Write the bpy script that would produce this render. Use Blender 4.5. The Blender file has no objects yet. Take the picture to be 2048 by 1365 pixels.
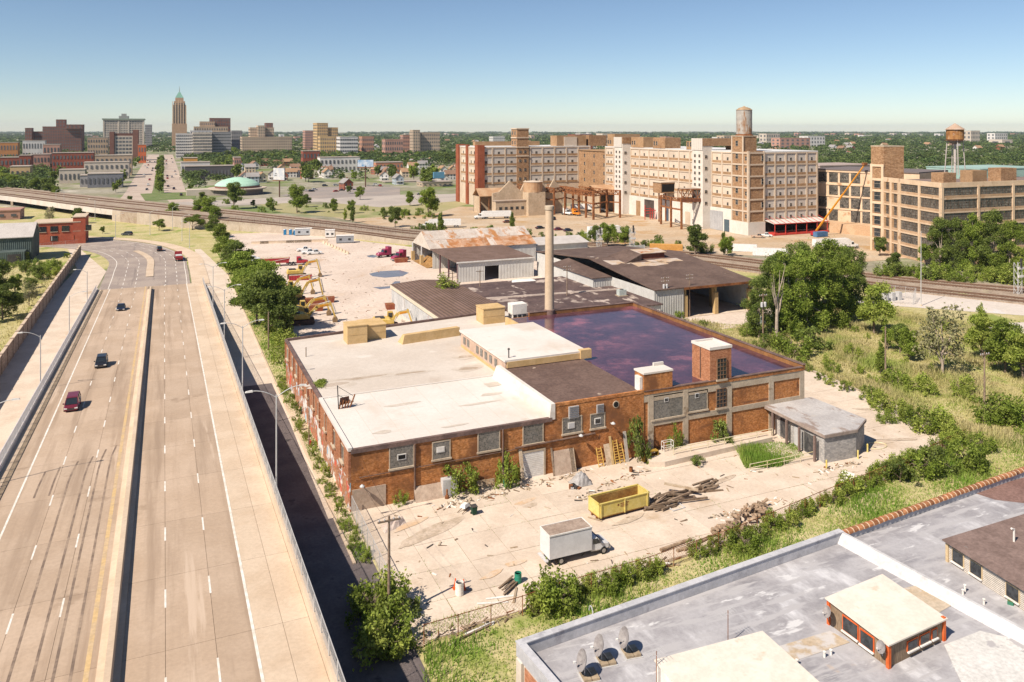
import bpy, math, random
import numpy as np
from mathutils import Vector
random.seed(7); rng = np.random.default_rng(7)
R = math.radians
scene = bpy.context.scene
C = scene.collection
# ---------------- camera (world axes = street grid; the camera looks 23.6 deg clockwise of the highway)
F, CX, HY, CZ = 1593.0, 1024.0, 260.0, 46.0
TH = R(23.6); c_, s_ = math.cos(TH), math.sin(TH)
cam = bpy.data.objects.new('camera', bpy.data.cameras.new('camera')); C.objects.link(cam)
cam.location = (0, 0, CZ); cam.rotation_euler = (R(90), 0, -TH)
cam.data.sensor_width = 36; cam.data.lens = F/2048*36
cam.data.shift_y = -(682.5-HY)/2048
cam.data.clip_start = 1; cam.data.clip_end = 60000
scene.camera = cam
# ---------------- sky and sun
SUN_EL = R(47); SUN_AZ = (-0.94, -0.34)          # horizontal direction towards the sun
w = bpy.data.worlds.new('World'); scene.world = w; w.use_nodes = True
nt = w.node_tree; bg = nt.nodes['Background']; sky = nt.nodes.new('ShaderNodeTexSky')
sky.sky_type = 'NISHITA'; sky.sun_disc = False; sky.sun_elevation = SUN_EL
sky.sun_rotation = math.atan2(SUN_AZ[0], SUN_AZ[1]); sky.air_density = 0.8; sky.dust_density = 0.0; sky.ozone_density = 2.6; sky.altitude = 100
nt.links.new(sky.outputs[0], bg.inputs[0]); bg.inputs[1].default_value = 0.072
sun = bpy.data.objects.new('sun', bpy.data.lights.new('sun', 'SUN')); C.objects.link(sun)
sun.data.energy = 5.0; sun.data.angle = R(0.53); sun.data.color = (1.0, 0.9, 0.77)
sun.rotation_euler = Vector((SUN_AZ[0]*math.cos(SUN_EL), SUN_AZ[1]*math.cos(SUN_EL), math.sin(SUN_EL))).to_track_quat('Z', 'Y').to_euler()
vs = scene.view_settings; vs.view_transform = 'Standard'; vs.look = 'None'; vs.exposure = 0.55; vs.gamma = 1; vs.use_curve_mapping = False
scene.cycles.max_bounces = 5; scene.cycles.diffuse_bounces = 2; scene.cycles.glossy_bounces = 2; scene.cycles.transmission_bounces = 2; scene.cycles.transparent_max_bounces = 6
scene.cycles.use_denoising = True

# ---------------- measuring helpers: a pixel of the photograph on the plane z, in grid metres
def G(px, py, z=0.0):
    d = F*(CZ-z)/(py-HY); xc = (px-CX)*d/F
    return Vector((xc*c_+d*s_, -xc*s_+d*c_, z))
def D(px, d, z=0.0):                      # the place at camera distance d in the direction of column px
    xc = (px-CX)*d/F
    return Vector((xc*c_+d*s_, -xc*s_+d*c_, z))
def zat(py, d): return CZ-(py-HY)*d/F
def depth(p): return p[0]*s_+p[1]*c_
def RZ(y): return max(0.0, min(9.6, 8.4-(y-60)*0.0425))
YR0 = 60+8.4/0.0425                       # where the ramp meets the ground
def smooth(t): t = max(0, min(1, t)); return t*t*(3-2*t)

# ---------------- materials
MATS = {}
def _n(t, typ, **k):
    n = t.nodes.new('ShaderNode'+typ)
    for a, b in k.items(): setattr(n, a, b)
    return n
def _mix(t, f, a, b, mode='MIX'):
    n = _n(t, 'Mix', data_type='RGBA', blend_type=mode)
    for sock, v in ((n.inputs[0], f), (n.inputs[6], a), (n.inputs[7], b)):
        if isinstance(v, (tuple, list)): sock.default_value = (*v[:3], 1)
        elif isinstance(v, (int, float)): sock.default_value = v
        else: t.links.new(v, sock)
    return n.outputs[2]
def _ramp(t, v, lo, hi):
    n = _n(t, 'MapRange', interpolation_type='SMOOTHSTEP'); t.links.new(v, n.inputs[0])
    n.inputs[1].default_value = lo; n.inputs[2].default_value = hi
    return n.outputs[0]
def _noise(t, vec, s, det=4, rough=.6):
    n = _n(t, 'TexNoise'); n.inputs['Scale'].default_value = s; n.inputs['Detail'].default_value = det; n.inputs['Roughness'].default_value = rough
    t.links.new(vec, n.inputs['Vector']); return n.outputs[0]
def _vec(t, kind, stretch):
    if kind == 'obj': v = _n(t, 'TexCoord').outputs['Object']
    else: v = _n(t, 'NewGeometry').outputs['Position']
    if stretch:
        m = _n(t, 'Mapping'); m.inputs['Scale'].default_value = stretch; t.links.new(v, m.inputs[0]); v = m.outputs[0]
    return v
def M(name, c1, c2=None, s=.3, r=.85, over=(), fine=.12, fs=3.0, bump=0, bs=6, metal=0, spec=.25, rnd=0, brick=None, rib=None, stretch=None, vec='pos', trans=None, lohi=(.38,.62)):
    """Base colour c1 varied to c2 by noise of scale s; over = [(colour, scale, lo, hi, stretch)] are stains or patches with their own outline."""
    if name in MATS: return MATS[name]
    m = bpy.data.materials.new(name); m.use_nodes = True; t = m.node_tree
    b = t.nodes['Principled BSDF']; out = t.nodes['Material Output']
    v = _vec(t, vec, stretch)
    col = None
    if c2: col = _mix(t, _ramp(t, _noise(t, v, s), *lohi), c1, c2)
    if brick:                                   # (mortar colour, brick width, brick height)
        sep = _n(t, 'SeparateXYZ'); t.links.new(_vec(t, 'pos', None), sep.inputs[0])
        ad = _n(t, 'Math', operation='ADD'); t.links.new(sep.outputs[0], ad.inputs[0]); t.links.new(sep.outputs[1], ad.inputs[1])
        cb = _n(t, 'CombineXYZ'); t.links.new(ad.outputs[0], cb.inputs[0]); t.links.new(sep.outputs[2], cb.inputs[1])
        bt = _n(t, 'TexBrick'); t.links.new(cb.outputs[0], bt.inputs['Vector']); bt.inputs['Scale'].default_value = 1
        bt.inputs['Brick Width'].default_value = brick[1]; bt.inputs['Row Height'].default_value = brick[2]; bt.inputs['Mortar Size'].default_value = brick[2]*.07
        bt.inputs['Mortar Smooth'].default_value = .3
        dk = _mix(t, .3, col if col else c1, (0, 0, 0)); lt = _mix(t, .1, col if col else c1, (1, .8, .6))
        t.links.new(dk, bt.inputs[1]); t.links.new(lt, bt.inputs[2]); bt.inputs[3].default_value = (*brick[0], 1); bt.inputs['Bias'].default_value = -.1
        col = bt.outputs[0]
    if fine:
        f = _ramp(t, _noise(t, v, fs, 5, .7), .25, .75)
        dark = tuple(max(0, 1-2*fine) for _ in range(3)); g = _mix(t, f, dark, (1+fine*.6,)*3)
        col = _mix(t, 1.0, col if col else c1, g, 'MULTIPLY')
    for o in over:
        vv = _vec(t, vec, o[4] if len(o) > 4 else None)
        col = _mix(t, _ramp(t, _noise(t, vv, o[1], 5, .62), o[2], o[3]), col if col else c1, o[0])
    if rnd:
        oi = _n(t, 'ObjectInfo'); mr = _n(t, 'MapRange'); t.links.new(oi.outputs['Random'], mr.inputs[0]); mr.inputs[3].default_value = 1-rnd; mr.inputs[4].default_value = 1+rnd*.7
        cb = _n(t, 'CombineColor')
        for i in range(3): t.links.new(mr.outputs[0], cb.inputs[i])
        col = _mix(t, 1.0, col if col else c1, cb.outputs[0], 'MULTIPLY')
    if col is None: b.inputs['Base Color'].default_value = (*c1, 1)
    else: t.links.new(col, b.inputs['Base Color'])
    b.inputs['Roughness'].default_value = r; b.inputs['Metallic'].default_value = metal; b.inputs['Specular IOR Level'].default_value = spec
    h = None
    if bump: h = _noise(t, v, bs, 4, .7)
    if rib:                                     # (axis index or 3 for x+y, pitch): pressed ribs
        sep = _n(t, 'SeparateXYZ'); t.links.new(_vec(t, 'pos', None), sep.inputs[0])
        if rib[0] == 3:
            ad = _n(t, 'Math', operation='ADD'); t.links.new(sep.outputs[0], ad.inputs[0]); t.links.new(sep.outputs[1], ad.inputs[1]); src = ad.outputs[0]
        else: src = sep.outputs[rib[0]]
        mu = _n(t, 'Math', operation='MULTIPLY'); t.links.new(src, mu.inputs[0]); mu.inputs[1].default_value = 2*math.pi/rib[1]
        sn = _n(t, 'Math', operation='SINE'); t.links.new(mu.outputs[0], sn.inputs[0]); h = sn.outputs[0]; bump = rib[2] if len(rib) > 2 else .05
    if h is not None:
        bp = _n(t, 'Bump'); bp.inputs['Strength'].default_value = 1; bp.inputs['Distance'].default_value = bump; t.links.new(h, bp.inputs['Height']); t.links.new(bp.outputs[0], b.inputs['Normal'])
    if trans:
        tr = _n(t, 'BsdfTranslucent'); mx = _n(t, 'MixShader'); mx.inputs[0].default_value = trans
        t.links.new(col, tr.inputs[0]) if col is not None else None
        t.links.new(b.outputs[0], mx.inputs[1]); t.links.new(tr.outputs[0], mx.inputs[2]); t.links.new(mx.outputs[0], out.inputs[0])
    MATS[name] = m; return m

# ---------------- mesh helpers
class MB:
    def __init__(s): s.v = []; s.f = []; s.m = []; s.cur = 0
    def mat(s, i): s.cur = i; return s
    def face(s, pts):
        k = len(s.v); s.v += [tuple(p) for p in pts]; s.f.append(tuple(range(k, k+len(pts)))); s.m.append(s.cur); return s
    def hexa(s, a, b):                          # a: 4 bottom points ccw, b: 4 top points
        k = len(s.v); s.v += [tuple(p) for p in a]+[tuple(p) for p in b]
        for q in ((3,2,1,0),(4,5,6,7),(0,1,5,4),(1,2,6,5),(2,3,7,6),(3,0,4,7)): s.f.append(tuple(k+i for i in q)); s.m.append(s.cur)
        return s
    def box(s, x0, y0, z0, x1, y1, z1):
        x0, x1 = min(x0,x1), max(x0,x1); y0, y1 = min(y0,y1), max(y0,y1); z0, z1 = min(z0,z1), max(z0,z1)
        return s.hexa([(x0,y0,z0),(x1,y0,z0),(x1,y1,z0),(x0,y1,z0)], [(x0,y0,z1),(x1,y0,z1),(x1,y1,z1),(x0,y1,z1)])
    def bar(s, p, q, w, h=None):                # a square bar from p to q
        p, q = Vector(p), Vector(q); d = (q-p).normalized(); h = h or w
        a = d.cross(Vector((0,0,1))) if abs(d.z) < .95 else d.cross(Vector((0,1,0)))
        a.normalize(); b = a.cross(d).normalized(); a *= w/2; b *= h/2
        return s.hexa([p-a-b, p+a-b, p+a+b, p-a+b], [q-a-b, q+a-b, q+a+b, q-a+b])
    def tube(s, p, q, r0, r1=None, n=8, cap=True):
        p, q = Vector(p), Vector(q); r1 = r0 if r1 is None else r1; d = (q-p).normalized()
        a = d.cross(Vector((0,0,1))) if abs(d.z) < .95 else d.cross(Vector((0,1,0)))
        a.normalize(); b = d.cross(a)
        k = len(s.v)
        for o, r in ((p, r0), (q, r1)):
            for i in range(n): t = 2*math.pi*i/n; s.v.append(tuple(o+a*(r*math.cos(t))+b*(r*math.sin(t))))
        for i in range(n): j = (i+1) % n; s.f.append((k+i, k+j, k+n+j, k+n+i)); s.m.append(s.cur)
        if cap: s.f.append(tuple(k+n+i for i in range(n))); s.m.append(s.cur); s.f.append(tuple(k+n-1-i for i in range(n))); s.m.append(s.cur)
        return s
    def lathe(s, prof, n=16, o=(0,0,0)):        # prof = [(r, z)]
        k = len(s.v)
        for r, z in prof:
            for i in range(n): t = 2*math.pi*i/n; s.v.append((o[0]+r*math.cos(t), o[1]+r*math.sin(t), o[2]+z))
        for a in range(len(prof)-1):
            for i in range(n): j = (i+1) % n; s.f.append((k+a*n+i, k+a*n+j, k+a*n+n+j, k+a*n+n+i)); s.m.append(s.cur)
        s.f.append(tuple(k+(len(prof)-1)*n+i for i in range(n))); s.m.append(s.cur)
        return s
    def prism(s, poly, z0, z1):                 # polygon ccw [(x, y)] pulled up
        k = len(s.v); n = len(poly)
        s.v += [(p[0], p[1], z0) for p in poly]+[(p[0], p[1], z1) for p in poly]
        s.f.append(tuple(range(k+n, k+2*n))); s.m.append(s.cur); s.f.append(tuple(range(k+n-1, k-1, -1))); s.m.append(s.cur)
        for i in range(n): j = (i+1) % n; s.f.append((k+i, k+j, k+n+j, k+n+i)); s.m.append(s.cur)
        return s
    def extrude(s, prof, y0, y1):               # profile [(x, z)] pulled along y (ccw seen from -y)
        k = len(s.v); n = len(prof)
        s.v += [(p[0], y0, p[1]) for p in prof]+[(p[0], y1, p[1]) for p in prof]
        s.f.append(tuple(range(k, k+n))); s.m.append(s.cur); s.f.append(tuple(range(k+2*n-1, k+n-1, -1))); s.m.append(s.cur)
        for i in range(n): j = (i+1) % n; s.f.append((k+i, k+n+i, k+n+j, k+j)); s.m.append(s.cur)
        return s
    def mesh(s, name, mats):
        me = bpy.data.meshes.new(name); me.from_pydata(s.v, [], s.f)
        for m in (mats if isinstance(mats, (list, tuple)) else [mats]): me.materials.append(m)
        if any(s.m): me.polygons.foreach_set('material_index', s.m)
        me.update(); return me
def put(me, name, loc=(0,0,0), rz=0, parent=None, scale=None):
    o = bpy.data.objects.new(name, me); C.objects.link(o); o.location = loc; o.rotation_euler = (0, 0, rz)
    if parent: o.parent = parent
    if scale: o.scale = scale
    return o
def part(name, mb, mats, parent=None, loc=(0,0,0), rz=0): return put(mb.mesh(name, mats), name, loc, rz, parent)
def tag(o, label, cat, group=None):
    o['label'] = label; o['category'] = cat
    if group: o['group'] = group
    return o
def thing(name, label, cat, loc=(0,0,0), rz=0, group=None, scale=None):
    o = put(None, name, loc, rz, None, scale); o.empty_display_size = .5
    return tag(o, label, cat, group)
def struct(name, mb, mats, loc=(0,0,0)):
    o = part(name, mb, mats, None, loc); o['kind'] = 'structure'; return o
def dup(root, loc, rz=0, label=None, scale=None, group=None):
    r = root.copy(); C.objects.link(r); r.location = loc; r.rotation_euler = (0, 0, rz)
    if scale: r.scale = scale if isinstance(scale, (tuple, list)) else (scale,)*3
    if label: r['label'] = label
    if group: r['group'] = group
    for ch in root.children:
        k = ch.copy(); C.objects.link(k); k.parent = r
        for g in ch.children:
            d = g.copy(); C.objects.link(d); d.parent = k
    return r
MESH = {}
def shared(key, fn, mats):                       # one mesh for alike pieces
    if key not in MESH:
        mb = MB(); fn(mb); MESH[key] = mb.mesh(str(key[0]), mats)
    return MESH[key]
def inside(p, poly):
    x, y = p[0], p[1]; r = False; j = len(poly)-1
    for i in range(len(poly)):
        a, b = poly[i], poly[j]
        if (a[1] > y) != (b[1] > y) and x < (b[0]-a[0])*(y-a[1])/(b[1]-a[1])+a[0]: r = not r
        j = i
    return r
def ccw(poly):
    a = sum(poly[i-1][0]*poly[i][1]-poly[i][0]*poly[i-1][1] for i in range(len(poly)))
    return poly if a > 0 else poly[::-1]
def sheet(name, poly, z, m):
    mb = MB(); mb.face([(p[0], p[1], z) for p in ccw(poly)]); return struct(name, mb, m)
def quads(name, P, A, B, mats, parent=None, tri=False, mi=None):
    """Fast mesh of many small leaves: centres P, half-axes A, B (n x 3 arrays)."""
    n = len(P)
    if tri: V = np.stack([P-A, P+A, P+B], 1); k = 3
    else: V = np.stack([P-A, P+B*.55-A*.1, P+A, P-B*.55+A*.1], 1); k = 4
    me = bpy.data.meshes.new(name); me.vertices.add(n*k); me.vertices.foreach_set('co', V.reshape(-1).astype(np.float32))
    me.loops.add(n*k); me.loops.foreach_set('vertex_index', np.arange(n*k, dtype=np.int32))
    me.polygons.add(n); me.polygons.foreach_set('loop_start', np.arange(0, n*k, k, dtype=np.int32))
    for m in (mats if isinstance(mats, (list, tuple)) else [mats]): me.materials.append(m)
    if mi is not None: me.polygons.foreach_set('material_index', mi.astype(np.int32))
    me.update(calc_edges=True); return me
# ---------------- palette
STAIN = (.16,.12,.085)
concrete = M('concrete', (.56,.455,.36), (.63,.525,.425), .25, over=[((.44,.33,.23), .12, .58, .74), ((.36,.26,.17), .5, .66, .8), ((.42,.24,.11), .16, .69, .76)], fine=.07, fs=2.5, rnd=.06)
road_conc = M('road_concrete', (.42,.31,.222), (.47,.355,.262), .12, over=[((.31,.225,.16), .55, .46, .72, (1,.02,1)), ((.50,.385,.29), .8, .6, .72, (1,.03,1)), ((.33,.24,.17), .22, .62, .72)], fine=.06, fs=3, rnd=.06)
walk_conc = M('walk_concrete', (.53,.405,.29), (.59,.465,.345), .2, fine=.06, rnd=.05)
joint = M('joint_fill', (.26,.195,.135), (.34,.26,.18), .5)
asphalt = M('asphalt', (.29,.235,.205), (.36,.295,.25), .12, over=[((.22,.18,.16), .5, .55, .7, (1,.06,1))], fine=.08)
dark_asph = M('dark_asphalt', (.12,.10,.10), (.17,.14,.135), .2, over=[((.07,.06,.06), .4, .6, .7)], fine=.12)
paint_w = M('white_road_paint', (.78,.74,.68), (.62,.56,.48), 1.5, fine=.1)
paint_y = M('yellow_road_paint', (.56,.395,.20), (.50,.37,.23), .5, fine=.12)
tyre_mark = M('tyre_mark', (.20,.145,.11), (.33,.245,.18), .35, fine=.15)
gravel = M('yard_gravel', (.57,.46,.38), (.64,.53,.445), .06, over=[((.47,.35,.26), .05, .58, .68), ((.68,.58,.49), .1, .6, .75), ((.34,.235,.15), .14, .69, .74, (.5,1.6,1))], fine=.12, fs=1.2)
dirt = M('orange_dirt', (.46,.33,.21), (.52,.41,.295), .04, over=[((.40,.25,.12), .045, .55, .66), ((.33,.255,.19), .09, .6, .7, (1,.5,1))], fine=.13, fs=.8)
palegravel = M('pale_gravel', (.55,.48,.42), (.60,.53,.465), .05, over=[((.50,.40,.30), .06, .56, .68), ((.58,.58,.58), .08, .6, .7)], fine=.08, fs=1.0)
soil = M('grassy_soil', (.44,.385,.165), (.52,.445,.23), .12, over=[((.22,.26,.06), .11, .52, .66), ((.48,.39,.25), .07, .6, .72)], fine=.2, fs=1.4)
cityg = M('city_ground', (.26,.24,.15), (.36,.325,.25), .02, over=[((.15,.19,.06), .012, .48, .6), ((.46,.41,.34), .018, .6, .68)], fine=.2, fs=.15)
ballast = M('ballast', (.33,.25,.185), (.40,.315,.24), .3, over=[((.27,.19,.13), .25, .55, .7), ((.36,.34,.17), .12, .6, .72)], fine=.2, fs=2)
rust = M('rust', (.20,.075,.03), (.32,.13,.05), .7, over=[((.10,.04,.02), .9, .58, .7)], r=.9, fine=.2)
rail_m = M('rail_steel', (.15,.085,.055), (.2,.12,.08), 1, r=.6)
tie_m = M('rail_tie', (.12,.075,.05), (.18,.12,.085), 1)
galv = M('galvanised', (.50,.49,.48), (.57,.56,.55), .8, r=.55, metal=.2, fine=.06)
darksteel = M('dark_steel', (.05,.045,.045), (.08,.07,.065), 1, r=.6)
chain = M('chain_link', (.40,.39,.385), None, r=.6, fine=0)
wood = M('weathered_wood', (.22,.15,.10), (.31,.23,.165), 1.2, fine=.2, rnd=.25, stretch=None)
palewood = M('pale_wood', (.42,.31,.205), (.52,.41,.295), 1, fine=.15, rnd=.2)
pole_m = M('pole_wood', (.24,.165,.115), (.31,.225,.165), .8, fine=.2)
leaf_a = M('leaf_green', (.20,.29,.035), (.34,.41,.075), .55, r=.6, rnd=.25, trans=.4, fine=.3, fs=1.1, lohi=(.3,.7))
leaf_b = M('leaf_dark', (.14,.20,.04), (.25,.305,.065), .5, r=.6, rnd=.25, trans=.36, fine=.3, fs=1.0, lohi=(.3,.7))
leaf_c = M('leaf_yellow_green', (.32,.41,.06), (.42,.47,.10), .6, r=.6, rnd=.15, trans=.35, fine=.25, fs=1.2)
leaf_d = M('leaf_dry', (.25,.25,.11), (.34,.31,.17), .6, r=.7, rnd=.15, trans=.25, fine=.25)
leaf_far = M('leaf_far', (.075,.125,.035), (.14,.185,.05), .02, r=.8, trans=.2, fine=.35, fs=.08, lohi=(.35,.65))
bark = M('bark', (.17,.125,.095), (.25,.19,.15), 1, fine=.25)
bark_pale = M('bark_pale', (.38,.30,.235), (.46,.375,.30), 1, fine=.2)
grass_dry = M('grass_dry', (.50,.46,.19), (.60,.52,.27), .15, r=.8, trans=.35, over=[((.34,.40,.10), .09, .48, .64)], fine=.2)
grass_green = M('grass_green', (.21,.36,.045), (.34,.44,.09), .2, r=.8, trans=.35, fine=.25)

# ---------------- ground
mb = MB(); S = 15000
mb.face([(-S,-400,-.06),(S,-400,-.06),(S,S,-.06),(-S,S,-.06)]); struct('ground', mb, cityg)
pl = lambda pts, z=0: [G(x, y, z) for x, y in pts]
sheet('meadow', [(12,30),(260,30),(300,150),(215,160),(150,235),(105,330),(40,420),(12,420)], -.03, soil)
sheet('verge', [(-120,120),(-28.4,120),(-28.4,290),(-5,300),(12,290),(12,440),(-90,560),(-160,520)], -.028, soil)
sheet('construction_yard', [(24,372)]+pl([(470,468),(620,462),(700,480),(845,497)])+[(98,300),(112,262),(150,262),(150,150),(24,146)], .004, gravel)
sheet('factory_yard', pl([(640,430),(860,412)])+[(175,440),(240,420),(240,290),(300,285),(300,205),(225,205),(190,238),(170,262),(128,318),(100,352)], .004, dirt)
sheet('gravel_lot', [(205,120)]+pl([(1690,605),(1760,592)])+[(196,162),(218,137),(260,100),(260,60)]+pl([(2300,730),(2040,704),(1940,672),(1860,650)]), .006, palegravel)

# ---------------- highway on its ramp
YA, YB = 38.0, YR0
slope = (RZ(150)-RZ(90))/60.0
hw = put(None, 'highway'); hw['kind'] = 'structure'
mb = MB()
def ribbon(mb, x0, x1, y0, y1, dz, n=1):
    for i in range(n):
        a, b = y0+(y1-y0)*i/n, y0+(y1-y0)*(i+1)/n
        mb.face([(x0,a,RZ(a)+dz),(x1,a,RZ(a)+dz),(x1,b,RZ(b)+dz),(x0,b,RZ(b)+dz)])
mb.hexa([(-17.9,YA,-.05),(10.75,YA,-.05),(10.75,YB,-.05),(-17.9,YB,-.05)], [(-17.9,YA,8.4-(YA-60)*.0425-.05),(10.75,YA,8.4-(YA-60)*.0425-.05),(10.75,YB,-.04),(-17.9,YB,-.04)])
part('embankment', mb, M('retaining_wall', (.33,.27,.22), (.40,.33,.27), .4, fine=.12), hw)
mb = MB(); ribbon(mb, -17.3, 10.3, YA, YB, -.02); part('joint_bed', mb, joint, hw)
LS = 11.4; strips = [(-15.9,-14.33,road_conc),(-14.30,-10.92,road_conc),(-10.89,-7.48,road_conc),(-7.45,-4.3,road_conc),(-2.75,.08,road_conc),(.11,3.48,road_conc),(3.51,6.25,road_conc),(6.28,8.3,walk_conc),(8.33,10.25,walk_conc),(-17.3,-16.5,walk_conc)]
yend = YB-1
for k, (x0, x1, m) in enumerate(strips):
    nseg = int((yend-YA)/LS)
    def slab(mb, x0=x0, x1=x1):
        L = LS-.035; dz = slope*L
        mb.hexa([(x0,0,-.02),(x1,0,-.02),(x1,L,dz-.02),(x0,L,dz-.02)], [(x0,0,.02),(x1,0,.02),(x1,L,dz+.02),(x0,L,dz+.02)])
    me = shared(('road_slab', k), slab, m)
    for i in range(nseg+1):
        y = yend-(i+1)*LS
        put(me, 'road_slab', (0, y, 8.4-(y-60)*.0425), 0, hw)
# markings (4 mm above the slabs)
mb = MB()
for x in (.1, 3.5, -7.46, -10.9):
    y = 44+(x*1.7) % 5
    while y < YB-2:
        ribbon(mb, x-.075, x+.075, y, y+3.0, .026); y += 12.4
ribbon(mb, 6.05, 6.27, YA, YB, .026); ribbon(mb, -14.4, -14.2, YA, YB, .026)
part('lane_lines', mb, paint_w, hw)
mb = MB(); ribbon(mb, -5.1, -4.75, YA, YB, .026); part('median_line', mb, paint_y, hw)
mb = MB()                                           # skid marks before the crest
for x, y1, l in ((-5.9,112,55),(-7.0,111,50),(-8.3,109,46),(-9.8,108,46),(-11.3,107,9),(-12.7,106,8)):
    n = 14
    for i in range(n):
        a, b = y1-l*i/n, y1-l*(i+1)/n; q = lambda y: (.4 if l > 10 else .12)*smooth((y-(y1-7))/7)**2
        mb.face([(x+q(b)-.1,b,RZ(b)+.029),(x+q(b)+.1,b,RZ(b)+.029),(x+q(a)+.1,a,RZ(a)+.029),(x+q(a)-.1,a,RZ(a)+.029)])
part('skid_marks', mb, tyre_mark, hw)
# median barrier, gutter channel, kerbs
def sweep(mb, prof, y0, y1, n=1):                   # prof [(x, z)] ccw seen from -y
    for i in range(n):
        a, b = y0+(y1-y0)*i/n, y0+(y1-y0)*(i+1)/n; k = len(mb.v); m = len(prof)
        mb.v += [(x, a, z+RZ(a)) for x, z in prof]+[(x, b, z+RZ(b)) for x, z in prof]
        mb.f.append(tuple(range(k, k+m))); mb.f.append(tuple(range(k+2*m-1, k+m-1, -1))); mb.m += [mb.cur]*2
        for q in range(m): j = (q+1) % m; mb.f.append((k+q, k+m+q, k+m+j, k+j)); mb.m.append(mb.cur)
mb = MB(); sweep(mb, [(-4.3,0),(-2.75,0),(-2.75,.16),(-3.2,.22),(-3.28,.95),(-3.72,.95),(-3.8,.22),(-4.3,.16)], YA, YB-8)
tag(part('median_barrier', mb, walk_conc), 'long pale concrete barrier between the two highway carriageways', 'barrier')
mb = MB(); sweep(mb, [(-16.48,-.3),(-15.92,-.3),(-15.92,-.12),(-16.48,-.12)], YA, YB-6); part('gutter', mb, M('gutter', (.17,.12,.075), (.26,.19,.11), .4, fine=.2), hw)
# right parapet with chain-link fence, left parapet with picket railing
t = thing('fence_wall', 'low concrete parapet with chain link fence above the sunken service road', 'fence', (0,0,0))
mb = MB(); sweep(mb, [(10.28,-.05),(10.78,-.05),(10.74,.75),(10.34,.75)], YA, YB-4); part('parapet', mb, walk_conc, t)
post = shared(('fence_post',), lambda m: m.tube((0,0,0),(0,0,1.5),.04,None,6), galv)
def chainpanel(mb, L=3.0, h=1.4, dz=0, nx=11, nz=6, t=.012):
    for i in range(nx):
        x = L*(i+.5)/nx
        for s in (-1, 1): mb.bar((0, max(0,x-h/2), .05 if x-h/2 >= 0 else .05+h/2-x) if s > 0 else (0, min(L,x+h/2), .05 if x+h/2 <= L else .05+x+h/2-L), (0, min(L,x+h/2), .05+h if x+h/2 <= L else .05+h-(x+h/2-L)) if s > 0 else (0, max(0,x-h/2), .05+h if x-h/2 >= 0 else .05+h-(h/2-x)), t)
    mb.bar((0,0,h+.07),(0,L,h+.07),.05)
    mb.v = [(x, y, z+dz*y) for x, y, z in mb.v]
cpm = shared(('mesh_panel',), lambda m: chainpanel(m, 3.0, 1.4, slope), chain)
y = YA
while y < YB-6:
    put(post, 'post', (10.54,y,RZ(y)+.7), 0, t); put(cpm, 'mesh_panel', (10.54,y,RZ(y)+.72), 0, t); y += 3.0
t = thing('railing', 'grey metal picket railing on concrete kerb between highway and left service road', 'railing', (0,0,0))
mb = MB(); sweep(mb, [(-17.85,-.05),(-17.32,-.05),(-17.36,.55),(-17.8,.55)], YA, YB-1); part('parapet', mb, M('rail_wall', (.50,.45,.41), (.56,.51,.47), .4), t)
pmat = M('railing_paint', (.58,.55,.55), (.64,.61,.61), 1, r=.6)
def railpanel(m):
    L = 2.6; m.bar((0,0,1.35),(0,L,1.35),.09); m.bar((0,0,.2),(0,L,.2),.06)
    for i in range(13): m.bar((0,.1+i*.2,.2),(0,.1+i*.2,1.35),.035)
    m.bar((0,0,0),(0,0,1.4),.1); m.v = [(x, y, z+slope*y) for x, y, z in m.v]
rp = shared(('rail_panel',), railpanel, pmat)
y = YA
while y < YB-4: put(rp, 'rail_panel', (-17.58,y,RZ(y)+.5), 0, t); y += 2.6

# ---------------- roads on the ground
def bent(pts, n=8):                                 # smooth polyline through points
    P = [Vector(p) for p in pts]; P = [2*P[0]-P[1]]+P+[2*P[-1]-P[-2]]; out = []
    for i in range(1, len(P)-2):
        for k in range(n):
            t = k/n; a, b, c, d = P[i-1:i+3]
            out.append(.5*((2*b)+(c-a)*t+(2*a-5*b+4*c-d)*t*t+(3*b-a-3*c+d)*t**3))
    return out+[P[-2]]
def side(path, off, dz=0):
    out = []
    for i, p in enumerate(path):
        d = (path[min(i+1,len(path)-1)]-path[max(i-1,0)]); d.z = 0; d.normalize()
        out.append(Vector((p.x+d.y*off, p.y-d.x*off, p.z+dz)))
    return out
def strip(mb, path, o0, o1, dz=0, keep=None):
    a, b = side(path, o0, dz), side(path, o1, dz)
    for i in range(len(path)-1):
        if keep and not keep(i): continue
        mb.face([a[i], b[i], b[i+1], a[i+1]])
    return mb
road_c = bent([(-4,YB-3,0),(-4,285,0),(-5,315,0),(-14,345,0),(-32,368,0),(-60,384,0),(-110,400,0)])
mb = MB(); strip(mb, road_c, -13.2, 11.2, .010); struct('curved_road', mb, asphalt)
mb = MB()
for o in (-7.2, -3.8, 4.4, 7.6): strip(mb, road_c, o-.09, o+.09, .016, lambda i: i % 2 == 0)
strip(mb, road_c, -10.9, -10.7, .016); strip(mb, road_c, 10.2, 10.4, .016); struct('curved_road_lines', mb, paint_w)
mb = MB(); strip(mb, road_c[5:22], -1.3, .9, .14); strip(mb, road_c[5:22], -1.32, -1.3, .014); struct('road_island', mb, walk_conc)
mb = MB(); p = side(road_c, 14.2); strip(mb, p, -2.6, 2.4, .12); struct('pavement', mb, walk_conc)
sheet('street_left', [(-28,150),(-17.9,100),(-17.9,YB),(-17.2,290),(-30,350),(-34,350),(-26.5,300),(-28,260)], .004, concrete)
sheet('service_street', [(10.8,95),(18.6,95),(18.6,128),(18.4,270),(13,330),(10.8,330)], .004, concrete)
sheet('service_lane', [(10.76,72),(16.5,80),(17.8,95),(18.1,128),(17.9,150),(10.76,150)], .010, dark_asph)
sheet('dark_patch', [(10.76,30),(20.4,30),(20.4,95),(10.76,95)], -.004, dark_asph)
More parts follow.
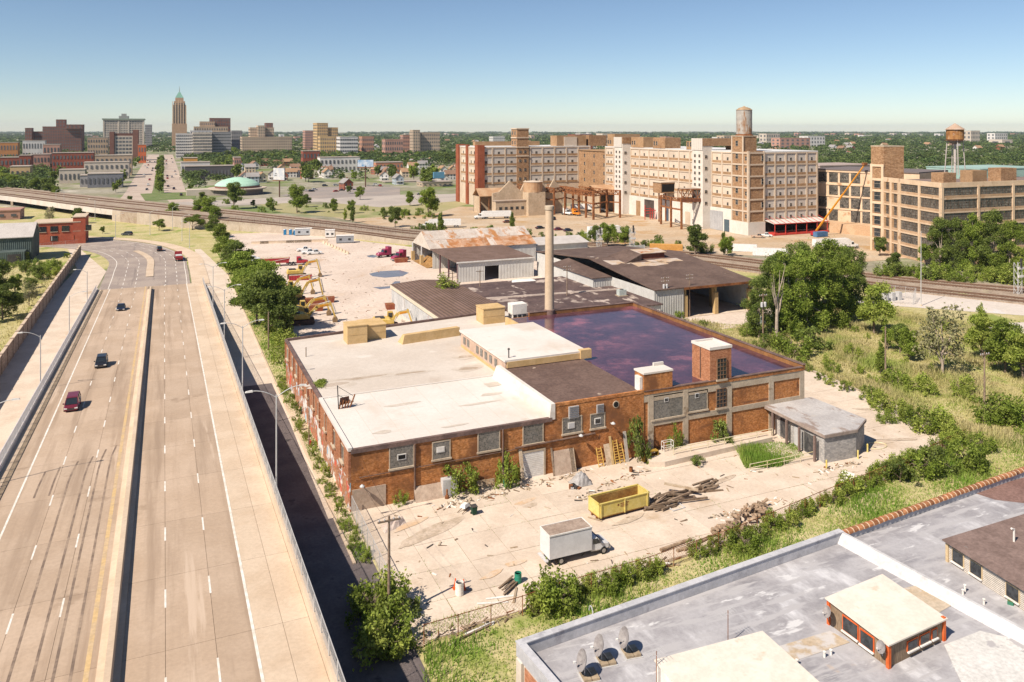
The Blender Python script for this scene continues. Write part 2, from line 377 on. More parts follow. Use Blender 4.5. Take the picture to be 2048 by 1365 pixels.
mb = MB(); mb.box(18.35,84,0,18.65,270,.13); mb.box(18.65,88,0,20.5,150,.10); struct('kerb', mb, walk_conc)
# boulevard beyond the railway
BL = bent([(-30,470,0),(-26,520,0),(-18,580,0),(-16,650,0),(-16,800,0),(-16,1600,0)])
mb = MB(); strip(mb, BL, -10, 8, .02); strip(mb, bent([(12,520,0),(8,590,0),(7,650,0),(7,800,0),(7,1600,0)]), -7, 8, .02); struct('boulevard', mb, M('boulevard_asphalt', (.42,.33,.27), (.48,.39,.32), .05, fine=.1))
sheet('boulevard_median', [(-7.5,630),(-.5,630),(-.5,1600),(-7.5,1600)], .05, M('lawn', (.13,.18,.05), (.2,.22,.09), .1, fine=.2))
sheet('cross_street', pl([(760,415),(950,400),(950,388),(640,392),(420,402),(250,410),(250,418),(450,412),(640,404)]), .03, M('street_grey', (.38,.33,.29), (.44,.38,.33), .05, fine=.1))
sheet('car_park', pl([(560,392),(640,375),(720,372),(800,376),(800,390),(640,398)]), .04, M('parking_asphalt', (.34,.28,.24), (.27,.235,.215), .03, fine=.1))
sheet('lawn_bank', pl([(280,388),(395,384),(390,398),(290,402)]), .06, MATS['lawn'])
sheet('field', pl([(500,402),(640,410),(860,396),(960,402),(860,430),(700,438),(560,425)]), .02, M('dry_field', (.33,.30,.14), (.40,.34,.19), .03, over=[((.2,.22,.08), .03, .5, .65)], fine=.15))

# ---------------- railway
RPX = [-150,0,150,300,450,600,720,840,1000,1200,1400,1600,1800,2048,2330]
RNY = [379,393,413,430,444,458,471,486,490,506,530,556,581,608,640]; RFY = [360,373,388,403,418,434,447,460,471,485,504,527,551,573,598]
RZZ = [5,5,5,5,3.8,2.6,1.8,1.1,.8,.6,.5,.4,.3,.3,.3]
NEAR = bent([G(x, y, z) for x, y, z in zip(RPX, RNY, RZZ)], 6); FAR = bent([G(x, y, z) for x, y, z in zip(RPX, RFY, RZZ)], 6)
def track(f): return [a+(b-a)*f for a, b in zip(NEAR, FAR)]
RC = track(.5); mb = MB()
for i in range(len(RC)-1):
    n0, n1, f0, f1 = NEAR[i], NEAR[i+1], FAR[i], FAR[i+1]
    mb.face([n0, n1, f1, f0])
    if 4 <= i < 15: continue
    mb.face([(n0.x,n0.y,-.1),(n1.x,n1.y,-.1),n1,n0]); mb.face([(f1.x,f1.y,-.1),(f0.x,f0.y,-.1),f0,f1])
struct('railway_bed', mb, ballast)
bedf = M('rail_wall_concrete', (.42,.345,.27), (.48,.40,.32), .3, over=[((.33,.25,.18), .3, .58, .7, (1,1,.3))])
for off in (.1, .26, .62, .8):
    path = [p+Vector((0,0,.02)) for p in track(off)]; tr = put(None, 'railway_track'); tr['kind'] = 'structure'
    for k in (-.72, .72):
        mb = MB(); e = side(path, k, .14)
        for i in range(len(e)-1): mb.bar(e[i], e[i+1], .13, .2)
        part('rail', mb, rail_m, tr)
    mb = MB()
    for i in range(len(path)-1):
        a, b = path[i], path[i+1]; d = b-a; L = d.length; d.normalize(); nrm = Vector((d.y,-d.x,0))
        if depth(a) > 520: continue
        for q in range(int(L/.75)):
            p = a+d*(q*.75); mb.bar(p-nrm*1.3, p+nrm*1.3, .28, .16)
    o = part('ties', mb, tie_m, tr); o['kind'] = 'stuff'
# ---------------- the brick factory in the middle
BX, BY = 20.6, 95.6
brick = M('brick', (.50,.165,.036), (.60,.23,.06), .16, over=[((.19,.08,.034), .2, .48, .66), ((.15,.065,.032), .9, .60, .70), ((.58,.30,.12), .3, .64, .74), ((.20,.085,.04), .5, .58, .70, (.4,.4,2.2))], brick=((.50,.25,.11), .3, .1), fine=.24, fs=2.6)
brick_l = M('brick_orange', (.40,.14,.06), (.48,.19,.085), .25, over=[((.22,.075,.04), .3, .58, .7), ((.5,.3,.2), .5, .66, .76)], brick=((.36,.18,.11), .3, .1), fine=.12)
trim = M('concrete_trim', (.42,.335,.245), (.49,.40,.30), .6, over=[((.25,.18,.12), .5, .6, .7)], fine=.1)
white_roof = M('white_roof', (.60,.545,.49), (.65,.60,.55), .09, over=[((.53,.46,.39), .09, .54, .70, (1,.6,1)), ((.43,.35,.27), .2, .66, .76, (.5,1,1)), ((.55,.49,.43), .7, .6, .7, (.25,1,1)), ((.30,.23,.17), .13, .735, .775, (.5,1.2,1))], fine=.04, fs=2)
brown_roof = M('tar_roof', (.135,.085,.068), (.17,.11,.088), .3, over=[((.40,.31,.24), .22, .66, .72)], fine=.2, fs=2.5)
tan = M('tan_stucco', (.52,.35,.16), (.58,.40,.20), .5, fine=.07)
coping = M('coping', (.13,.085,.075), (.20,.13,.11), .6, fine=.15)
gblock = M('glass_block', (.12,.12,.115), (.17,.17,.165), .5, r=.2, spec=.5, brick=((.24,.215,.18), .22, .22), fine=.1)
dglass = M('dark_glass', (.02,.022,.025), (.045,.05,.055), 1.5, r=.12, spec=.6)
black = M('black_and_void_shade', (.012,.011,.01), None, fine=0)  # plain black for wheels and wires; also paints shade of uncut openings
wpaint = M('white_paint', (.74,.71,.67), (.66,.62,.57), .6, fine=.07)
greyp = M('grey_paint', (.45,.44,.44), (.51,.50,.495), .6, fine=.08)
def FW(px, py, yy=BY):
    r = (px-CX)/F; yc = yy/(c_-s_*r); return yc*(c_*r+s_), CZ-(py-HY)*yc/F
def LW(px, py, xx=BX):
    r = (px-CX)/F; yc = xx/(c_*r+s_); return yc*(c_-s_*r), CZ-(py-HY)*yc/F
mainb = thing('brick_factory', 'long two storey brick factory with white roof and flooded dark roof', 'building', (BX,BY,0))
loc = lambda x, y, z=0: (x-BX, y-BY, z)
# walls
mb = MB(); mb.prism([(0,0.02),(27,0.02),(27,18),(41.6,18),(41.6,49.6),(46.3,49.6),(46.3,61),(0,54.8)], -.1, 7.25); part('wall', mb, brick, mainb)
mb = MB(); mb.prism([(27.02,0.0),(41.48,0.0),(41.48,17.98),(27.02,17.98)], -.1, 8.85); part('wall', mb, brick, mainb)
mb = MB(); mb.prism([(41.5,.14),(71,.14),(71,49.5),(41.62,49.5)], -.1, 8.55); part('wall', mb, brick, mainb)
# left wall skin with piers, graffiti below
graf = M('graffiti_wall', (.42,.155,.075), (.47,.2,.10), .3, brick=((.3,.2,.15), .42, .15), over=[((.55,.10,.06), .55, .56, .6), ((.62,.60,.57), .42, .52, .56, (1,1,1.1)), ((.30,.42,.52), .7, .60, .63), ((.66,.65,.63), .9, .63, .66, (1,1.5,.7))], fine=.08)
mb = MB(); mb.box(-.12,.0,-.1,0,54.7,3.5); part('painted_wall', mb, graf, mainb)
mb = MB(); mb.box(-.12,.0,3.5,0,54.7,7.3)
for i in range(12): mb.box(-.3,i*4.95,3.3,-.12,i*4.95+.55,7.3)
part('wall', mb, brick_l, mainb)
mb = MB(); mb.box(-.34,-.06,7.3,.16,19.75,7.72); part('coping', mb, white_roof, mainb)
mb = MB(); mb.box(-.34,19.75,7.3,.16,54.9,7.62); part('coping', mb, coping, mainb)
# roofs
mb = MB(); mb.prism([(.16,.35),(27.0,.35),(27,19.8),(.16,19.8)], 7.26, 7.46); part('roof', mb, white_roof, mainb)
mb = MB(); mb.prism([(.16,19.8),(41.5,19.8),(41.5,49.7),(46.2,49.7),(46.2,60.7),(.16,54.5)], 7.26, 7.32); part('roof', mb, M('beige_roof', (.52,.45,.385), (.57,.505,.44), .09, over=[((.45,.375,.31), .1, .54, .70, (1,.6,1)), ((.60,.54,.48), .3, .58, .7, (.4,1,1))], fine=.05, fs=2), mainb)
stn = M('roof_stain', (.37,.29,.22), (.46,.38,.31), .5, fine=.1); stn2 = M('roof_stain_pale', (.49,.42,.35), (.55,.48,.41), .5, fine=.06)
BL_N = [0]
def blot(cx, cy, rx, ry, z, m, n=18):
    BL_N[0] += 1; z += .003*BL_N[0]
    mb = MB(); ph_ = random.uniform(0,6); mb.face([(cx+rx*math.cos(6.283*i/n)*(1+.2*math.sin(3*6.283*i/n+ph_)), cy+ry*math.sin(6.283*i/n)*(1+.2*math.sin(2*6.283*i/n+ph_)), z) for i in range(n)]); part('stain', mb, m, mainb)
for a in ((6,27.5,5,.7),(3,26,2.2,.9),(15,27,2.5,.45),(24.5,25.5,1.6,.8),(26.5,32,1.4,.8)): blot(a[0], a[1], a[2]*1.6, a[3]*2, 7.323, stn2); blot(*a, 7.323, stn)
for a in ((10,13,2.5,.5),(20,9,3,.4),(23,12,1.6,.6),(5,4,1.2,.5),(14,2.4,1.8,.3),(25,16,1.4,1.2)): blot(*a, 7.445, stn2)
for k in range(8): mb = MB(); mb.box(.2+k*3.4,.4,7.455,.24+k*3.4,19.7,7.468); part('seam', mb, stn2, mainb)
mb = MB(); mb.hexa([(.2,19.72,7.3),(27,19.72,7.3),(27,20.2,7.3),(.2,20.2,7.3)], [(.2,19.72,7.62),(27,19.72,7.62),(27,19.95,7.62),(.2,19.95,7.62)]); part('roof_upstand', mb, white_roof, mainb)
mb = MB(); mb.box(0,-.12,6.98,27,.36,7.5); part('coping', mb, coping, mainb)
mb = MB(); mb.prism([(0,54.8),(0,54.3),(46.3,60.5),(46.3,61.05)][::-1], 7.3, 7.75); part('rear_parapet', mb, coping, mainb)
mb = MB(); mb.prism([(27.4,.3),(41.48,.3),(41.48,17.7),(27.4,17.7)], 8.86, 8.95); part('roof', mb, brown_roof, mainb)
mb = MB(); mb.box(27.0,-.06,8.86,41.46,.3,9.25); part('parapet', mb, brick, mainb)
mb = MB(); mb.hexa([(26.6,-.1,7.2),(27.45,-.1,7.2),(27.45,19,7.2),(26.0,19,7.2)], [(26.85,-.1,9.3),(27.45,-.1,9.3),(27.45,19,9.3),(26.85,19,9.3)]); part('roof_upstand', mb, white_roof, mainb)
# flooded roof
flood = M('flooded_roof', (.07,.032,.048), (.12,.048,.065), .10, r=.13, spec=.45, over=[((.30,.10,.115), .085, .55, .72), ((.20,.075,.09), .2, .55, .70), ((.40,.2,.06), .05, .70, .73)], fine=.18, fs=1.2)
mb = MB(); mb.prism([(41.75,.45),(70.6,.45),(70.6,49.0),(41.75,49.0)], 8.56, 8.62); part('flooded_roof', mb, flood, mainb)
par = M('rust_parapet', (.22,.10,.04), (.32,.15,.055), .3, over=[((.10,.055,.035), .4, .55, .7)], fine=.15)
mb = MB(); mb.box(70.6,-.02,8.5,71.1,49.6,9.35); mb.box(46.4,49.0,8.5,70.6,49.6,9.3); part('parapet', mb, par, mainb)
mb = MB(); mb.box(70.5,-.1,9.35,71.2,49.7,9.45); mb.box(46.4,48.95,9.3,70.5,49.7,9.4); part('coping', mb, coping, mainb)
mb = MB(); mb.box(41.5,-.04,8.5,70.6,.42,9.0); part('parapet', mb, brick, mainb)
mb = MB(); mb.box(41.5,-.1,9.0,70.55,.46,9.1); part('coping', mb, coping, mainb)
mb = MB(); mb.box(41.3,18,7.2,41.75,49.5,8.9); part('parapet', mb, tan, mainb)
# concrete frame of the east bays
cols = [1302, 1371.5, 1459, 1543, 1620]
for i, px in enumerate(cols):
    x = min(FW(px, 800)[0]-BX, 70.5); mb = MB(); mb.box(x-.45,0,-.1,x+.45,.2,8.5); part('column', mb, trim, mainb)
    if i:
        for z0, z1 in ((7.45,8.48),(3.9,4.65)):
            mb = MB(); mb.box(xp+.45,.03,z0,x-.45,.2,z1); part('beam', mb, trim, mainb)
    xp = x
mb = MB(); mb.box(41.5,.03,7.45,xp*0+FW(1302,800)[0]-BX-.45,.2,8.48); part('beam', mb, trim, mainb)
# windows on the front
def block_window(px0, py0, px1, py1, vent=None, yoff=0.0):
    (x0, z1), (x1, z0) = FW(px0, py0), FW(px1, py1); zc = (FW((px0+px1)/2, (py0+py1)/2)[1]); h = (z1-z0)/2-.12*(px1-px0)*.0
    x0 -= BX; x1 -= BX
    mb = MB(); mb.box(x0,-.07+yoff,zc-h,x0+.14,.1,zc+h); mb.box(x1-.14,-.07+yoff,zc-h,x1,.1,zc+h); mb.box(x0,-.07+yoff,zc+h,x1,.1,zc+h+.15)
    o = part('window', mb, trim, mainb)
    mb = MB(); mb.box(x0+.14,-.03+yoff,zc-h,x1-.14,.12,zc+h); part('glass_block_panel', mb, gblock, o)
    mb = MB(); mb.box(x0-.1,-.2+yoff,zc-h-.22,x1+.1,.1,zc-h); part('sill', mb, trim, o)
    if vent:
        fx, fz, vw, vh, m = vent; cx = x0+(x1-x0)*fx; cz = zc-h+2*h*fz
        mb = MB(); mb.box(cx-vw/2,-.11+yoff,cz-vh/2,cx+vw/2,0,cz+vh/2); mb.mat(1).box(cx-vw/2+.1,-.13+yoff,cz-vh/2+.1,cx+vw/2-.1,0,cz+vh/2-.1); part('vent', mb, [wpaint, m], o)
block_window(778,893,828,930,(.5,.45,1.1,.7,black)); block_window(864,887,901,914,(.45,.55,1.05,.7,wpaint)); block_window(955,865,1000,897); block_window(1045,849,1087,883)
block_window(1124,839,1164,862,(.45,.5,1.0,.8,greyp)); block_window(1180,831,1210,853,(.5,.5,1.0,.8,dglass))
block_window(1303,796,1368,830,(.45,.8,.75,.6,dglass),.1); block_window(1376,787,1416,818,(.45,.8,.75,.7,dglass),.1)
for px0, py0, px1, py1 in ((1433,779,1452,813),(1433,718,1451,756)):
    (x0, z1), (x1, z0) = FW(px0, py0), FW(px1, py1); x0 -= BX; x1 -= BX
    y0 = .12 if py0 > 750 else -.04
    mb = MB(); mb.box(x0,y0-.16,z0,x1,y0+.1,z1); mb.mat(1)
    o = part('window', mb, dglass, mainb)
    mb = MB()
    for i in range(4): q = x0+(x1-x0)*i/3; mb.box(q-.04,y0-.2,z0,q+.04,y0,z1)
    for i in range(6): q = z0+(z1-z0)*i/5; mb.box(x0,y0-.21,q-.035,x1,y0,q+.035)
    part('frame', mb, M('window_frame_brown', (.16,.09,.05), (.22,.13,.08), 1), o)
    mb = MB(); mb.box(x0-.15,y0-.3,z0-.3,x1+.15,y0,z0-.04); part('sill', mb, trim, o)
for px0, py0, px1, py1 in ((1137,814,1157,835),(1193,810,1207,825)):
    (x0, z1), (x1, z0) = FW(px0, py0), FW(px1, py1); mb = MB(); mb.box(x0-BX,-.12,z0,x1-BX,.05,z1)
    o = part('shutter', mb, greyp, mainb); mb = MB()
    for i in range(6): q = z0+(z1-z0)*(i+.5)/6; mb.box(x0-BX+.1,-.18,q-.05,x1-BX-.1,-.1,q+.05)
    part('louvre', mb, M('louvre_grey', (.2,.18,.17), None), o)
x, z = FW(1231.6, 809); mb = MB(); mb.tube((x-BX,-.08,z),(x-BX,.05,z),.5,None,14); mb.mat(1).tube((x-BX,-.1,z),(x-BX,-.05,z),.38,None,14); part('round_vent', mb, [trim, black], mainb)
# roller door with white jambs, bricked-up and boarded openings
(x0, z1), (x1, z0) = FW(1044,914), FW(1087,955); x0 -= BX; x1 -= BX
mb = MB()
for i in range(14): q = 3.35*i/14; mb.box(x0,-.06,q+.0,x1,.1,q+3.35/14-.03)
d = part('roller_door', mb, wpaint, mainb); mb = MB(); mb.box(x0-.25,-.12,0,x0,.1,3.6); mb.box(x1,-.12,0,x1+.25,.1,3.6); mb.box(x0,-.12,3.36,x1,.1,3.6); part('door_frame', mb, trim, d)
mb = MB(); mb.box(.15,-.06,0,4.3,.1,2.6); part('boarded_opening', mb, M('board_panel', (.42,.31,.235), (.48,.37,.285), .8), mainb)
for px in (829, 1005):
    x = FW(px, 880)[0]-BX; mb = MB(); mb.tube((x,-.16,0),(x,-.16,7.0),.13,None,8); part('downpipe', mb, M('pipe_brown', (.13,.075,.055), (.19,.12,.09), 1), mainb)
mb = MB(); mb.tube((1.0,-.12,4.0),(21.5,-.12,4.1),.06,None,6); mb.tube((21.5,-.2,4.3),(33.5,-.2,4.45),.13,None,6); part('wall_pipe', mb, MATS['pipe_brown'], mainb)
# gooseneck and wall lamps
for x, z in ((31,4.5),(36,5.4),(1.2,3.0)):
    mb = MB(); mb.bar((x,0,z),(x,-.7,z+.3),.06); mb.lathe([(.05,.2),(.3,.0),(.32,-.1)],10,(x,-.8,z+.25)); part('wall_lamp', mb, galv, mainb)
# windows of the left wall
for i, (px, py) in enumerate([(577,710),(587,727),(595,742),(607,764),(617,783),(629,803),(640,822),(653,848),(670,877),(687,906)]):
    y, z = LW(px, py); y -= BY; zc = 5.55; h = .95; ww = .85
    mb = MB(); mb.box(-.2,y-ww,zc-h,-.05,y-ww+.12,zc+h); mb.box(-.2,y+ww-.12,zc-h,-.05,y+ww,zc+h); mb.box(-.2,y-ww,zc+h,-.05,y+ww,zc+h+.1); o = part('window', mb, trim, mainb)
    mb = MB(); mb.box(-.15,y-ww+.1,zc-h,-.04,y+ww-.1,zc+h); part('glass_block_panel', mb, gblock, o)
    mb = MB(); mb.box(-.42,y-ww-.15,zc-h-.25,-.1,y+ww+.15,zc-h); part('sill', mb, M('pale_sill', (.52,.42,.31), None), o)
# stair tower and hatch block
mb = MB(); mb.box(52.9,-.02,8.5,56.8,4.3,13.6); tw = part('stair_tower', mb, brick_l, mainb)
mb = MB(); mb.box(52.8,-.1,13.6,56.9,.2,14.0); mb.box(52.8,4.1,13.6,56.9,4.4,14.0); mb.box(52.8,.2,13.6,53.1,4.1,14.0); mb.box(56.6,.2,13.6,56.9,4.1,14.0); mb.box(53.1,.2,13.55,56.6,4.1,13.75); part('tower_coping', mb, white_roof, tw)
mb = MB(); mb.tube((52.82,2.2,9),(52.82,2.2,13.6),.07,None,6); part('drain_pipe', mb, coping, tw)
mb = MB(); mb.box(41.5,-.02,8.5,46.3,2.4,11.4); tw = part('hatch_block', mb, brick, mainb)
mb = MB(); mb.box(41.4,-.1,11.4,46.4,2.5,11.65); mb.box(44.6,2.2,11.6,46.3,2.5,12.1); part('tower_coping', mb, white_roof, tw)
mb = MB(); mb.box(41.0,.3,9.0,41.45,1.6,11.0); part('electrical_cabinet', mb, wpaint, mainb)
# monitor penthouse
mb = MB(); mb.box(28,18.2,7.2,41.6,38.5,9.9); ph = part('penthouse', mb, M('pink_stucco', (.47,.33,.25), (.53,.39,.30), .5, fine=.08), mainb)
mb = MB(); mb.box(27.8,18.0,9.9,42.4,38.8,10.2); part('penthouse_roof', mb, white_roof, ph)
mb = MB(); mb.box(28.2,17.9,9.0,41.0,18.25,9.92); mb.box(41.0,17.7,9.0,43.0,18.6,10.4); part('fascia', mb, tan, ph)
mb = MB(); mb.box(27.9,19,7.3,28.05,38,7.75); part('base_band', mb, tan, ph)
for y in (36.5,34.6,30.2,28.3,26.3,24.2,22.0):
    mb = MB(); mb.box(27.9,y-.5,8.2,28.05,y+.5,9.4); o = part('window', mb, gblock, ph)
mb = MB(); mb.tube((29,19.2,10.2),(29,19.2,11.5),.1,None,8); mb.lathe([(.22,0),(.22,.1),(.05,.25)],8,(29,19.2,11.5)); part('roof_vent', mb, darksteel, ph)
# tan boxes along the rear parapet
def tanbox(pxl, pyb, wx, dy, h, z=7.3):
    p = G(pxl, pyb, z); x, y = p.x-BX, p.y-BY
    mb = MB(); mb.box(x,y,z,x+wx,y+dy,z+h); mb.box(x-.1,y-.1,z+h,x+wx+.1,y+dy+.1,z+h+.15); mb.box(x-.03,y-.03,z+h*.5,x+wx+.03,y+dy,z+h*.5+.1); part('stair_head', mb, tan, mainb)
tanbox(695,690,3.6,3.6,3.2); tanbox(727,682,4.2,5.0,2.6); tanbox(967,650,4.6,4.0,3.0)
p = G(805,690,7.3); q = G(920,672,7.3); a = (p.x-BX,p.y-BY); b = (q.x-BX,q.y-BY)
mb = MB(); mb.hexa([(a[0],a[1],7.3),(b[0],b[1],7.3),(b[0]-.3,b[1]+2.2,7.3),(a[0]-.3,a[1]+2.2,7.3)],[(a[0]+.4,a[1]+.15,8.9),(b[0],b[1]+.15,8.9),(b[0]-.3,b[1]+1.2,8.9),(a[0]+.4,a[1]+1.2,8.9)]); part('roof_ridge', mb, tan, mainb)
# chimney
ch = G(1105,630,8.7)
t = thing('chimney', 'tall round tan concrete chimney rising behind the flooded roof', 'chimney', (ch.x, ch.y+1.4, 0))
mb = MB(); mb.tube((0,0,0),(0,0,30.0),1.02,.82,24); part('shaft', mb, M('chimney_concrete', (.50,.375,.26), (.55,.42,.30), .4, over=[((.33,.25,.18), .3, .6, .75, (1,1,.15))], fine=.07), t)
mb = MB(); mb.lathe([(.80,29.6),(.98,29.8),(.98,30.5),(.85,30.6),(.6,30.55)],24); part('crown', mb, trim, t)
mb = MB(); mb.lathe([(1.15,8),(1.15,9.5),(1.02,9.6)],24); part('collar', mb, coping, t)
# rooftop cooling unit
p = G(1025,643,7.4)
t = thing('cooling_unit', 'white two tier cooling unit on a steel stand by flooded roof', 'cooling unit', (p.x,p.y,7.3))
mb = MB(); mb.box(0,0,1.4,3.2,2.4,3.4); part('upper_cabinet', mb, wpaint, t)
mb = MB(); mb.box(.1,.1,.3,3.1,2.3,1.38); part('lower_cabinet', mb, wpaint, t)
for i in range(3): mb = MB(); mb.box(.25+i*1.0,.02,.4,.95+i*1.0,.12,1.25); part('fan_grille', mb, dglass, t)
mb = MB(); mb.box(-.3,-.2,0,4.6,2.8,.28); part('stand', mb, rust, t)
# rusted bracket and mast on the white roof
p = G(683,818,7.46)
t = thing('rusty_roof_frame', 'rusty bent sign frame with thin mast on the white roof', 'metal frame', (p.x,p.y,7.45))
mb = MB(); mb.bar((-.4,0,0),(-.5,.3,3.2),.12); mb.bar((-.5,.3,3.1),(1.6,0,1.6),.05); mb.bar((-.5,.3,1.9),(1.4,0,.9),.05); part('mast', mb, darksteel, t)
mb = MB()
for i in range(5): mb.bar((-.3+i*.35,0,0),(-.1+i*.42,.1,.9+.2*(i % 2)),.14)
mb.bar((-.4,.1,.5),(1.7,.1,.8),.12); mb.bar((1.3,0,.3),(1.9,.2,1.7),.14); part('bracket', mb, rust, t)
mb = MB(); mb.hexa([(-.2,.15,.55),(1.1,.15,.6),(1.1,.5,.6),(-.2,.5,.55)],[(-.1,.2,1.4),(1.1,.2,1.5),(1.1,.45,1.5),(-.1,.45,1.4)]); part('housing', mb, M('dark_rust', (.07,.03,.02), (.12,.05,.03), 1), t)
t = thing('roof_weeds', 'patch of wild grass growing on the white roof edge', 'plant', (BX+.9,BY+26.5,7.32)); WEEDROOF = t

# ---------------- guard house with grey flat roof
gp = [G(px, py, 4.05) for px, py in ((1524,809),(1649,871),(1716,859),(1733,838),(1622,794))]
t = thing('guard_house', 'low grey block gatehouse with flat weathered roof and angled corner', 'building', (gp[1].x, gp[1].y, 0))
o2 = gp[1]; lp = lambda p, k=0: (p[0]-o2.x, p[1]-o2.y)
cen = Vector((sum(p.x for p in gp)/5, sum(p.y for p in gp)/5, 0))
ins = lambda p, m: (Vector((p.x,p.y,0))+(cen-Vector((p.x,p.y,0))).normalized()*m)
W = [ins(gp[0],2.0), ins(gp[1],.35), ins(gp[2],.3), ins(gp[3],.3), ins(gp[4],.5)]
gwall = M('grey_block', (.40,.385,.375), (.46,.445,.435), .5, brick=((.32,.305,.295), .42, .21), fine=.08)
mb = MB(); mb.prism(ccw([lp(p) for p in W]), -.05, 3.6); part('wall', mb, gwall, t)
mb = MB(); mb.prism(ccw([lp(p) for p in gp]), 3.6, 4.0); part('fascia', mb, M('fascia_brown', (.30,.235,.20), (.36,.29,.25), .8), t)
mb = MB(); mb.prism(ccw([lp(ins(p,.12)) for p in gp]), 4.0, 4.06); part('roof', mb, M('grey_roof', (.40,.375,.365), (.47,.445,.43), .3, over=[((.26,.20,.17), .55, .56, .66, (1,.45,1)), ((.47,.42,.37), .2, .6, .7)], fine=.1), t)
a, b = Vector(lp(W[0])), Vector(lp(W[1])); dv = (b-a); nv = Vector((dv.y,-dv.x)).normalized()
if nv.dot(Vector(lp(cen))) > 0: nv = -nv
for f0, f1, m in ((.12,.30,black),(.42,.56,greyp),(.62,.86,black)):
    p0, p1 = a+dv*f0+nv*.05, a+dv*f1+nv*.05; mb = MB(); mb.bar((p0.x,p0.y,1.55),(p1.x,p1.y,1.55),.08,2.7); part('door', mb, m if m is greyp else M('dim_glass', (.05,.05,.055), (.12,.115,.11), 1, r=.2), t)
for f in (.06,.36,.62,.92):
    p = a+dv*f+nv*.9; mb = MB(); mb.box(p.x-.14,p.y-.14,0,p.x+.14,p.y+.14,3.6); part('post', mb, M('post_brown', (.20,.14,.12), None), t)
# ---------------- concrete yard of separate slabs
yard = [(20.7,68.6),(62,72),(92,77),(109,80.5),(112,92),(113,115),(112.5,150),(91.6,150),(91.6,95.6),(20.7,95.6)]
yd = sheet('concrete_yard', yard, .0, joint)
SX, SY = 4.6, 5.4
me = shared(('concrete_slab',), lambda m: m.box(.0,.0,-.05,SX-.05,SY-.05,.035), concrete)
for i in range(21):
    for j in range(-4, 16):
        x, y = 20.75+i*SX, 95.6-5.4*4.97+(j+4)*SY
        if all(inside((x+a*SX, y+b*SY), yard) for a, b in ((.05,.05),(.95,.05),(.95,.95),(.05,.95))):
            o = put(me, 'concrete_slab', (x,y,random.uniform(-.012,.012)), 0, yd); o.rotation_euler = (random.uniform(-.002,.002),random.uniform(-.002,.002),0)
        elif any(inside((x+a*SX, y+b*SY), yard) for a, b in ((.05,.05),(.95,.05),(.95,.95),(.05,.95))):
            q = [(x+a*SX, y+b*SY) for a in np.linspace(.01,.99,9) for b in np.linspace(.01,.99,9)]
            q = [p for p in q if inside(p, yard)]
            if len(q) > 6:
                # convex outline of what is left of the slab
                q = sorted(set(q)); lo, up = [], []
                cr = lambda o, a, b: (a[0]-o[0])*(b[1]-o[1])-(a[1]-o[1])*(b[0]-o[0])
                for p in q:
                    while len(lo) > 1 and cr(lo[-2], lo[-1], p) <= 1e-6: lo.pop()
                    lo.append(p)
                for p in q[::-1]:
                    while len(up) > 1 and cr(up[-2], up[-1], p) <= 1e-6: up.pop()
                    up.append(p)
                hull = lo[:-1]+up[:-1]
                if len(hull) > 2: mb = MB(); mb.prism(hull, -.05, .03); part('concrete_slab', mb, concrete, yd)
# ---------------- sheds behind the brick factory
metal_w = M('white_metal_wall', (.60,.585,.55), (.54,.52,.485), .4, over=[((.42,.33,.25), .5, .66, .76, (1,1,.2))], rib=(3,.5,.04), fine=.07, rnd=.05)
metal_g = M('grey_metal_wall', (.46,.46,.46), (.56,.55,.54), .7, over=[((.36,.27,.2), .8, .62, .72, (1,1,.15))], rib=(3,.5,.05), fine=.08, rnd=.1)
rust_sheet = M('rusty_sheet', (.50,.42,.36), (.56,.49,.43), .5, over=[((.42,.19,.07), .35, .52, .66, (1,.25,1)), ((.33,.13,.045), .9, .6, .7, (1,.3,1))], rib=(0,.45,.03), rnd=.12, fine=.1)
rust_low = M('rusty_sheet_low', (.40,.17,.065), (.52,.33,.22), .45, over=[((.55,.5,.45), .5, .62, .72, (1,.3,1))], rib=(0,.45,.03), rnd=.12, fine=.1)
tar2 = M('tar_roof_brown', (.15,.095,.072), (.185,.12,.095), .25, over=[((.30,.22,.17), .5, .66, .74, (1,.3,1))], fine=.15, fs=1.5)
tar_patch = M('tar_roof_patched', (.095,.062,.058), (.135,.09,.08), .2, over=[((.44,.355,.30), .2, .56, .62, (1,.55,1)), ((.36,.29,.245), .09, .60, .66)], fine=.2, fs=1.2)
tar_torn = M('tar_roof_torn', (.115,.075,.06), (.15,.10,.08), .2, over=[((.30,.23,.18), .25, .66, .74)], fine=.15, fs=1.3)
# rusty gable shed
t = thing('gable_shed', 'open gable shed with rust streaked metal roof beside brown gravel pile', 'shed', (80.6,252,0))
for i in range(16):
    x0 = i*2.42
    mb = MB(); mb.hexa([(x0,5.0,8.72),(x0+2.38,5.0,8.72),(x0+2.38,10,11.22),(x0,10,11.22)],[(x0,5.0,8.8),(x0+2.38,5.0,8.8),(x0+2.38,10,11.3),(x0,10,11.3)]); part('roof_sheet', mb, rust_sheet, t)
    z = random.uniform(-.04,.04); mb = MB(); mb.hexa([(x0,-.4,6.2+z),(x0+2.38,-.4,6.2+z),(x0+2.38,5.1,8.7),(x0,5.1,8.7)],[(x0,-.4,6.28+z),(x0+2.38,-.4,6.28+z),(x0+2.38,5.1,8.78),(x0,5.1,8.78)]); part('roof_sheet', mb, rust_low if i > 2 and i != 9 else rust_sheet, t)
    mb = MB(); mb.hexa([(x0,10,11.22),(x0+2.38,10,11.22),(x0+2.38,20.6,6.1),(x0,20.6,6.1)],[(x0,10,11.3),(x0+2.38,10,11.3),(x0+2.38,20.6,6.2),(x0,20.6,6.2)]); part('roof_sheet', mb, rust_sheet, t)
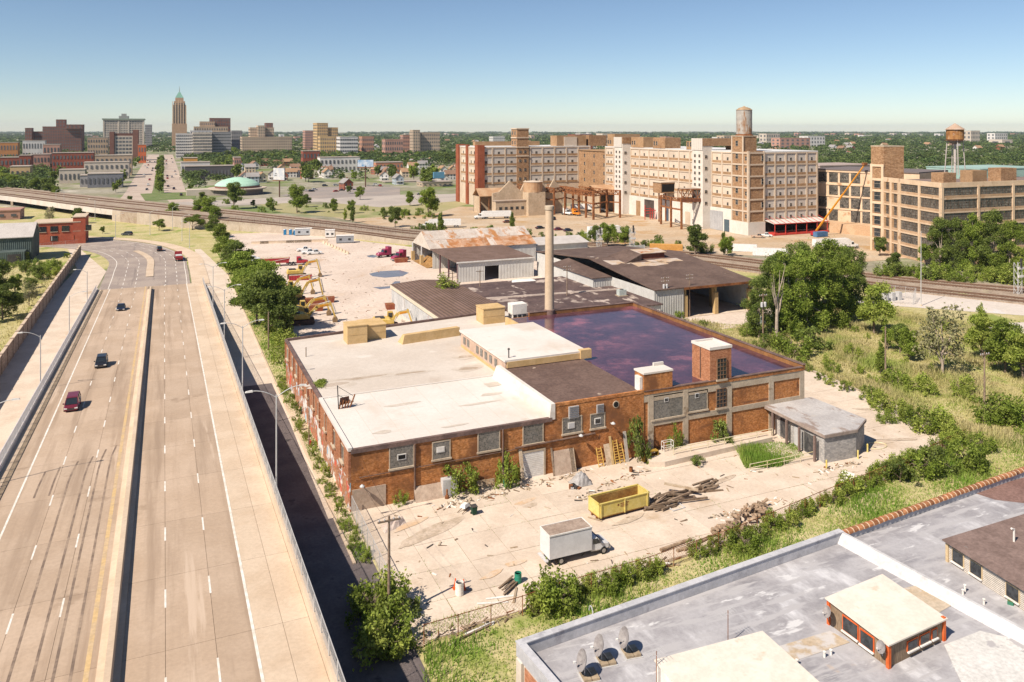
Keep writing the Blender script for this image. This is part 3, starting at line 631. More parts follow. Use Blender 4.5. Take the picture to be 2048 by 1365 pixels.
mb = MB(); mb.hexa([(-.05,0,6.2),(.1,0,6.2),(.1,20.4,6.2),(-.05,20.4,6.2)],[(-.05,9.9,11.2),(.1,9.9,11.2),(.1,10.1,11.2),(-.05,10.1,11.2)]); part('gable_wall', mb, M('gable_sheet', (.58,.51,.44), (.52,.45,.38), .5), t)
mb = MB(); mb.box(25.8,.05,0,38.6,.2,6.1); part('side_wall', mb, metal_w, t)
mb = MB(); mb.box(.5,20.2,0,38.6,20.4,6.1); mb.box(38.5,.2,0,38.7,20.2,6.1); part('rear_wall', mb, metal_w, t)
for y in (20.0, 9.5): mb = MB(); mb.tube((0,y,0),(0,y,6.3),.3,None,8); mb.mat(1).box(-.55,y-.55,0,.55,y+.55,3.2); part('post', mb, [galv, M('ochre_post', (.52,.36,.17), None)], t)
mb = MB()
n = 10
for i in range(n):
    for j in range(n):
        f = lambda i, j: 4.2*max(0, 1-((i-6)/5.5)**2)*max(0, 1-((j-5)/5.5)**2)+.15*math.sin(i*7.1+j*3.7)
        mb.face([(a*1.5-2, b*1.7+1.5, max(.01, f(a, b))) for a, b in ((i,j),(i+1,j),(i+1,j+1),(i,j+1))])
tag(part('gravel_pile', mb, M('brown_gravel', (.30,.155,.05), (.36,.2,.075), .8, fine=.3), None, (82,252,0)), 'heap of orange brown gravel inside the open gable shed', 'gravel pile')
# low extension in front of it
t = thing('flat_shed', 'white walled shed with brown tar roof and dark open side', 'shed', (81,226,0))
mb = MB(); mb.box(0,0,0,8.7,.2,5.9); mb.box(13.4,0,0,25.2,.2,5.9); mb.box(8.7,0,4.4,13.4,.2,5.9); mb.box(25.0,.2,0,25.2,25.6,6.0); mb.box(.3,25.5,0,25,25.7,6.0); part('wall', mb, metal_w, t)
mb = MB(); mb.hexa([(-.5,-.4,5.9),(25.4,-.4,5.9),(25.4,25.9,6.35),(-.5,25.9,6.35)],[(-.5,-.4,6.15),(25.4,-.4,6.15),(25.4,25.9,6.6),(-.5,25.9,6.6)]); part('roof', mb, tar2, t)
for y in (.3,8.5,17): mb = MB(); mb.box(-.2,y-.2,0,.2,y+.2,5.9); part('post', mb, M('purple_steel', (.12,.055,.06), None), t)
mb = MB(); mb.box(-.55,-.45,5.85,25.45,-.35,6.25); part('eave', mb, wpaint, t)
# grey shed behind the chimney
t = thing('long_shed', 'low shed with pale grey metal roof behind the chimney', 'shed', (119.5,264,0))
mb = MB(); mb.box(0,0,0,27,16,3.6); part('wall', mb, metal_w, t)
mb = MB(); mb.hexa([(-.5,-.6,3.6),(27.5,-.6,3.6),(27.5,8,5.2),(-.5,8,5.2)],[(-.5,-.6,3.75),(27.5,-.6,3.75),(27.5,8,5.4),(-.5,8,5.4)]); mb.hexa([(-.5,8,5.2),(27.5,8,5.2),(27.5,16.6,3.6),(-.5,16.6,3.6)],[(-.5,8,5.4),(27.5,8,5.4),(27.5,16.6,3.75),(-.5,16.6,3.75)]); part('roof', mb, M('pale_metal_roof', (.44,.40,.37), (.49,.45,.42), .3, fine=.05), t)
# corrugated shed at the construction yard
t = thing('corrugated_shed', 'grey corrugated shed with brown roof and graffiti at construction yard', 'shed', (54.2,161,0))
tagm = M('graffiti_sheet', (.46,.46,.46), (.55,.54,.53), .7, rib=(3,.5,.05), over=[((.05,.05,.05), 1.6, .63, .65), ((.45,.2,.16), .5, .58, .66)], fine=.08)
for i in range(17): mb = MB(); mb.box(-.05,i*2.42,0,.1,i*2.42+2.38,4.9); part('wall_sheet', mb, tagm if i < 5 else metal_g, t)
mb = MB(); mb.box(.1,.0,0,16,.2,5.2); mb.box(15.8,.2,0,16,41,5.2); mb.box(.1,41,0,16,41.2,5.2); part('wall', mb, tagm, t)
mb = MB(); mb.box(-.35,-.3,4.9,-.05,41.4,5.75); part('eave', mb, M('cream_eave', (.62,.55,.43), None), t)
mb = MB(); mb.hexa([(-.3,-.4,5.55),(8,-.4,6.1),(8,41.6,6.1),(-.3,41.6,5.55)],[(-.3,-.4,5.8),(8,-.4,6.4),(8,41.6,6.4),(-.3,41.6,5.8)]); mb.hexa([(8,-.4,6.1),(16.4,-.4,5.4),(16.4,41.6,5.4),(8,41.6,6.1)],[(8,-.4,6.4),(16.4,-.4,5.7),(16.4,41.6,5.7),(8,41.6,6.4)]); part('roof', mb, M('ribbed_brown_roof', (.15,.095,.07), (.18,.115,.09), .3, rib=(0,.9,.06), fine=.12), t)
# flat patched roof building
t = thing('patched_roof_building', 'low building with wide dark roof of torn pale patches', 'building', (70.6,158,0))
mb = MB(); mb.box(0,0,0,36.8,40.5,4.75); part('wall', mb, metal_w, t)
mb = MB(); mb.box(-.2,-.3,4.75,37.2,40.7,5.0); part('roof', mb, tar_patch, t)
mb = MB(); mb.hexa([(1,21,5.0),(37,18,5.0),(37,18.9,5.0),(1,21.9,5.0)],[(1,21.1,5.25),(37,18.1,5.25),(37,18.8,5.25),(1,21.8,5.25)]); part('roof_curb', mb, M('curb_pale', (.48,.39,.33), (.4,.32,.27), .5), t)
mb = MB(); mb.hexa([(15,38,5),(22,37.5,5),(22.5,40,5),(16,40.4,5)],[(16,38.6,5.35),(21,38.2,5.35),(21.5,39.5,5.35),(17,39.8,5.35)]); part('roof_flap', mb, wpaint, t)
p = G(1243,590,5.2)
t = thing('roof_air_conditioner', 'small pale air conditioner on the dark patched roof', 'air conditioner', (p.x,p.y,5.0))
mb = MB(); mb.box(-1,-.7,.15,1,.7,1.5); part('cabinet', mb, M('pale_green_metal', (.42,.46,.43), (.48,.51,.48), 1), t); mb = MB(); mb.box(-1.3,-1,0,1.3,1,.14); part('base', mb, palewood, t)
mb = MB(); mb.lathe([(.5,1.5),(.5,1.6),(.1,1.62)],12); part('fan', mb, darksteel, t)
# large shed with open front
t = thing('open_front_shed', 'wide dark roofed shed with open pillared front and white walls', 'shed', (102.2,161.5,0))
mb = MB(); mb.box(5.6,0,0,14.2,.2,7.3); mb.box(5.6,.2,0,5.8,19.8,7.3); mb.box(0,19.8,0,5.8,20,7.3); mb.box(0,20,0,.2,43,7.3); mb.box(0,43,0,6,43.2,7.0); mb.box(6,66,0,46,66.2,7.3); mb.box(5.8,43,0,6,66,7.3); part('wall', mb, metal_w, t)
def gable(mb, x0, x1, y0, yr, y1, z0, zr, th=.25):
    mb.hexa([(x0,y0,z0),(x1,y0,z0),(x1,yr,zr),(x0,yr,zr)],[(x0,y0,z0+th),(x1,y0,z0+th),(x1,yr,zr+th),(x0,yr,zr+th)]); mb.hexa([(x0,yr,zr),(x1,yr,zr),(x1,y1,z0),(x0,y1,z0)],[(x0,yr,zr+th),(x1,yr,zr+th),(x1,y1,z0+th),(x0,y1,z0+th)])
mb = MB(); gable(mb, 5.5, 36, -.5, 32, 66.5, 7.35, 10.2); part('roof', mb, tar_torn, t)
mb = MB(); mb.hexa([(-.4,19.5,7.3),(5.5,19.5,7.3),(5.5,44,8.5),(-.4,44,7.3)],[(-.4,19.5,7.5),(5.5,19.5,7.5),(5.5,44,8.8),(-.4,44,7.5)]); part('roof', mb, tar_torn, t)
for sgn, (a, b, cc, dd) in enumerate(((8,15,26,2.0),(14,24,22,2.4),(7,9,34,3),(20,30,24,1.6))):   # torn roof decks showing boards
    z = lambda y: 7.35+2.85*(1-abs(y-32)/32)+.28
    mb = MB(); pts = [(a+random.uniform(-1,1), cc+dd*random.uniform(.6,1.4)*s, 0) if 0 else (a+(b-a)*f, cc+dd*random.uniform(.6,1.4)*s) for s, fs in ((-1,(0,.25,.5,.75,1)),(1,(1,.75,.5,.25,0))) for f in fs]
    mb.face([(x, y, z(y)) for x, y in pts]); part('bare_deck', mb, M('bare_deck', (.48,.34,.22), (.52,.44,.38), .35, over=[((.36,.14,.05), .3, .58, .66)], fine=.1), t)
mb = MB(); mb.box(19,27,9.6,27,31,11.6); d = part('roof_monitor', mb, M('red_brown_wood', (.17,.055,.035), (.22,.08,.05), .8), t)
mb = MB(); mb.hexa([(18.5,26.6,11.5),(27.5,26.6,11.5),(27.5,31.5,12),(18.5,31.5,12)],[(18.5,26.6,11.65),(27.5,26.6,11.65),(27.5,31.5,12.15),(18.5,31.5,12.15)]); part('monitor_roof', mb, MATS['bare_deck'], d)
mb = MB(); mb.hexa([(12.5,24,9.6),(18.5,25.5,9.8),(18.5,33,10.3),(12.5,33,10.3)],[(12.5,24,9.8),(18.5,25.5,11.7),(18.5,33,12.2),(12.5,33,10.6)]); part('lifted_roof', mb, tar_torn, t)
for x in (15,24.2,28.4,34.8): mb = MB(); yy = .2 if x in (24.2,34.8,15) else 7; mb.box(x-.5,yy,0,x+.5,yy+1,5.4); mb.box(x-.2,yy+.3,5.4,x+.2,yy+.7,7.3); part('pillar', mb, MATS['ochre_post'], t)
mb = MB(); mb.box(35.5,.5,0,35.8,66,7.3); part('wall', mb, metal_w, t)
mb = MB(); mb.box(13.9,-.7,7.0,36.2,-.52,7.55); part('eave', mb, rust, t)
mb = MB(); mb.face([(6,0,.05),(35.4,0,.05),(35.4,60,.05),(6,60,.05)]); part('floor', mb, concrete, t)
t = thing('mural_fence', 'pale blue painted panel fence beside the tall tree clump', 'fence', (126,147,0))
for i in range(6): part('fence_panel', MB().box(i*2.1,i*.55,0,i*2.1+2.05,i*.55+.12,2.2), M('mural_paint', (.36,.45,.55), (.46,.52,.58), .4, over=[((.55,.56,.57), .8, .56, .6), ((.16,.2,.26), 1.0, .6, .64)]), t)

# ---------------- facades of the tall factories
fac = M('painted_concrete', (.50,.39,.29), (.56,.45,.345), .15, over=[((.42,.31,.215), .22, .60, .72), ((.36,.26,.18), .5, .66, .76, (1,1,.25))], fine=.06, fs=1)
pan = M('painted_panel', (.54,.44,.345), (.60,.50,.40), .2, fine=.05, fs=1, rnd=.06, over=[((.47,.36,.26), .3, .64, .74)])
pan_w = M('white_panel', (.60,.545,.48), (.66,.60,.54), .2, fine=.05, fs=1, over=[((.5,.43,.36), .3, .64, .74)])
spand = M('brick_spandrel', (.335,.20,.105), (.40,.25,.14), .3, fine=.15, fs=2, rnd=.1)
bbrown = M('brick_brown', (.36,.185,.08), (.43,.235,.11), .2, over=[((.24,.12,.055), .3, .6, .7)], fine=.15, fs=1.5, brick=((.3,.22,.16), .6, .3))
bred = M('brick_red', (.27,.075,.035), (.33,.10,.05), .2, fine=.15, fs=1.2)
def W3(p0, ang, x, y, z): return Vector((p0[0]+x*math.cos(ang)-y*math.sin(ang), p0[1]+x*math.sin(ang)+y*math.cos(ang), z))
def piece(name, par, base, p0, ang, x0, x1, y0, y1, z0, z1, m):
    """A box in the facade's own frame (x along the wall, -y out of it), sharing its mesh with alike pieces."""
    k = (name, round(x1-x0,2), round(y0,2), round(y1,2), round(z1-z0,2), m.name)
    me = shared(k, lambda b: b.box(0,y0,0,x1-x0,y1,z1-z0), m)
    q = W3(p0, ang, x0, 0, z0)-Vector(base); return put(me, name, q, ang, par)
def small_window(par, base, p0, ang, x, z, w=1.2, h=1.3):
    def f(b):
        b.box(-w/2,-.16,-h/2,w/2,.05,h/2); b.mat(1); b.box(-w/2-.05,-.18,-h/2-.07,w/2+.05,.0,-h/2); b.box(-w/2-.04,-.18,-h/2,-w/2,0,h/2); b.box(w/2,-.18,-h/2,w/2+.04,0,h/2); b.box(-w/2,-.18,-.03,w/2,0,.03)
    me = shared(('window', w, h), f, [dglass, pan]); return put(me, 'window', W3(p0, ang, x, 0, z)-Vector(base), ang, par)
def facade(par, base, p0, ang, n, bw, zs, win=(.5,), skip=(), panel=None, colw=.9, wsize=(1.2,1.3), spa=1.1, x0=0):
    H0, H1 = zs[0], zs[-1]
    for i in range(n+1): piece('column', par, base, p0, ang, x0+i*bw-colw/2, x0+i*bw+colw/2, -.45, .05, H0, H1, fac)
    for k in range(len(zs)-1):
        a, b = zs[k], zs[k+1]
        piece('floor_beam', par, base, p0, ang, x0-colw/2-.02, x0+n*bw+colw/2+.02, -.4, .05, b-.55, b, fac)
        for i in range(n):
            l, r = x0+i*bw+colw/2, x0+(i+1)*bw-colw/2
            piece('spandrel', par, base, p0, ang, l, r, -.28, .0, a, a+spa, spand)
            if (i, k) in skip: continue
            piece('panel', par, base, p0, ang, l, r, -.12, .0, a+spa, b-.55, panel or pan)
            for f in win: small_window(par, base, (p0[0]+(-math.sin(ang))*0+.0, p0[1]), ang, l+(r-l)*f, a+spa+.85, *wsize) if True else 0
# factory B: long pale block with the water tank
Bz = [10.5,15.6,20.7,25.8,30.9,36.0]
base = (234,277,0)
fb = thing('tank_factory', 'long pale seven storey factory with stair tower and rooftop tank', 'factory', base)
def core(par, base, pts, z0, z1, m, name='wall'):
    mb = MB(); mb.prism(ccw([(p[0]-base[0], p[1]-base[1]) for p in pts]), z0, z1); return part(name, mb, m, par)
core(fb, base, [(234,277),(272.5,277),(272.5,400),(234,400)], 0, 36.0, fac)
core(fb, base, [(233.6,276.6),(272.9,276.6),(272.9,400.4),(233.6,400.4)], 36.0, 36.5, M('roof_edge_white', (.62,.61,.60), None), 'roof')
facade(fb, base, (234,373), R(-90), 7, 8.9, Bz); facade(fb, base, (234,302.6), R(-90), 2, 7.5, Bz); facade(fb, base, (234,400), R(-90), 2, 9.0, Bz, win=(.3,.7))
facade(fb, base, (242,277), 0, 5, 6.09, [5.4]+Bz, panel=M('grey_panel', (.50,.45,.40), (.55,.50,.45), .2, rnd=.06, fine=.06), skip={(3,3)})
for y0, y1 in ((302.6,310.6),(373,381.5)):
    core(fb, base, [(228.6,y0),(234,y0),(234,y1),(228.6,y1)], 0, 38.5, pan_w, 'stair_shaft')
    for k in range(9):
        for f in (2.2, 5.6): small_window(fb, base, (228.6,y1), R(-90), f, 33.5-k*2.7+.4, 1.3, 1.2)
        if k % 2 == 0: small_window(fb, base, (228.6,y0), 0, 1.7, 33.5-k*2.7, 1.5, 1.3)
    for i in range(6): piece('louvre_panel', fb, base, (228.4,y1+.3), R(-90), i*1.4, i*1.4+1.3, -.1, .0, 36.5, 42.0, M('pale_louvre', (.60,.55,.49), None))
    core(fb, base, [(228.5,y0-.2),(246,y0-.2),(246,y1+.2),(228.5,y1+.2)], 38.5, 42.0, bbrown, 'penthouse')
# lower white storey and doors on the long side
core(fb, base, [(232.9,287.6),(234,287.6),(234,373),(232.9,373)], 0, 10.3, pan_w, 'lower_wall')
for y0, y1, z1, m in ((289,292.5,5.5,M('teal_door', (.08,.11,.13), None)),(293.5,307,8.8,M('grey_door', (.36,.355,.36), (.42,.41,.41), .3, rib=(3,1.2,.06))),(318,322,6.2,fac),(336,338.4,7,M('blue_glass', (.10,.14,.2), None, r=.2)),(349,358,9.3,M('bay_shade_paint', (.05,.04,.035), (.09,.07,.06), .2)),(362,366,8,spand)): piece('door', fb, base, (232.9,y1), R(-90), 0, y1-y0, -.15, 0, .1, z1, m)  # tallest panel has an open bay's darkness painted on, wall behind is solid
# corner tower
core(fb, base, [(232.6,276),(242,276),(242,287.6),(232.6,287.6)], 0, 5.6, pan_w, 'tower_base')
core(fb, base, [(233,276.4),(241.8,276.4),(241.8,287.4),(233,287.4)], 5.6, 36.6, bbrown, 'tower_wall')
core(fb, base, [(233,279.8),(240.4,279.8),(240.4,287.4),(233,287.4)], 36.6, 43.0, bbrown, 'tower_wall')
for k, z in enumerate([5.6]+Bz+[42.6]):
    for (p0, ang, L) in (((232.95,287.5),R(-90),11.2),((232.9,276.35),0,9.0)):
        if z > 37: continue
        piece('floor_beam', fb, base, p0, ang, -.05, L, -.25, .1, z-.5, z+.2, fac)
    if k < 6:
        small_window(fb, base, (233,287.4), R(-90), 3.5, z+3.5, 1.6, 2.2); small_window(fb, base, (233,287.4), R(-90), 9.6, z+2.6, 1.1, 1.6)
        if k % 2 == 1: small_window(fb, base, (233,276.35), 0, 7.6, z+2.6, 1.3, 2.3)
for x in (0, 7.4, 10.5): piece('column', fb, base, (232.95,287.5), R(-90), x, x+.7, -.3, .1, 5.4, 36.6 if x > 8 else 43.0, fac)
for x in (0, 8.3): piece('column', fb, base, (232.9,276.35), 0, x, x+.7, -.3, .1, 5.4, 36.6, fac)
small_window(fb, base, (233,287.4), R(-90), 3.5, 40, 1.6, 2.2)
core(fb, base, [(232.8,279.6),(240.6,279.6),(240.6,287.6),(232.8,287.6)], 43.0, 43.4, trim, 'tower_coping')
# dock canopy
mb = MB(); mb.hexa([(8,-6.5,5.0),(39.5,-6.5,5.0),(39.5,0,6.2),(8,0,6.2)],[(8,-6.5,5.15),(39.5,-6.5,5.15),(39.5,0,6.35),(8,0,6.35)]); cn = part('dock_canopy', mb, M('canopy_sheet', (.60,.55,.50), None), fb)
redp = M('red_paint', (.48,.045,.035), (.55,.07,.05), 1, r=.6)
mb = MB(); mb.box(8,-6.65,4.85,39.5,-6.5,5.2); mb.box(8,-6.4,.1,39.5,-1,.9)
for i in range(6): mb.bar((8.5+i*6,-6.4,0),(8.5+i*6,-6.4,5),.25)
for i in range(11): mb.bar((8.5+i*3.05,-6.4,5.2),(8.5+i*3.05,0,7.4),.12)
part('canopy_frame', mb, redp, cn)
piece('dock_shade_panel', fb, base, (242,277), 0, .5, 30, -.3, .0, 1.2, 5.0, black)  # solid black panel: the dark inside the dock is painted, nothing is cut
# penthouses on the roof
for (a, b, m) in (((233.5,318,240,322),40.5,spand),((233.5,340,243,351),42.0,bbrown),((233.5,360,241,372),42.0,spand),((235,392,252,400),43.5,spand),((246,300,252,308),41.5,bbrown)):
    core(fb, base, [(a[0],a[1]),(a[2],a[1]),(a[2],a[3]),(a[0],a[3])], 36.4, b, m, 'penthouse')
    for i in range(2): small_window(fb, base, (a[0],a[3]), R(-90), 1.5+i*2.2, 39, 1.2, 2)
# rooftop tank
t = thing('roof_tank', 'rust stained white cylindrical tank standing on the tall factory tower', 'tank', (236.7,283.6,43.4))
tankm = M('tank_steel', (.36,.33,.30), (.43,.40,.36), .5, over=[((.27,.13,.055), .4, .50, .62, (1,1,.2)), ((.2,.09,.04), .9, .58, .68, (1,1,.4))], fine=.1, r=.6)
mb = MB(); mb.lathe([(3.3,.6),(3.45,.8),(3.45,11.2),(3.6,11.3),(3.3,11.5)],24); part('shell', mb, tankm, t)
mb = MB(); mb.lathe([(3.6,11.4),(2.4,12.3),(.5,12.9),(.2,13.2)],24); part('roof', mb, M('tank_roof', (.33,.22,.13), (.42,.30,.19), .6), t)
mb = MB(); mb.lathe([(3.9,0),(3.9,.3),(3.2,.6)],24); part('base_ring', mb, rust, t)
mb = MB()
for k in range(4): mb.lathe([(3.5,2.2+k*2.6),(3.52,2.3+k*2.6),(3.5,2.4+k*2.6)],24)
part('hoop', mb, tankm, t)
# dark water chute frame beside the tower
# factory A: far block with brick piers and a tower
base = (173,446,0)
fa = thing('pier_factory', 'far pale factory block with dark brick corner piers and square tower', 'factory', base)
core(fa, base, [(173,446),(249,446),(249,483),(173,483)], 0, 35.4, fac)
core(fa, base, [(172.7,445.7),(249.4,445.7),(249.4,483.3),(172.7,483.3)], 35.4, 35.8, MATS['roof_edge_white'], 'roof')
Az = [13.2,18.8,24.4,30.0,35.4]
facade(fa, base, (173.5,446), 0, 9, 8.38, Az, skip={(3,k) for k in range(4)}, wsize=(1.5,1.4), panel=MATS['grey_panel'])
facade(fa, base, (173,479), R(-90), 2, 14, Az, win=(.3,.7), wsize=(1.4,1.8), x0=2.5)
for a in ((172,445,176.5,450),(172,462.5,173.5,466),(172,479,176.5,484)):
    core(fa, base, [(a[0],a[1]),(a[2],a[1]),(a[2],a[3]),(a[0],a[3])], 0, 36.8, bred, 'brick_pier')
core(fa, base, [(197.9,445.2),(205.7,445.2),(205.7,454),(197.9,454)], 0, 47.0, bbrown, 'tower')
for z in (30,35.4,41.2,46.7): piece('floor_beam', fa, base, (197.7,445.1), 0, 0, 8.2, -.25, .1, z-.4, z+.3, fac); piece('floor_beam', fa, base, (197.7,454), R(-90), 0, 9, -.25, .1, z-.4, z+.3, fac)
for z in (16,21.5,27,32.5):
    for x in (2,5.4): small_window(fa, base, (197.9,445.2), 0, x, z, 1.6, 1.6)
for z in (38,44):
    for x in (2.2,6): small_window(fa, base, (197.9,454), R(-90), x, z, 1.5, 2)
for x0, x1, z1, m in ((226,247,42.3,spand),(231,240,41.5,pan),(249,262,42.5,bbrown)):
    core(fa, base, [(x0,447-(.5 if m is pan else 0)),(x1,447-(.5 if m is pan else 0)),(x1,456),(x0,456)], 35.6, z1, m, 'penthouse')
core(fa, base, [(180,470),(225,470),(225,474),(180,474)], 35.6, 38.5, spand, 'penthouse')
# dark link between the two blocks
base = (240,402,0)
lk = thing('link_block', 'brown brick link block between the two pale factories', 'building', base)
core(lk, base, [(241,401),(262,401),(262,446),(241,446)], 0, 33.0, bbrown); core(lk, base, [(240.5,400.7),(262.4,400.7),(262.4,445.6),(240.5,445.6)], 33, 33.5, spand, 'roof')
for z in (15,20,25,30): 
    for y in (8,20,32): small_window(lk, base, (241,446), R(-90), y, z, 1.4, 2)

# factory D: ruin with broken glazing, bending along the railway
glaz = M('broken_glazing', (.085,.08,.07), (.15,.14,.125), .25, r=.25, spec=.5, brick=((.05,.045,.04), .75, .75), over=[((.012,.012,.012), .9, .60, .62), ((.30,.28,.26), 1.3, .70, .72)], fine=.15, vec='pos')
dcon = M('ruin_concrete', (.60,.435,.29), (.66,.49,.34), .15, over=[((.40,.24,.13), .2, .58, .68)], fine=.06, fs=1)
def glazed(par, base, p0, ang, n, bw, zs, colw=1.0, narrow=False, x0=0):
    piece('roof_parapet', par, base, p0, ang, x0-.5, x0+n*bw+.5, -.35, .1, zs[-1], zs[-1]+1.2, dcon)
    for i in range(n+1): piece('column', par, base, p0, ang, x0+i*bw-colw/2, x0+i*bw+colw/2, -.55, .05, zs[0], zs[-1], dcon)
    for k in range(len(zs)-1):
        a, b = zs[k], zs[k+1]
        piece('floor_beam', par, base, p0, ang, x0-.5, x0+n*bw+.5, -.4, .05, b-.5, b, dcon)
        for i in range(n):
            l, r = x0+i*bw+colw/2, x0+(i+1)*bw-colw/2
            piece('spandrel', par, base, p0, ang, l, r, -.36, .0, a, a+.8, M('spandrel_orange', (.46,.29,.17), (.52,.35,.22), .3, rnd=.1))
            wl, wr = (l+(r-l)*.28, l+(r-l)*.75) if narrow else (l, r)
            if narrow: piece('infill', par, base, p0, ang, l, wl, -.25, 0, a+.8, b-.5, spand); piece('infill', par, base, p0, ang, wr, r, -.25, 0, a+.8, b-.5, spand)
            o = piece('window', par, base, p0, ang, wl, wr, -.12, 0, a+.8, b-.5, glaz)
            h = b-.5-a-.8; ww = wr-wl
            def mull(m, ww=ww, h=h):
                for q in range(1, max(2, int(ww/1.6))): m.box(ww*q/max(2,int(ww/1.6))-.05,-.17,0,ww*q/max(2,int(ww/1.6))+.05,-.1,h)
                for q in (.33,.66): m.box(0,-.16,h*q-.04,ww,-.1,h*q+.04)
            put(shared(('mullion', round(ww,2), round(h,2)), mull, M('rusty_mullion', (.13,.085,.06), None)), 'mullion', (0,0,0), 0, o)
Dz = [0,4.6,9.2,13.8,18.4,23.0,27.0]
A1, A2, A3 = D(1768,300), D(1883,267), D(2330,310)
base = tuple(D(1742,305)); base = (base[0], base[1], 0)
fd = thing('ruined_factory', 'abandoned six storey factory with broken gridded windows bending along tracks', 'factory', base)
ax1 = (A2-A1).normalized(); ang1 = math.atan2(ax1.y, ax1.x); L1 = (A2-A1).length
ax2 = (A3-A2).normalized(); ang2 = math.atan2(ax2.y, ax2.x); L2 = (A3-A2).length
n1 = Vector((-ax1.y, ax1.x, 0)); n2 = Vector((-ax2.y, ax2.x, 0))
core(fd, base, [A1, A2, A3, A3+n2*26, A1+n1*34], 0, 27.2, dcon)
rt = M('ruin_roof', (.20,.14,.12), (.26,.19,.16), .1, over=[((.14,.17,.06), .12, .62, .7), ((.30,.16,.08), .1, .62, .7)], fine=.15)
core(fd, base, [A1+n1*.6, A2+(n1+n2)*.5, A3+n2*.6, A3+n2*25, A1+n1*33], 27.2, 27.35, rt, 'roof')
glazed(fd, base, A1, ang1, 2, 5.0, Dz, narrow=True); glazed(fd, base, A1, ang1, 2, (L1-10.5)/2, Dz, x0=10.4)
glazed(fd, base, A2, ang2, 7, L2/7, Dz)
# its corner tower
T0 = D(1742,305); tx = (A1-T0); 
core(fd, base, [T0, A1-ax1*.3, A1+n1*8, T0+n1*8], 0, 39.6, bbrown, 'tower')
at = math.atan2(tx.y, tx.x); Lt = tx.length
for z in (4.6,9.2,13.8,18.4,23,27.2,32.5): piece('floor_beam', fd, base, T0, at, -.2, Lt, -.3, .1, z-.5, z+.4, dcon)
for x in (-.1, Lt-1.0): piece('column', fd, base, T0, at, x, x+.9, -.35, .1, 0, 33, dcon)
for k in range(6): small_window(fd, base, T0, at, Lt/2, 2.6+k*4.6, 2.6, 3.2)
core(fd, base, [T0+n1*0-tx.normalized()*.2+Vector((0,0,0)), A1-ax1*.1, A1+n1*8.2, T0+n1*8.2], 39.6, 40.0, trim, 'tower_coping')
small_window(fd, base, A1-n1*.05, ang1, -.0+3, 36, 2.6, 3) if False else None
for i in range(3): core(fd, base, [A2+ax2*(8+i*14)+n2*6, A2+ax2*(14+i*15)+n2*6, A2+ax2*(14+i*15)+n2*11, A2+ax2*(8+i*14)+n2*11], 27.3, 31+i*.6, bbrown if i != 1 else spand, 'roof_hut')
# low wing between B and D with dark glazing
E1, E2 = D(1633,372), D(1745,352); base = (E1.x, E1.y, 0); axe = (E2-E1).normalized(); ange = math.atan2(axe.y, axe.x); ne = Vector((-axe.y,axe.x,0))
fe = thing('wing_building', 'five storey factory wing with dark windows behind the boom lift', 'building', base)
core(fe, base, [E1, E2+axe*20, E2+axe*20+ne*30, E1+ne*30], 0, 27.5, dcon); core(fe, base, [E1-ne*.4, E2+axe*20-ne*.4, E2+axe*20+ne*30, E1+ne*30], 27.5, 28, M('slate_roof', (.17,.14,.135), None), 'roof')
for k, (a, b) in enumerate(((4.5,9.5),(10.5,15.2),(16.2,20.6),(22,26.5))):
    for i in range(5):
        if (i+k) % 5 in (2,): continue
        o = piece('window', fe, base, E1, ange, 1+i*5.2, 1+i*5.2+4.2, -.15, 0, a, b, glaz)
    piece('floor_beam', fe, base, E1, ange, 0, 27, -.3, 0, b+.1, b+.8, dcon)
mb = MB(); core(fe, base, [E1+axe*6-ne*9, E2+axe*8-ne*9, E2+axe*8-ne*.5, E1+axe*6-ne*.5], 0, 4.2, M('orange_block', (.50,.32,.19), (.55,.38,.24), .3), 'loading_annex')
# tall water tower on the ruin's roof
p = D(1910,332)
t = thing('water_tower', 'rusty water tower with conical roof on four thin legs', 'water tower', (p.x,p.y,27.3))
mb = MB(); mb.lathe([(.4,12.6),(2.2,13.4),(3.2,14.6)],20); part('tank_bottom', mb, M('tank_grey', (.22,.20,.19), None), t)
mb = MB(); mb.lathe([(3.2,14.6),(3.35,14.7),(3.35,18.8),(3.2,18.9)],20); part('tank', mb, M('tank_rust', (.26,.115,.04), (.38,.19,.07), .5, over=[((.5,.42,.35), .6, .62, .72)], fine=.15), t)
mb = MB(); mb.lathe([(3.9,18.8),(.15,21.4)],20); part('conical_roof', mb, M('cone_roof', (.44,.33,.26), (.40,.27,.19), .5), t)
mb = MB(); mb.lathe([(4.0,14.3),(4.0,14.4),(3.3,14.4)],20); part('balcony', mb, rust, t)
for i in range(4):
    a = R(45+90*i+10); mb = MB(); mb.tube((4.0*math.cos(a),4.0*math.sin(a),0),(3.0*math.cos(a),3.0*math.sin(a),14.6),.2,None,6); part('leg', mb, M('leg_pale', (.46,.41,.38), None), t)
    b = R(45+90*(i+1)+10); mb = MB(); mb.bar((3.5*math.cos(a),3.5*math.sin(a),7),(3.5*math.cos(b),3.5*math.sin(b),7),.1); part('brace', mb, MATS['leg_pale'], t)
mb = MB(); mb.tube((0,0,0),(0,0,13),.55,None,10); part('riser', mb, MATS['leg_pale'], t)
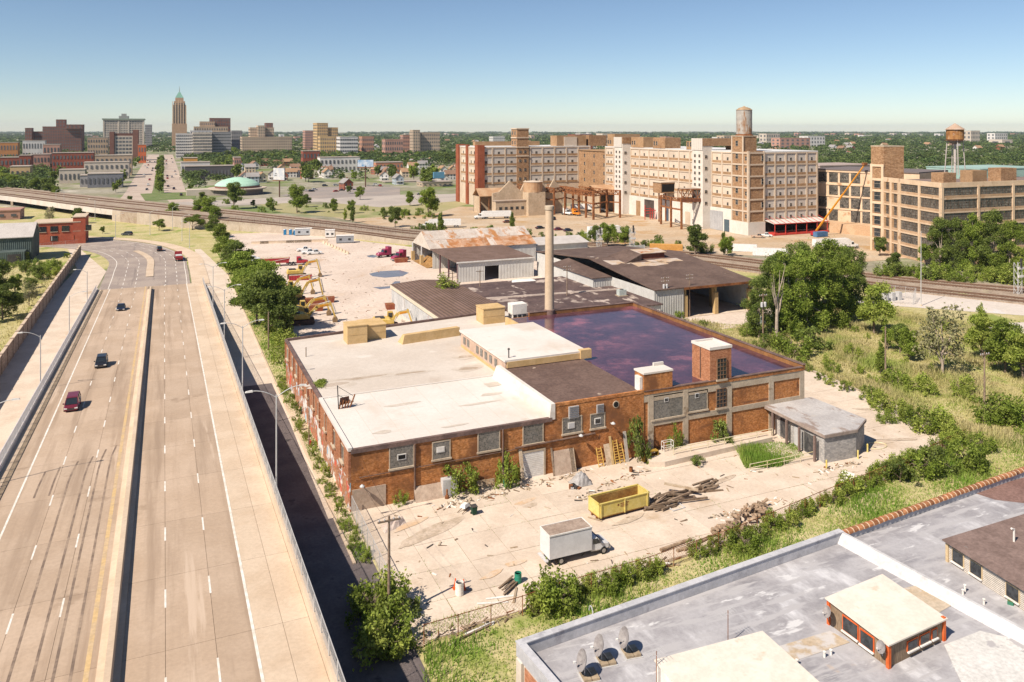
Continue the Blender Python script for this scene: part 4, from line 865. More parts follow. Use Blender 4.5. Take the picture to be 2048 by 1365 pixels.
# ---------------- ruined low halls and craneways before the far factory
base = tuple(D(985,425)); base = (base[0], base[1], 0)
t = thing('sawtooth_hall', 'ruined tan hall with jagged sawtooth gables before the far factory', 'building', base)
tanw = M('tan_ruin_wall', (.46,.345,.235), (.53,.41,.29), .2, over=[((.33,.22,.13), .2, .58, .7)], fine=.1, fs=1)
mb = MB(); prof = [(0,0),(22,0),(22,10.5),(22.5,11.5)]
for i in range(4): a = i*9.5; 
sp = [(0,0),(42,0),(42,12.5),(36.5,18.5),(33,12.8),(28.5,18.6),(24,12.6),(19.5,18.6),(16.5,13),(10,18.4),(4,12.8),(0,12)]
mb.extrude(sp, 0, 1.0); part('sawtooth_wall', mb, tanw, t)
mb = MB(); mb.box(0,-4.5,0,22,0,8); part('lower_hall', mb, tanw, t)
mb = MB(); mb.box(-.3,-4.8,8,22.3,.0,8.4); part('hall_roof', mb, M('hall_roof', (.36,.28,.22), (.43,.34,.27), .2), t)
for i in range(6): piece('window', t, base, (base[0],base[1]-4.5), 0, 2+i*3.2, 3.6+i*3.2, -.1, 0, 3.5, 5, dglass)
for px, d, w, dd, h, nm, lb in ((960,440,16,10,9,'ruin_shed','dark steel ruin shed beside leaning rusty conveyor'),(1200,440,26,20,10.5,'open_hall','ruined open hall with orange roof against the tank factory')):
    p = D(px, d); t = thing(nm, lb, 'shed', (p.x,p.y,0))
    mb = MB(); mb.box(0,0,0,.4,dd,h); mb.box(0,dd-.4,0,w,dd,h); mb.box(w-.4,0,0,w,dd,h); part('wall', mb, tanw, t)
    mb = MB(); gable(mb, -.5, w+.5, -.5, dd/2, dd+.5, h, h+4, .3); part('roof', mb, M('orange_roof', (.42,.24,.13), (.5,.33,.2), .2, over=[((.5,.46,.42), .2, .62, .7)], fine=.1), t)
    for i in range(4): mb = MB(); mb.box(w*i/3-.2,-.2,0,w*i/3+.2,.2,h); part('post', mb, rust, t)
p = D(1066,432); t = thing('round_tank', 'wide round rusty tan storage tank on the ruined hall', 'tank', (p.x,p.y,12.4))
mb = MB(); mb.lathe([(5.2,0),(5.2,5.2),(5.3,5.4)],20); part('shell', mb, M('tan_rust', (.40,.23,.125), (.46,.30,.18), .3, fine=.1), t); mb = MB(); mb.lathe([(5.4,5.4),(5.4,5.6),(.2,6.2)],20); part('lid', mb, pan, t)
mb = MB(); mb.box(-5,-5,-12.4,5,5,0); part('base_block', mb, tanw, t)
def truss(mb, p, q, h, n, w=.3):
    p, q = Vector(p), Vector(q); up = Vector((0,0,h)); mb.bar(p, q, w); mb.bar(p+up, q+up, w)
    for i in range(n):
        a, b = p+(q-p)*(i/n), p+(q-p)*((i+1)/n); mb.bar(a, b+up, w*.6) if i % 2 else mb.bar(a+up, b, w*.6); mb.bar(a, a+up, w*.5)
rows = [(1068,423),(1083,426),(1108,430),(1131,424),(1146,428),(1158,432),(1172,436),(1187,440),(1214,434),(1240,436)]
t = thing('craneway', 'bare rusty steel craneway of columns and trusses by ruined hall', 'steel frame', tuple(G(1083,424)))
o = t.location
pts = [G(*r) for r in rows]
for p in pts: mb = MB(); mb.box(p.x-.45-o.x,p.y-.45-o.y,0,p.x+.45-o.x,p.y+.45-o.y,14.5); part('column', mb, rust, t)
for a in range(9):
    b = a+1; p, q = pts[a]-o, pts[b]-o; mb = MB(); mb.bar((p.x,p.y,8),(q.x,q.y,8),.6); truss(mb, (p.x,p.y,12), (q.x,q.y,12), 2.2, 6, .45); part('truss', mb, rust, t)
for a in (1,2,4,5,7,8):
    p = pts[a]-o; mb = MB(); truss(mb, (p.x,p.y,12), (p.x-3,p.y+26,12), 2.4, 8, .45); part('truss', mb, rust, t)
    mb = MB(); mb.box(p.x-3.4,p.y+25.6,0,p.x-2.6,p.y+26.4,13); part('column', mb, rust, t)
t = thing('gantry', 'rusty steel gantry with lattice box truss against the tank factory', 'steel frame', tuple(G(1363,459)))
o = t.location; pts = [G(1322,449)-o, G(1342,455)-o, G(1363,459)-o]
for p in pts: mb = MB(); mb.box(p.x-.4,p.y-.4,0,p.x+.4,p.y+.4,14.2); part('column', mb, rust, t)
mb = MB()
for a, b in ((0,1),(1,2)): mb.bar((pts[a].x,pts[a].y,9),(pts[b].x,pts[b].y,9),.7); truss(mb, (pts[a].x,pts[a].y,12.8),(pts[b].x,pts[b].y,12.8),1.4,5,.3)
part('side_beam', mb, rust, t)
e = Vector((26,-9,0))
for off in (Vector((0,0,0)), Vector((1.5,5,0))):
    mb = MB(); p = pts[2]+off; truss(mb, (p.x,p.y,14), (p.x+e.x,p.y+e.y+4,14), 4.4, 10, .45); part('truss', mb, rust, t)
    mb = MB(); mb.bar((p.x,p.y,13.2),(p.x+e.x,p.y+e.y+4,13.2),.9,1.4); part('girder', mb, M('rust_dark', (.12,.045,.025), (.18,.07,.035), .5), t)
mb = MB(); p = pts[2]; mb.hexa([(p.x,p.y,18.6),(p.x+e.x,p.y+e.y+4,18.6),(p.x+e.x+1.5,p.y+e.y+9,18.6),(p.x+1.5,p.y+5,18.6)],[(p.x,p.y,18.8),(p.x+e.x,p.y+e.y+4,18.8),(p.x+e.x+1.5,p.y+e.y+9,18.8),(p.x+1.5,p.y+5,18.8)]); part('deck', mb, MATS['hall_roof'], t)
# cabin box on the gantry side
p = D(1322,395); mb = MB(); mb.box(0,0,0,10,7,5.2); q = thing('hoist_house', 'boxy tan hoist house high on the factory side above red frame', 'building', (p.x,p.y,14.5)); part('wall', mb, bbrown, q)
mb = MB(); mb.box(-.4,-.4,5.2,10.4,7.4,5.5); part('roof', mb, pan, q); mb = MB(); mb.box(.5,-.05,.6,9.5,.0,4.4); part('interior_shade_panel', mb, black, q)  # near-black front panel paints the shaded interior onto a closed wall
for x in (1,5,9): mb = MB(); mb.box(x-.25,3,-14.5,x+.25,3.5,0); part('support', mb, rust, q)
p = G(1290,440); t = thing('pipe_gantry', 'small bright red steel gantry at the factory foot', 'gantry', (p.x,p.y,0))
for x in (0,2.4,3.4,4.6): mb = MB(); mb.bar((x*1.3,0,0),(x*1.3,0,7.5-.6*x),.3); part('column', mb, redp, t)
mb = MB(); mb.bar((-.5,0,4.6),(6.6,0,4.6),.35); mb.bar((0,0,5.8),(6.0,0,5.2),.25); mb.bar((1,0,3.2),(6.2,0,3.2),.25); part('beam', mb, redp, t)
# ---------------- roof of the near building, bottom right
ZR = 6.0
N = lambda px, py, z=ZR: G(px, py, z)
P1, P2 = G(1036,1284,7.0), G(1680,1060,7.0)
nd = (P2-P1).normalized(); sd = Vector((nd.y,-nd.x,0))           # along the north wall; towards the camera
nb = thing('silver_roof_building', 'near building with silver coated flat roof and raised parapets', 'building', (P1.x,P1.y,0))
silver = M('silver_roof', (.31,.295,.305), (.40,.385,.395), .22, over=[((.58,.57,.58), .28, .52, .74, (1.3,.5,1)), ((.22,.21,.225), .35, .52, .74, (.5,1.2,1)), ((.56,.55,.55), .9, .60, .66, (.3,1,1)), ((.40,.385,.39), 1.2, .52, .6, (.15,1,1)), ((.50,.37,.26), .15, .66, .74)], fine=.08, fs=2.5, r=.6)
silver_w = M('silver_upstand', (.44,.435,.45), (.52,.51,.525), .6, over=[((.31,.30,.32), .5, .58, .7)], fine=.08, r=.6)
L2 = lambda a, b, z: tuple(nd*a+sd*b+Vector((0,0,z)))
def ob(mb, a0, a1, b0, b1, z0, z1): mb.hexa([L2(a0,b1,z0),L2(a1,b1,z0),L2(a1,b0,z0),L2(a0,b0,z0)],[L2(a0,b1,z1),L2(a1,b1,z1),L2(a1,b0,z1),L2(a0,b0,z1)]); return mb
LA = (P2-P1).length
mb = MB(); ob(mb, .02, LA+45, .02, 60, -.1, 5.9); part('wall', mb, M('painted_block', (.60,.52,.43), (.66,.58,.49), .4, fine=.06), nb)
for i in range(4): mb = MB(); ob(mb, -.05, .05, 1.1+i*5, 4.9+i*5, 3.6, 5.7); part('brick_panel', mb, M('orange_brick', (.55,.20,.09), (.6,.25,.12), .6, brick=((.4,.25,.18),.3,.1)), nb)
for i in range(5): mb = MB(); ob(mb, -.22, .0, .1+i*5, .9+i*5, 0, 5.9); part('pilaster', mb, MATS['painted_block'], nb)
mb = MB(); ob(mb, .4, LA-.05, .4, 60, 5.9, 6.0); part('roof', mb, silver, nb)
mb = MB(); ob(mb, LA-.05, LA+45, .4, 60, 5.9, 6.02); part('roof', mb, silver, nb)
mb = MB(); ob(mb, -.1, LA, -.1, .38, 5.9, 6.95); part('north_parapet', mb, silver_w, nb)
mb = MB(); ob(mb, -.15, LA+.05, -.18, .45, 6.95, 7.03); part('coping', mb, silver_w, nb)
mb = MB(); ob(mb, -.1, .38, .38, 60, 5.9, 6.95); part('west_parapet', mb, silver_w, nb)
mb = MB(); ob(mb, -.16, .46, .46, 60, 6.95, 7.03); part('coping', mb, silver_w, nb)
mb = MB(); mb.hexa([L2(LA-.8,60,6.0),L2(LA+.35,60,6.0),L2(LA+.35,.3,6.0),L2(LA-.8,.3,6.0)],[L2(LA-.22,60,6.7),L2(LA+.08,60,6.7),L2(LA+.08,.3,6.95),L2(LA-.22,.3,6.95)]); part('dividing_upstand', mb, M('upstand_white', (.56,.55,.55), (.50,.49,.49), .5, over=[((.40,.39,.39), .5, .6, .7)], fine=.08), nb)
mb = MB(); ob(mb, LA+.05, LA+45, -.1, .35, 5.9, 6.6); part('north_parapet', mb, silver_w, nb)
tile = M('clay_tile', (.33,.13,.055), (.44,.20,.09), 1.2, over=[((.13,.05,.03), 1.2, .58, .68)], fine=.15, rnd=.3, r=.7)
def tilem(m):
    n = 6; f = lambda a, r, x: (x, -r*math.cos(a), r*math.sin(a)*.9)
    for i in range(n):
        a0, a1 = math.pi*i/n, math.pi*(i+1)/n
        m.mat(0).face([f(a0,.40,0),f(a0,.34,.62),f(a1,.34,.62),f(a1,.40,0)][::-1]); m.mat(1).face([f(a0,.34,.62),f(a0,.345,.74),f(a1,.345,.74),f(a1,.34,.62)][::-1])
    m.mat(0).face([f(math.pi*i/n,.40,0) for i in range(n+1)][::-1])
tm = shared(('coping_tile',), tilem, [tile, M('tile_mortar', (.62,.50,.36), None)]); ang = math.atan2(nd.y, nd.x)
for i in range(60): q = nd*(LA+.1+i*.74)+sd*.1; put(tm, 'coping_tile', (q.x,q.y,6.58+random.uniform(-.02,.02)), ang+random.uniform(-.03,.03), nb)
# roof patch of tan coating and brown felt at the far end
b0 = Vector((P1.x,P1.y,0))
tanc = M('tan_coating', (.46,.355,.245), (.50,.41,.31), .5, over=[((.5,.47,.45), .4, .56, .66)])
def flat(pts, z, m, name='roof_patch'):
    mb = MB(); mb.face([tuple(G(x, y, z)-b0) for x, y in pts]) ; o = part(name, mb, m, nb); return o
flat([(1480,1316),(1660,1262),(1700,1285),(1590,1322),(1520,1345)], 6.026, tanc); flat([(1840,1170),(1880,1185),(1905,1210),(1870,1230),(1800,1210),(1790,1180)], 6.032, tanc)
flat([(1888,1290),(1960,1262),(2120,1300),(2120,1420),(1960,1420),(1920,1360)], 6.04, M('white_coating', (.58,.56,.53), (.64,.62,.59), .3, over=[((.38,.36,.36), .35, .60, .64)]))
flat([(1945,985),(2048,955),(2300,885),(2300,985),(2060,1008),(1990,1000)], 6.035, M('red_brown_felt', (.20,.115,.095), (.25,.15,.125), .3, fine=.2, fs=3))
# roof hut with orange trim
def hut(name, label, FL, FF, FR, h, wallm, roofm, trimm, over=.35, hs=None):
    FL, FF, FR = [Vector((p.x,p.y,ZR)) for p in (FL,FF,FR)]; FB = FL+FR-FF
    t = thing(name, label, 'roof hut', tuple(FF))
    q = lambda p, z: (p.x-FF.x, p.y-FF.y, z)
    hs = hs or (h,h,h,h)
    mb = MB(); mb.hexa([q(FF,0),q(FR,0),q(FB,0),q(FL,0)],[q(FF,hs[0]),q(FR,hs[1]),q(FB,hs[2]),q(FL,hs[3])]); part('wall', mb, wallm, t)
    cen = (FL+FR)/2; ex = lambda p: p+(p-cen).normalized()*over
    mb = MB(); mb.hexa([q(ex(p), k+.01) for p, k in zip((FF,FR,FB,FL), hs)],[q(ex(p), k+.12) for p, k in zip((FF,FR,FB,FL), hs)]); part('roof', mb, roofm, t)
    for p in (FF,FR,FL):
        o = (p-cen).normalized()*.03; mb = MB(); z = h-.05; a = q(p+o,0); mb.box(a[0]-.13,a[1]-.13,0,a[0]+.13,a[1]+.13,z); part('corner_trim', mb, trimm, t)
    def win(A, B, f0, f1, z0, z1, frame):
        A, B = q(A,0), q(B,0); A, B = Vector(A), Vector(B); d = (B-A); n = Vector((d.y,-d.x,0)).normalized()
        if n.dot(Vector(q(cen,0))-A) > 0: n = -n
        p, r = A+d*f0+n*.03, A+d*f1+n*.03; zc = (z0+z1)/2
        mb = MB(); mb.bar(p+Vector((0,0,zc)), r+Vector((0,0,zc)), .06, z1-z0); o = part('window', mb, frame, t); e = (r-p).normalized()*.1; nn = n*.03
        mb = MB(); mb.bar(p+e+nn+Vector((0,0,zc)), r-e+nn+Vector((0,0,zc)), .06, z1-z0-.2); part('pane', mb, dglass, o)
        mb = MB(); mb.bar(p+n*.1+Vector((0,0,z0)), r+n*.1+Vector((0,0,z0)), .16, .1); part('sill', mb, wpaint, o)
    return t, win, FL, FF, FR
orange = M('orange_trim', (.58,.10,.02), (.62,.14,.04), 1, fine=.08)
shing = M('brown_siding', (.24,.165,.105), (.31,.225,.15), 2, stretch=(6,6,.7), fine=.25)
creamr = M('cream_roof', (.64,.575,.49), (.70,.635,.55), .6, over=[((.52,.41,.30), .45, .60, .74)], fine=.05)
t, win, a, b, c = hut('roof_hut', 'shingled roof hut with orange trim and cream roof on silver roof', G(1659,1249,ZR), G(1777,1336,ZR), G(1886,1281,ZR), 1.9, shing, creamr, orange, hs=(1.75,1.65,2.0,2.0))
win(a, b, .24, .52, .35, 1.6, orange); win(a, b, .54, .78, .3, 1.5, orange); win(b, c, .32, .52, .5, 1.3, orange); win(b, c, .55, .74, .5, 1.3, orange); win(b, c, .77, .88, .5, 1.3, orange)
t, win, a, b, c = hut('roof_hut', 'plain white roofed low hut beside the satellite dishes', G(1318,1366,ZR), G(1420,1490,ZR), G(1640,1420,ZR), 1.5, wpaint, creamr, wpaint)
# long rooftop apartment with brown roof
t, win, a, b, c = hut('roof_hut', 'beige sided rooftop unit with brown felt roof and sash windows', G(1896,1124,ZR), G(2150,1290,ZR), G(2380,1190,ZR), 1.9, M('beige_siding', (.56,.50,.43), (.60,.54,.47), .5, rib=(2,.16,.02)), M('brown_felt', (.19,.13,.11), (.25,.175,.15), .5, fine=.15, fs=3), M('tan_trim', (.55,.41,.24), None), over=.5)
for f in (.04, .20, .50, .66, .86): win(a, b, f, f+.11, .35, 1.6, MATS['tan_trim'])
# dishes
def dish(px, py, label, s=1.0, small=False, z=ZR, mast=.7):
    p = G(px, py, z); t = thing('satellite_dish', label, 'satellite dish', tuple(p), R(172), None, (s,)*3)
    mb = MB(); prof = [(.02,0),(.3,.04),(.55,.13),(.72,.22)]; n = 18
    dm = MB(); dm.lathe(prof+[(.75,.22),(.56,.08),(.3,-.01)], n)
    ax = Vector((.93,.0,.37)); qz = ax.to_track_quat('Z', 'Y')
    dm.v = [tuple(qz @ Vector(v)+Vector((0,0,mast+.55))) for v in dm.v]; part('reflector', dm, M('dish_grey', (.24,.215,.21), (.31,.285,.275), 2), t)
    mb.tube((-.05,0,0),(-.05,0,mast+.5),.04,None,6); mb.bar((-.1,0,mast+.3),(.7,0,mast+.55),.035); mb.bar((-.6,.1,.1),(-.05,0,mast+.2),.03); part('mast', mb, galv, t)
    mb = MB(); mb.box(.66,-.07,mast+.5,.82,.07,mast+.62); part('feed_horn', mb, wpaint, t)
    if not small:
        k = 0
        for i in range(2):
            for j in range(3): mb = MB(); mb.box(-1.0+i*.62,-.62+j*.42,.05,-.45+i*.62,-.24+j*.42,.22); part('ballast_block', mb, M('block_tan', (.34,.26,.17), (.40,.31,.21), 2, rnd=.15), t)
        mb = MB(); mb.box(-1.1,-.7,.0,.3,.7,.045); part('sled', mb, galv, t)
    return t
dish(1168,1356,'satellite dish on ballast sled closest to the corner parapet'); dish(1202,1325,'middle satellite dish of three on weighted sleds'); dish(1252,1309,'satellite dish on weighted sled beside the white roofed hut')
dish(1656,1240,'small dish on the left corner of the orange trimmed hut',.6,True,6.9,.5); dish(1764,1312,'small dish over the front corner of orange trimmed hut',.6,True,6.9,.5); dish(1932,1118,'small dish on the edge of the brown roofed rooftop unit',.6,True,7.0,.5)
# aerials, vents
for px, py, lb in ((1456,1288,'thin television aerial standing behind the white roofed hut'),(1313,1375,'television aerial with short rods at the edge of white hut')):
    p = G(px, py, ZR); t = thing('aerial', lb, 'aerial', tuple(p)); mb = MB(); mb.tube((0,0,0),(0,0,2.6),.03,None,6); part('mast', mb, rust, t)
    mb = MB(); mb.bar((-.7,0,2.3),(.7,.2,2.6),.025)
    for i in range(6): mb.bar((-.6+i*.24,-.35,2.32+i*.05),(-.6+i*.24,.4,2.32+i*.05),.015)
    part('rods', mb, galv, t)
for i, (px, py, h) in enumerate(((1649,1315,.4),(1662,1310,.35),(1594,1330,.35),(1584,1347,.5),(1930,1185,.6),(1968,1210,.45),(1926,1190,.4))):
    p = G(px, py, ZR); mb = MB(); mb.tube((0,0,-.02),(0,0,h),.09,None,8); mb.lathe([(.13,h),(.13,h+.06),(.02,h+.1)],8); tag(part('roof_pipe', mb, wpaint, None, tuple(p)), 'short white vent pipe standing up from the silver roof', 'vent pipe', 'vent pipes on the silver roof')
p = G(2028,1082,8.1); mb = MB(); mb.tube((0,0,-.2),(0,0,1.1),.09,None,8); mb.tube((0,0,1.05),(-.35,0,1.2),.09,None,8); tag(part('roof_pipe', mb, wpaint, None, tuple(p)), 'white bent flue pipe on the brown felt roof', 'vent pipe')
p = G(1182,1225,7.0); mb = MB()
for i in range(8): a0, a1 = math.pi*i/8, math.pi*(i+1)/8; mb.tube((0,.3*math.cos(a0),.5*math.sin(a0)),(0,.3*math.cos(a1),.5*math.sin(a1)),.05,None,6)
tag(part('roof_conduit', mb, galv, None, tuple(p)), 'curved grey conduit hooked over the silver parapet', 'conduit')
p = G(2022,1206,ZR); t = thing('planter', 'green planter box on silver roof by the rooftop unit', 'planter', tuple(p), .5); mb = MB(); mb.box(-.5,-.22,0,.5,.22,.3); part('box', mb, M('green_plastic', (.05,.19,.12), None), t); mb = MB(); mb.box(-.46,-.18,.3,.46,.18,.33); part('soil', mb, M('potting_soil', (.1,.1,.04), (.15,.2,.05), 8), t)

# ---------------- things in the concrete yard
ST_N = [0]
def yardstain(px, py, rx, ry, rz, m, z=.06):
    ST_N[0] += 1; z += .003*ST_N[0]
    p = G(px, py); n = 22; mb = MB(); f_ = random.uniform(0,6); mb.face([(rx*math.cos(6.283*i/n)*(1+.18*math.sin(3*6.283*i/n+f_)), ry*math.sin(6.283*i/n)*(1+.2*math.sin(2*6.283*i/n+f_)), 0) for i in range(n)]); part('stain', mb, m, yd, (p.x,p.y,z), rz)
ys, yo = M('oil_stain', (.45,.355,.265), (.55,.445,.35), .9, fine=.12), M('rust_stain', (.56,.39,.25), (.59,.47,.36), .8, fine=.08)
for a in ((868,1062,4.2,1.1,.45,ys),(835,1075,3,.7,.5,ys),(820,1050,2.4,.6,.4,yo),(1050,1005,1.6,.5,.2,yo),(1062,1012,1.0,.4,.1,ys),(1030,1128,1.2,.5,0,yo),(985,1150,1.5,.4,.3,yo),(1260,1040,2.5,.5,.2,ys),(1530,1010,3,.7,.1,yo),(1450,960,2,.5,.3,ys),(1800,880,3,.4,-.4,ys),(1740,820,2.6,.4,-.5,ys),(1140,1060,1.8,.5,.2,yo)): yardstain(*a)
def plank(name, px, py, L, w, h, ang, m, z=0.04, tilt=0):
    p = G(px, py); mb = MB(); mb.box(-L/2,-w/2,0,L/2,w/2,h); o = part(name, mb, m, None, (p.x,p.y,z), ang); o.rotation_euler.y = tilt; return o
# yellow roll-off container
p = G(1238,1022)
t = thing('roll_off_container', 'open yellow roll-off container with rusty inside beside timber heap', 'container', (p.x,p.y,.05), R(3))
yel = M('yellow_paint', (.60,.47,.13), (.66,.54,.2), .8, over=[((.34,.19,.06), .7, .64, .72)], fine=.08, r=.6)
rin = M('rust_inside', (.33,.17,.05), (.42,.25,.08), .6, fine=.2)
w2, l2, hh = 1.2, 3.6, 1.9
mb = MB(); mb.box(-l2,-w2,.3,l2,w2,.42); part('floor', mb, rin, t)
for y, s in ((-w2,1),(w2-.1,-1)): mb = MB(); mb.box(-l2,y,.42,l2,y+.1,hh); part('side_wall', mb, [yel], t)
for y in (-w2+.1, w2-.14): mb = MB(); mb.box(-l2+.1,y,.43,l2-.1,y+.04,hh-.1); part('rusty_lining', mb, rin, t)
for x in (-l2, l2-.1): mb = MB(); mb.box(x,-w2+.1,.42,x+.1,w2-.1,hh); part('end_wall', mb, yel, t)
mb = MB(); mb.box(-l2-.05,-w2-.07,hh,l2+.05,-w2+.12,hh+.1); mb.box(-l2-.05,w2-.12,hh,l2+.05,w2+.07,hh+.1); mb.box(-l2-.05,-w2,hh,-l2+.13,w2,hh+.1); mb.box(l2-.13,-w2,hh,l2+.05,w2,hh+.1); part('rim', mb, yel, t)
for x in (-l2+.25, 0, l2-.3): mb = MB(); mb.box(x-.07,-w2-.1,.3,x+.07,-w2,hh); part('rib', mb, yel, t)
mb = MB(); mb.box(-l2,-.6,.0,l2,-.4,.3); mb.box(-l2,.4,.0,l2,.6,.3); part('skid', mb, rust, t)
mb = MB(); mb.tube((-.9,-w2-.012,1.35),(-.9,-w2-.005,1.35),.13,None,12); mb.box(-.6,-w2-.012,1.4,.6,-w2-.004,1.5); mb.box(-.6,-w2-.012,1.2,.3,-w2-.004,1.3); mb.box(-.6,-w2-.012,1.05,.5,-w2-.004,1.13); part('stencil', mb, rust, t)
# timber heap
for i in range(38):
    px, py = random.uniform(1305,1425), 0; py = 1018-(px-1305)*.28+random.uniform(-18,12)
    tag(plank('timber', px, py, random.uniform(2,4.6), .2, .2, R(random.gauss(8,16)), wood, .05+random.uniform(0,.75)*(1-abs(px-1360)/90), R(random.uniform(-6,6))), 'weathered beam lying in the timber heap behind the yellow container', 'beam', 'timber heap')
tag(plank('timber', 1362, 990, 4.2, .3, .25, R(-38), palewood, .9, R(5)), 'thick pale beam lying across the top of timber heap', 'beam')
p = G(1353,1017); t = thing('discarded_window', 'small empty grey window frame lying by timber heap', 'window frame', (p.x,p.y,.1), .1); mb = MB(); mb.bar((-.9,-.5,0),(.9,-.5,0),.1); mb.bar((-.9,.6,.1),(.9,.6,.1),.1); mb.bar((-.9,-.5,0),(-.9,.6,.1),.1); mb.bar((.9,-.5,0),(.9,.6,.1),.1); part('bars', mb, greyp, t)
# cut log pile
logm = shared(('log',), lambda m: m.tube((-.6,0,0),(.6,0,0),.2,.22,8), M('log_wood', (.30,.20,.13), (.40,.29,.20), 1.5, fine=.25, rnd=.25))
for i in range(64):
    f = random.random(); px = 1432+100*f+random.uniform(-8,8); py = 1072-52*f+random.uniform(-14,14); p = G(px, py); hgt = 1.0*(1-abs(f-.6))*random.random()
    o = put(logm, 'log', (p.x,p.y,.22+hgt), random.uniform(0,3.1), None, (random.uniform(.5,1.1),random.uniform(.6,1.2),random.uniform(.6,1.2))); o.rotation_euler.y = random.uniform(-.4,.4)
    tag(o, 'sawn log in the heap by the hedge', 'log', 'log heap')
for px, py, L, a in ((1352,1093,4.5,8),(1400,1087,5.5,14),(1375,1098,3,6)):
    p = G(px, py); mb = MB(); mb.tube((-L/2,0,0),(L/2,0,0),.2,.16,8); tag(part('trunk_log', mb, MATS['log_wood'], None, (p.x,p.y,.2), R(a)), 'long stripped tree trunk lying by the hedge before the logs', 'log', 'long trunks')
# boards and pallets
for i in range(7): tag(plank('plank', 1012+random.uniform(-14,14), 1176+random.uniform(-9,9), random.uniform(1.6,2.6), .18, .06, R(30+random.uniform(-8,8)), wood, .06+.05*i), 'dark plank stacked before the green barrel', 'plank', 'dark plank stack')
for px, py, L, a, m, nm in ((1000,1197,2.8,-12,wpaint,'white board lying by the dark plank stack'),(985,1208,3,-18,wpaint,'second white board lying by the dark plank stack'),(1030,1192,2.6,60,palewood,'single pale plank leaning off the plank stack'),(960,1258,3.2,12,wpaint,'white board lying inside the wire fence'),(945,1268,4.2,14,wood,'long dark board lying along the wire fence'),(1190,1040,1.8,-55,palewood,'pale timber at the corner of yellow container')):
    tag(plank('plank', px, py, L, .22, .07, R(a), m, .06), nm, 'plank')
def pallet(px, py, lb, rz=0, tilt=0, z=.05):
    p = G(px, py); t = thing('pallet', lb, 'pallet', (p.x,p.y,z), rz); t.rotation_euler = (tilt,0,rz)
    for i in range(6): mb = MB(); mb.box(-.6,-.5+i*.18,.1,.6,-.38+i*.18,.13); part('slat', mb, palewood, t)
    for x in (-.58,-.05,.48): mb = MB(); mb.box(x,-.5,0,x+.1,.52,.1); part('bearer', mb, wood, t)
pallet(962,977,'pallet leaning against brick wall beside the bushy plant',0,R(75),.5); pallet(980,974,'second pallet leaning against the brick wall',0,R(78),.5); pallet(844,1288,'pallet lying flat at the corner of wire fence',.3)
# drums, bins
def drum(px, py, name, lb, m, r=.32, h=.95, hollow=True):
    p = G(px, py); t = thing(name, lb, 'barrel', (p.x,p.y,.03)); mb = MB(); mb.lathe([(r*.95,0),(r,.03),(r,h*.33),(r*1.04,h*.35),(r,h*.37),(r,h*.66),(r*1.04,h*.68),(r,h*.7),(r,h),(r*.9,h),(r*.88,h*.8)],16); part('shell', mb, m, t)
    mb = MB(); mb.tube((0,0,h*.78),(0,0,h*.8),r*.9,None,16); part('inside', mb, black, t)
grn = M('green_barrel', (.02,.19,.12), (.03,.24,.16), 2, r=.5)
drum(1036,1166,'green_barrel','dark green barrel beside the dark plank stack',grn,.36,1.0); drum(1012,974,'green_barrel','green barrel under the bushy plant by the roller door',grn,.34,.9); drum(919,1190,'white_drum','tall white drum with traffic cones behind it',M('white_plastic', (.72,.68,.63), None, r=.5),.42,1.25); drum(1262,944,'rusty_can','small rusty can on the yard near ladders',rust,.25,.6)
for px, py in ((911,1182),(927,1184)):
    p = G(px, py-4); t = thing('traffic_cone', 'orange traffic cone behind the white drum', 'traffic cone', (p.x,p.y,.03), 0, 'traffic cones by the drum'); mb = MB(); mb.lathe([(.22,.04),(.05,1.0),(.04,1.02)],10); part('cone', mb, M('cone_orange', (.75,.10,.02), None), t); mb = MB(); mb.box(-.28,-.28,0,.28,.28,.05); part('base', mb, MATS['cone_orange'], t)
p = G(948,1030); t = thing('wheeled_bin', 'dark green wheeled bin amid rubbish on the yard', 'bin', (p.x,p.y,.03)); mb = MB(); mb.hexa([(-.25,-.25,.1),(.25,-.25,.1),(.25,.25,.1),(-.25,.25,.1)],[(-.33,-.33,1.0),(.33,-.33,1.0),(.33,.36,1.0),(-.33,.36,1.0)]); part('body', mb, M('bin_green', (.02,.06,.035), None), t); mb = MB(); mb.box(-.36,-.36,1.0,.36,.42,1.07); part('lid', mb, darksteel, t)
for x in (-.28,.28): mb = MB(); mb.tube((x-.04,.3,.12),(x+.04,.3,.12),.12,None,10); part('wheel', mb, black, t)
p = G(930,1022); t = thing('wheelbarrow', 'upturned white wheelbarrow beside the green bin', 'wheelbarrow', (p.x,p.y,.05), .6); mb = MB(); mb.hexa([(-.6,-.4,.5),(.6,-.4,.5),(.6,.4,.5),(-.6,.4,.5)],[(-.35,-.25,.85),(.3,-.25,.85),(.3,.25,.85),(-.35,.25,.85)]); part('tray', mb, wpaint, t); mb = MB(); mb.bar((.6,-.3,.4),(-1.1,-.35,.1),.06); mb.bar((.6,.3,.4),(-1.1,.35,.1),.06); part('handle', mb, wood, t); mb = MB(); mb.tube((.75,-.05,.35),(.75,.05,.35),.22,None,12); part('wheel', mb, black, t)
p = G(897,990); t = thing('electrical_cabinet', 'grey metal cabinet with pipe beside bushy plant at brick wall', 'cabinet', (p.x,p.y,.03)); mb = MB(); mb.box(-.9,-.5,0,1.0,.6,2.1); part('cabinet', mb, greyp, t); mb = MB(); mb.tube((-.5,-.9,0),(-.5,-.9,1.1),.12,None,8); mb.lathe([(.3,0),(.25,.3),(.1,.5)],10,(-.5,-.9,0)); part('stove_pipe', mb, rust, t); mb = MB(); mb.box(-.85,-.53,.1,.02,-.5,2.0); mb.box(.08,-.53,.1,.95,-.5,2.0); part('door', mb, greyp, t)
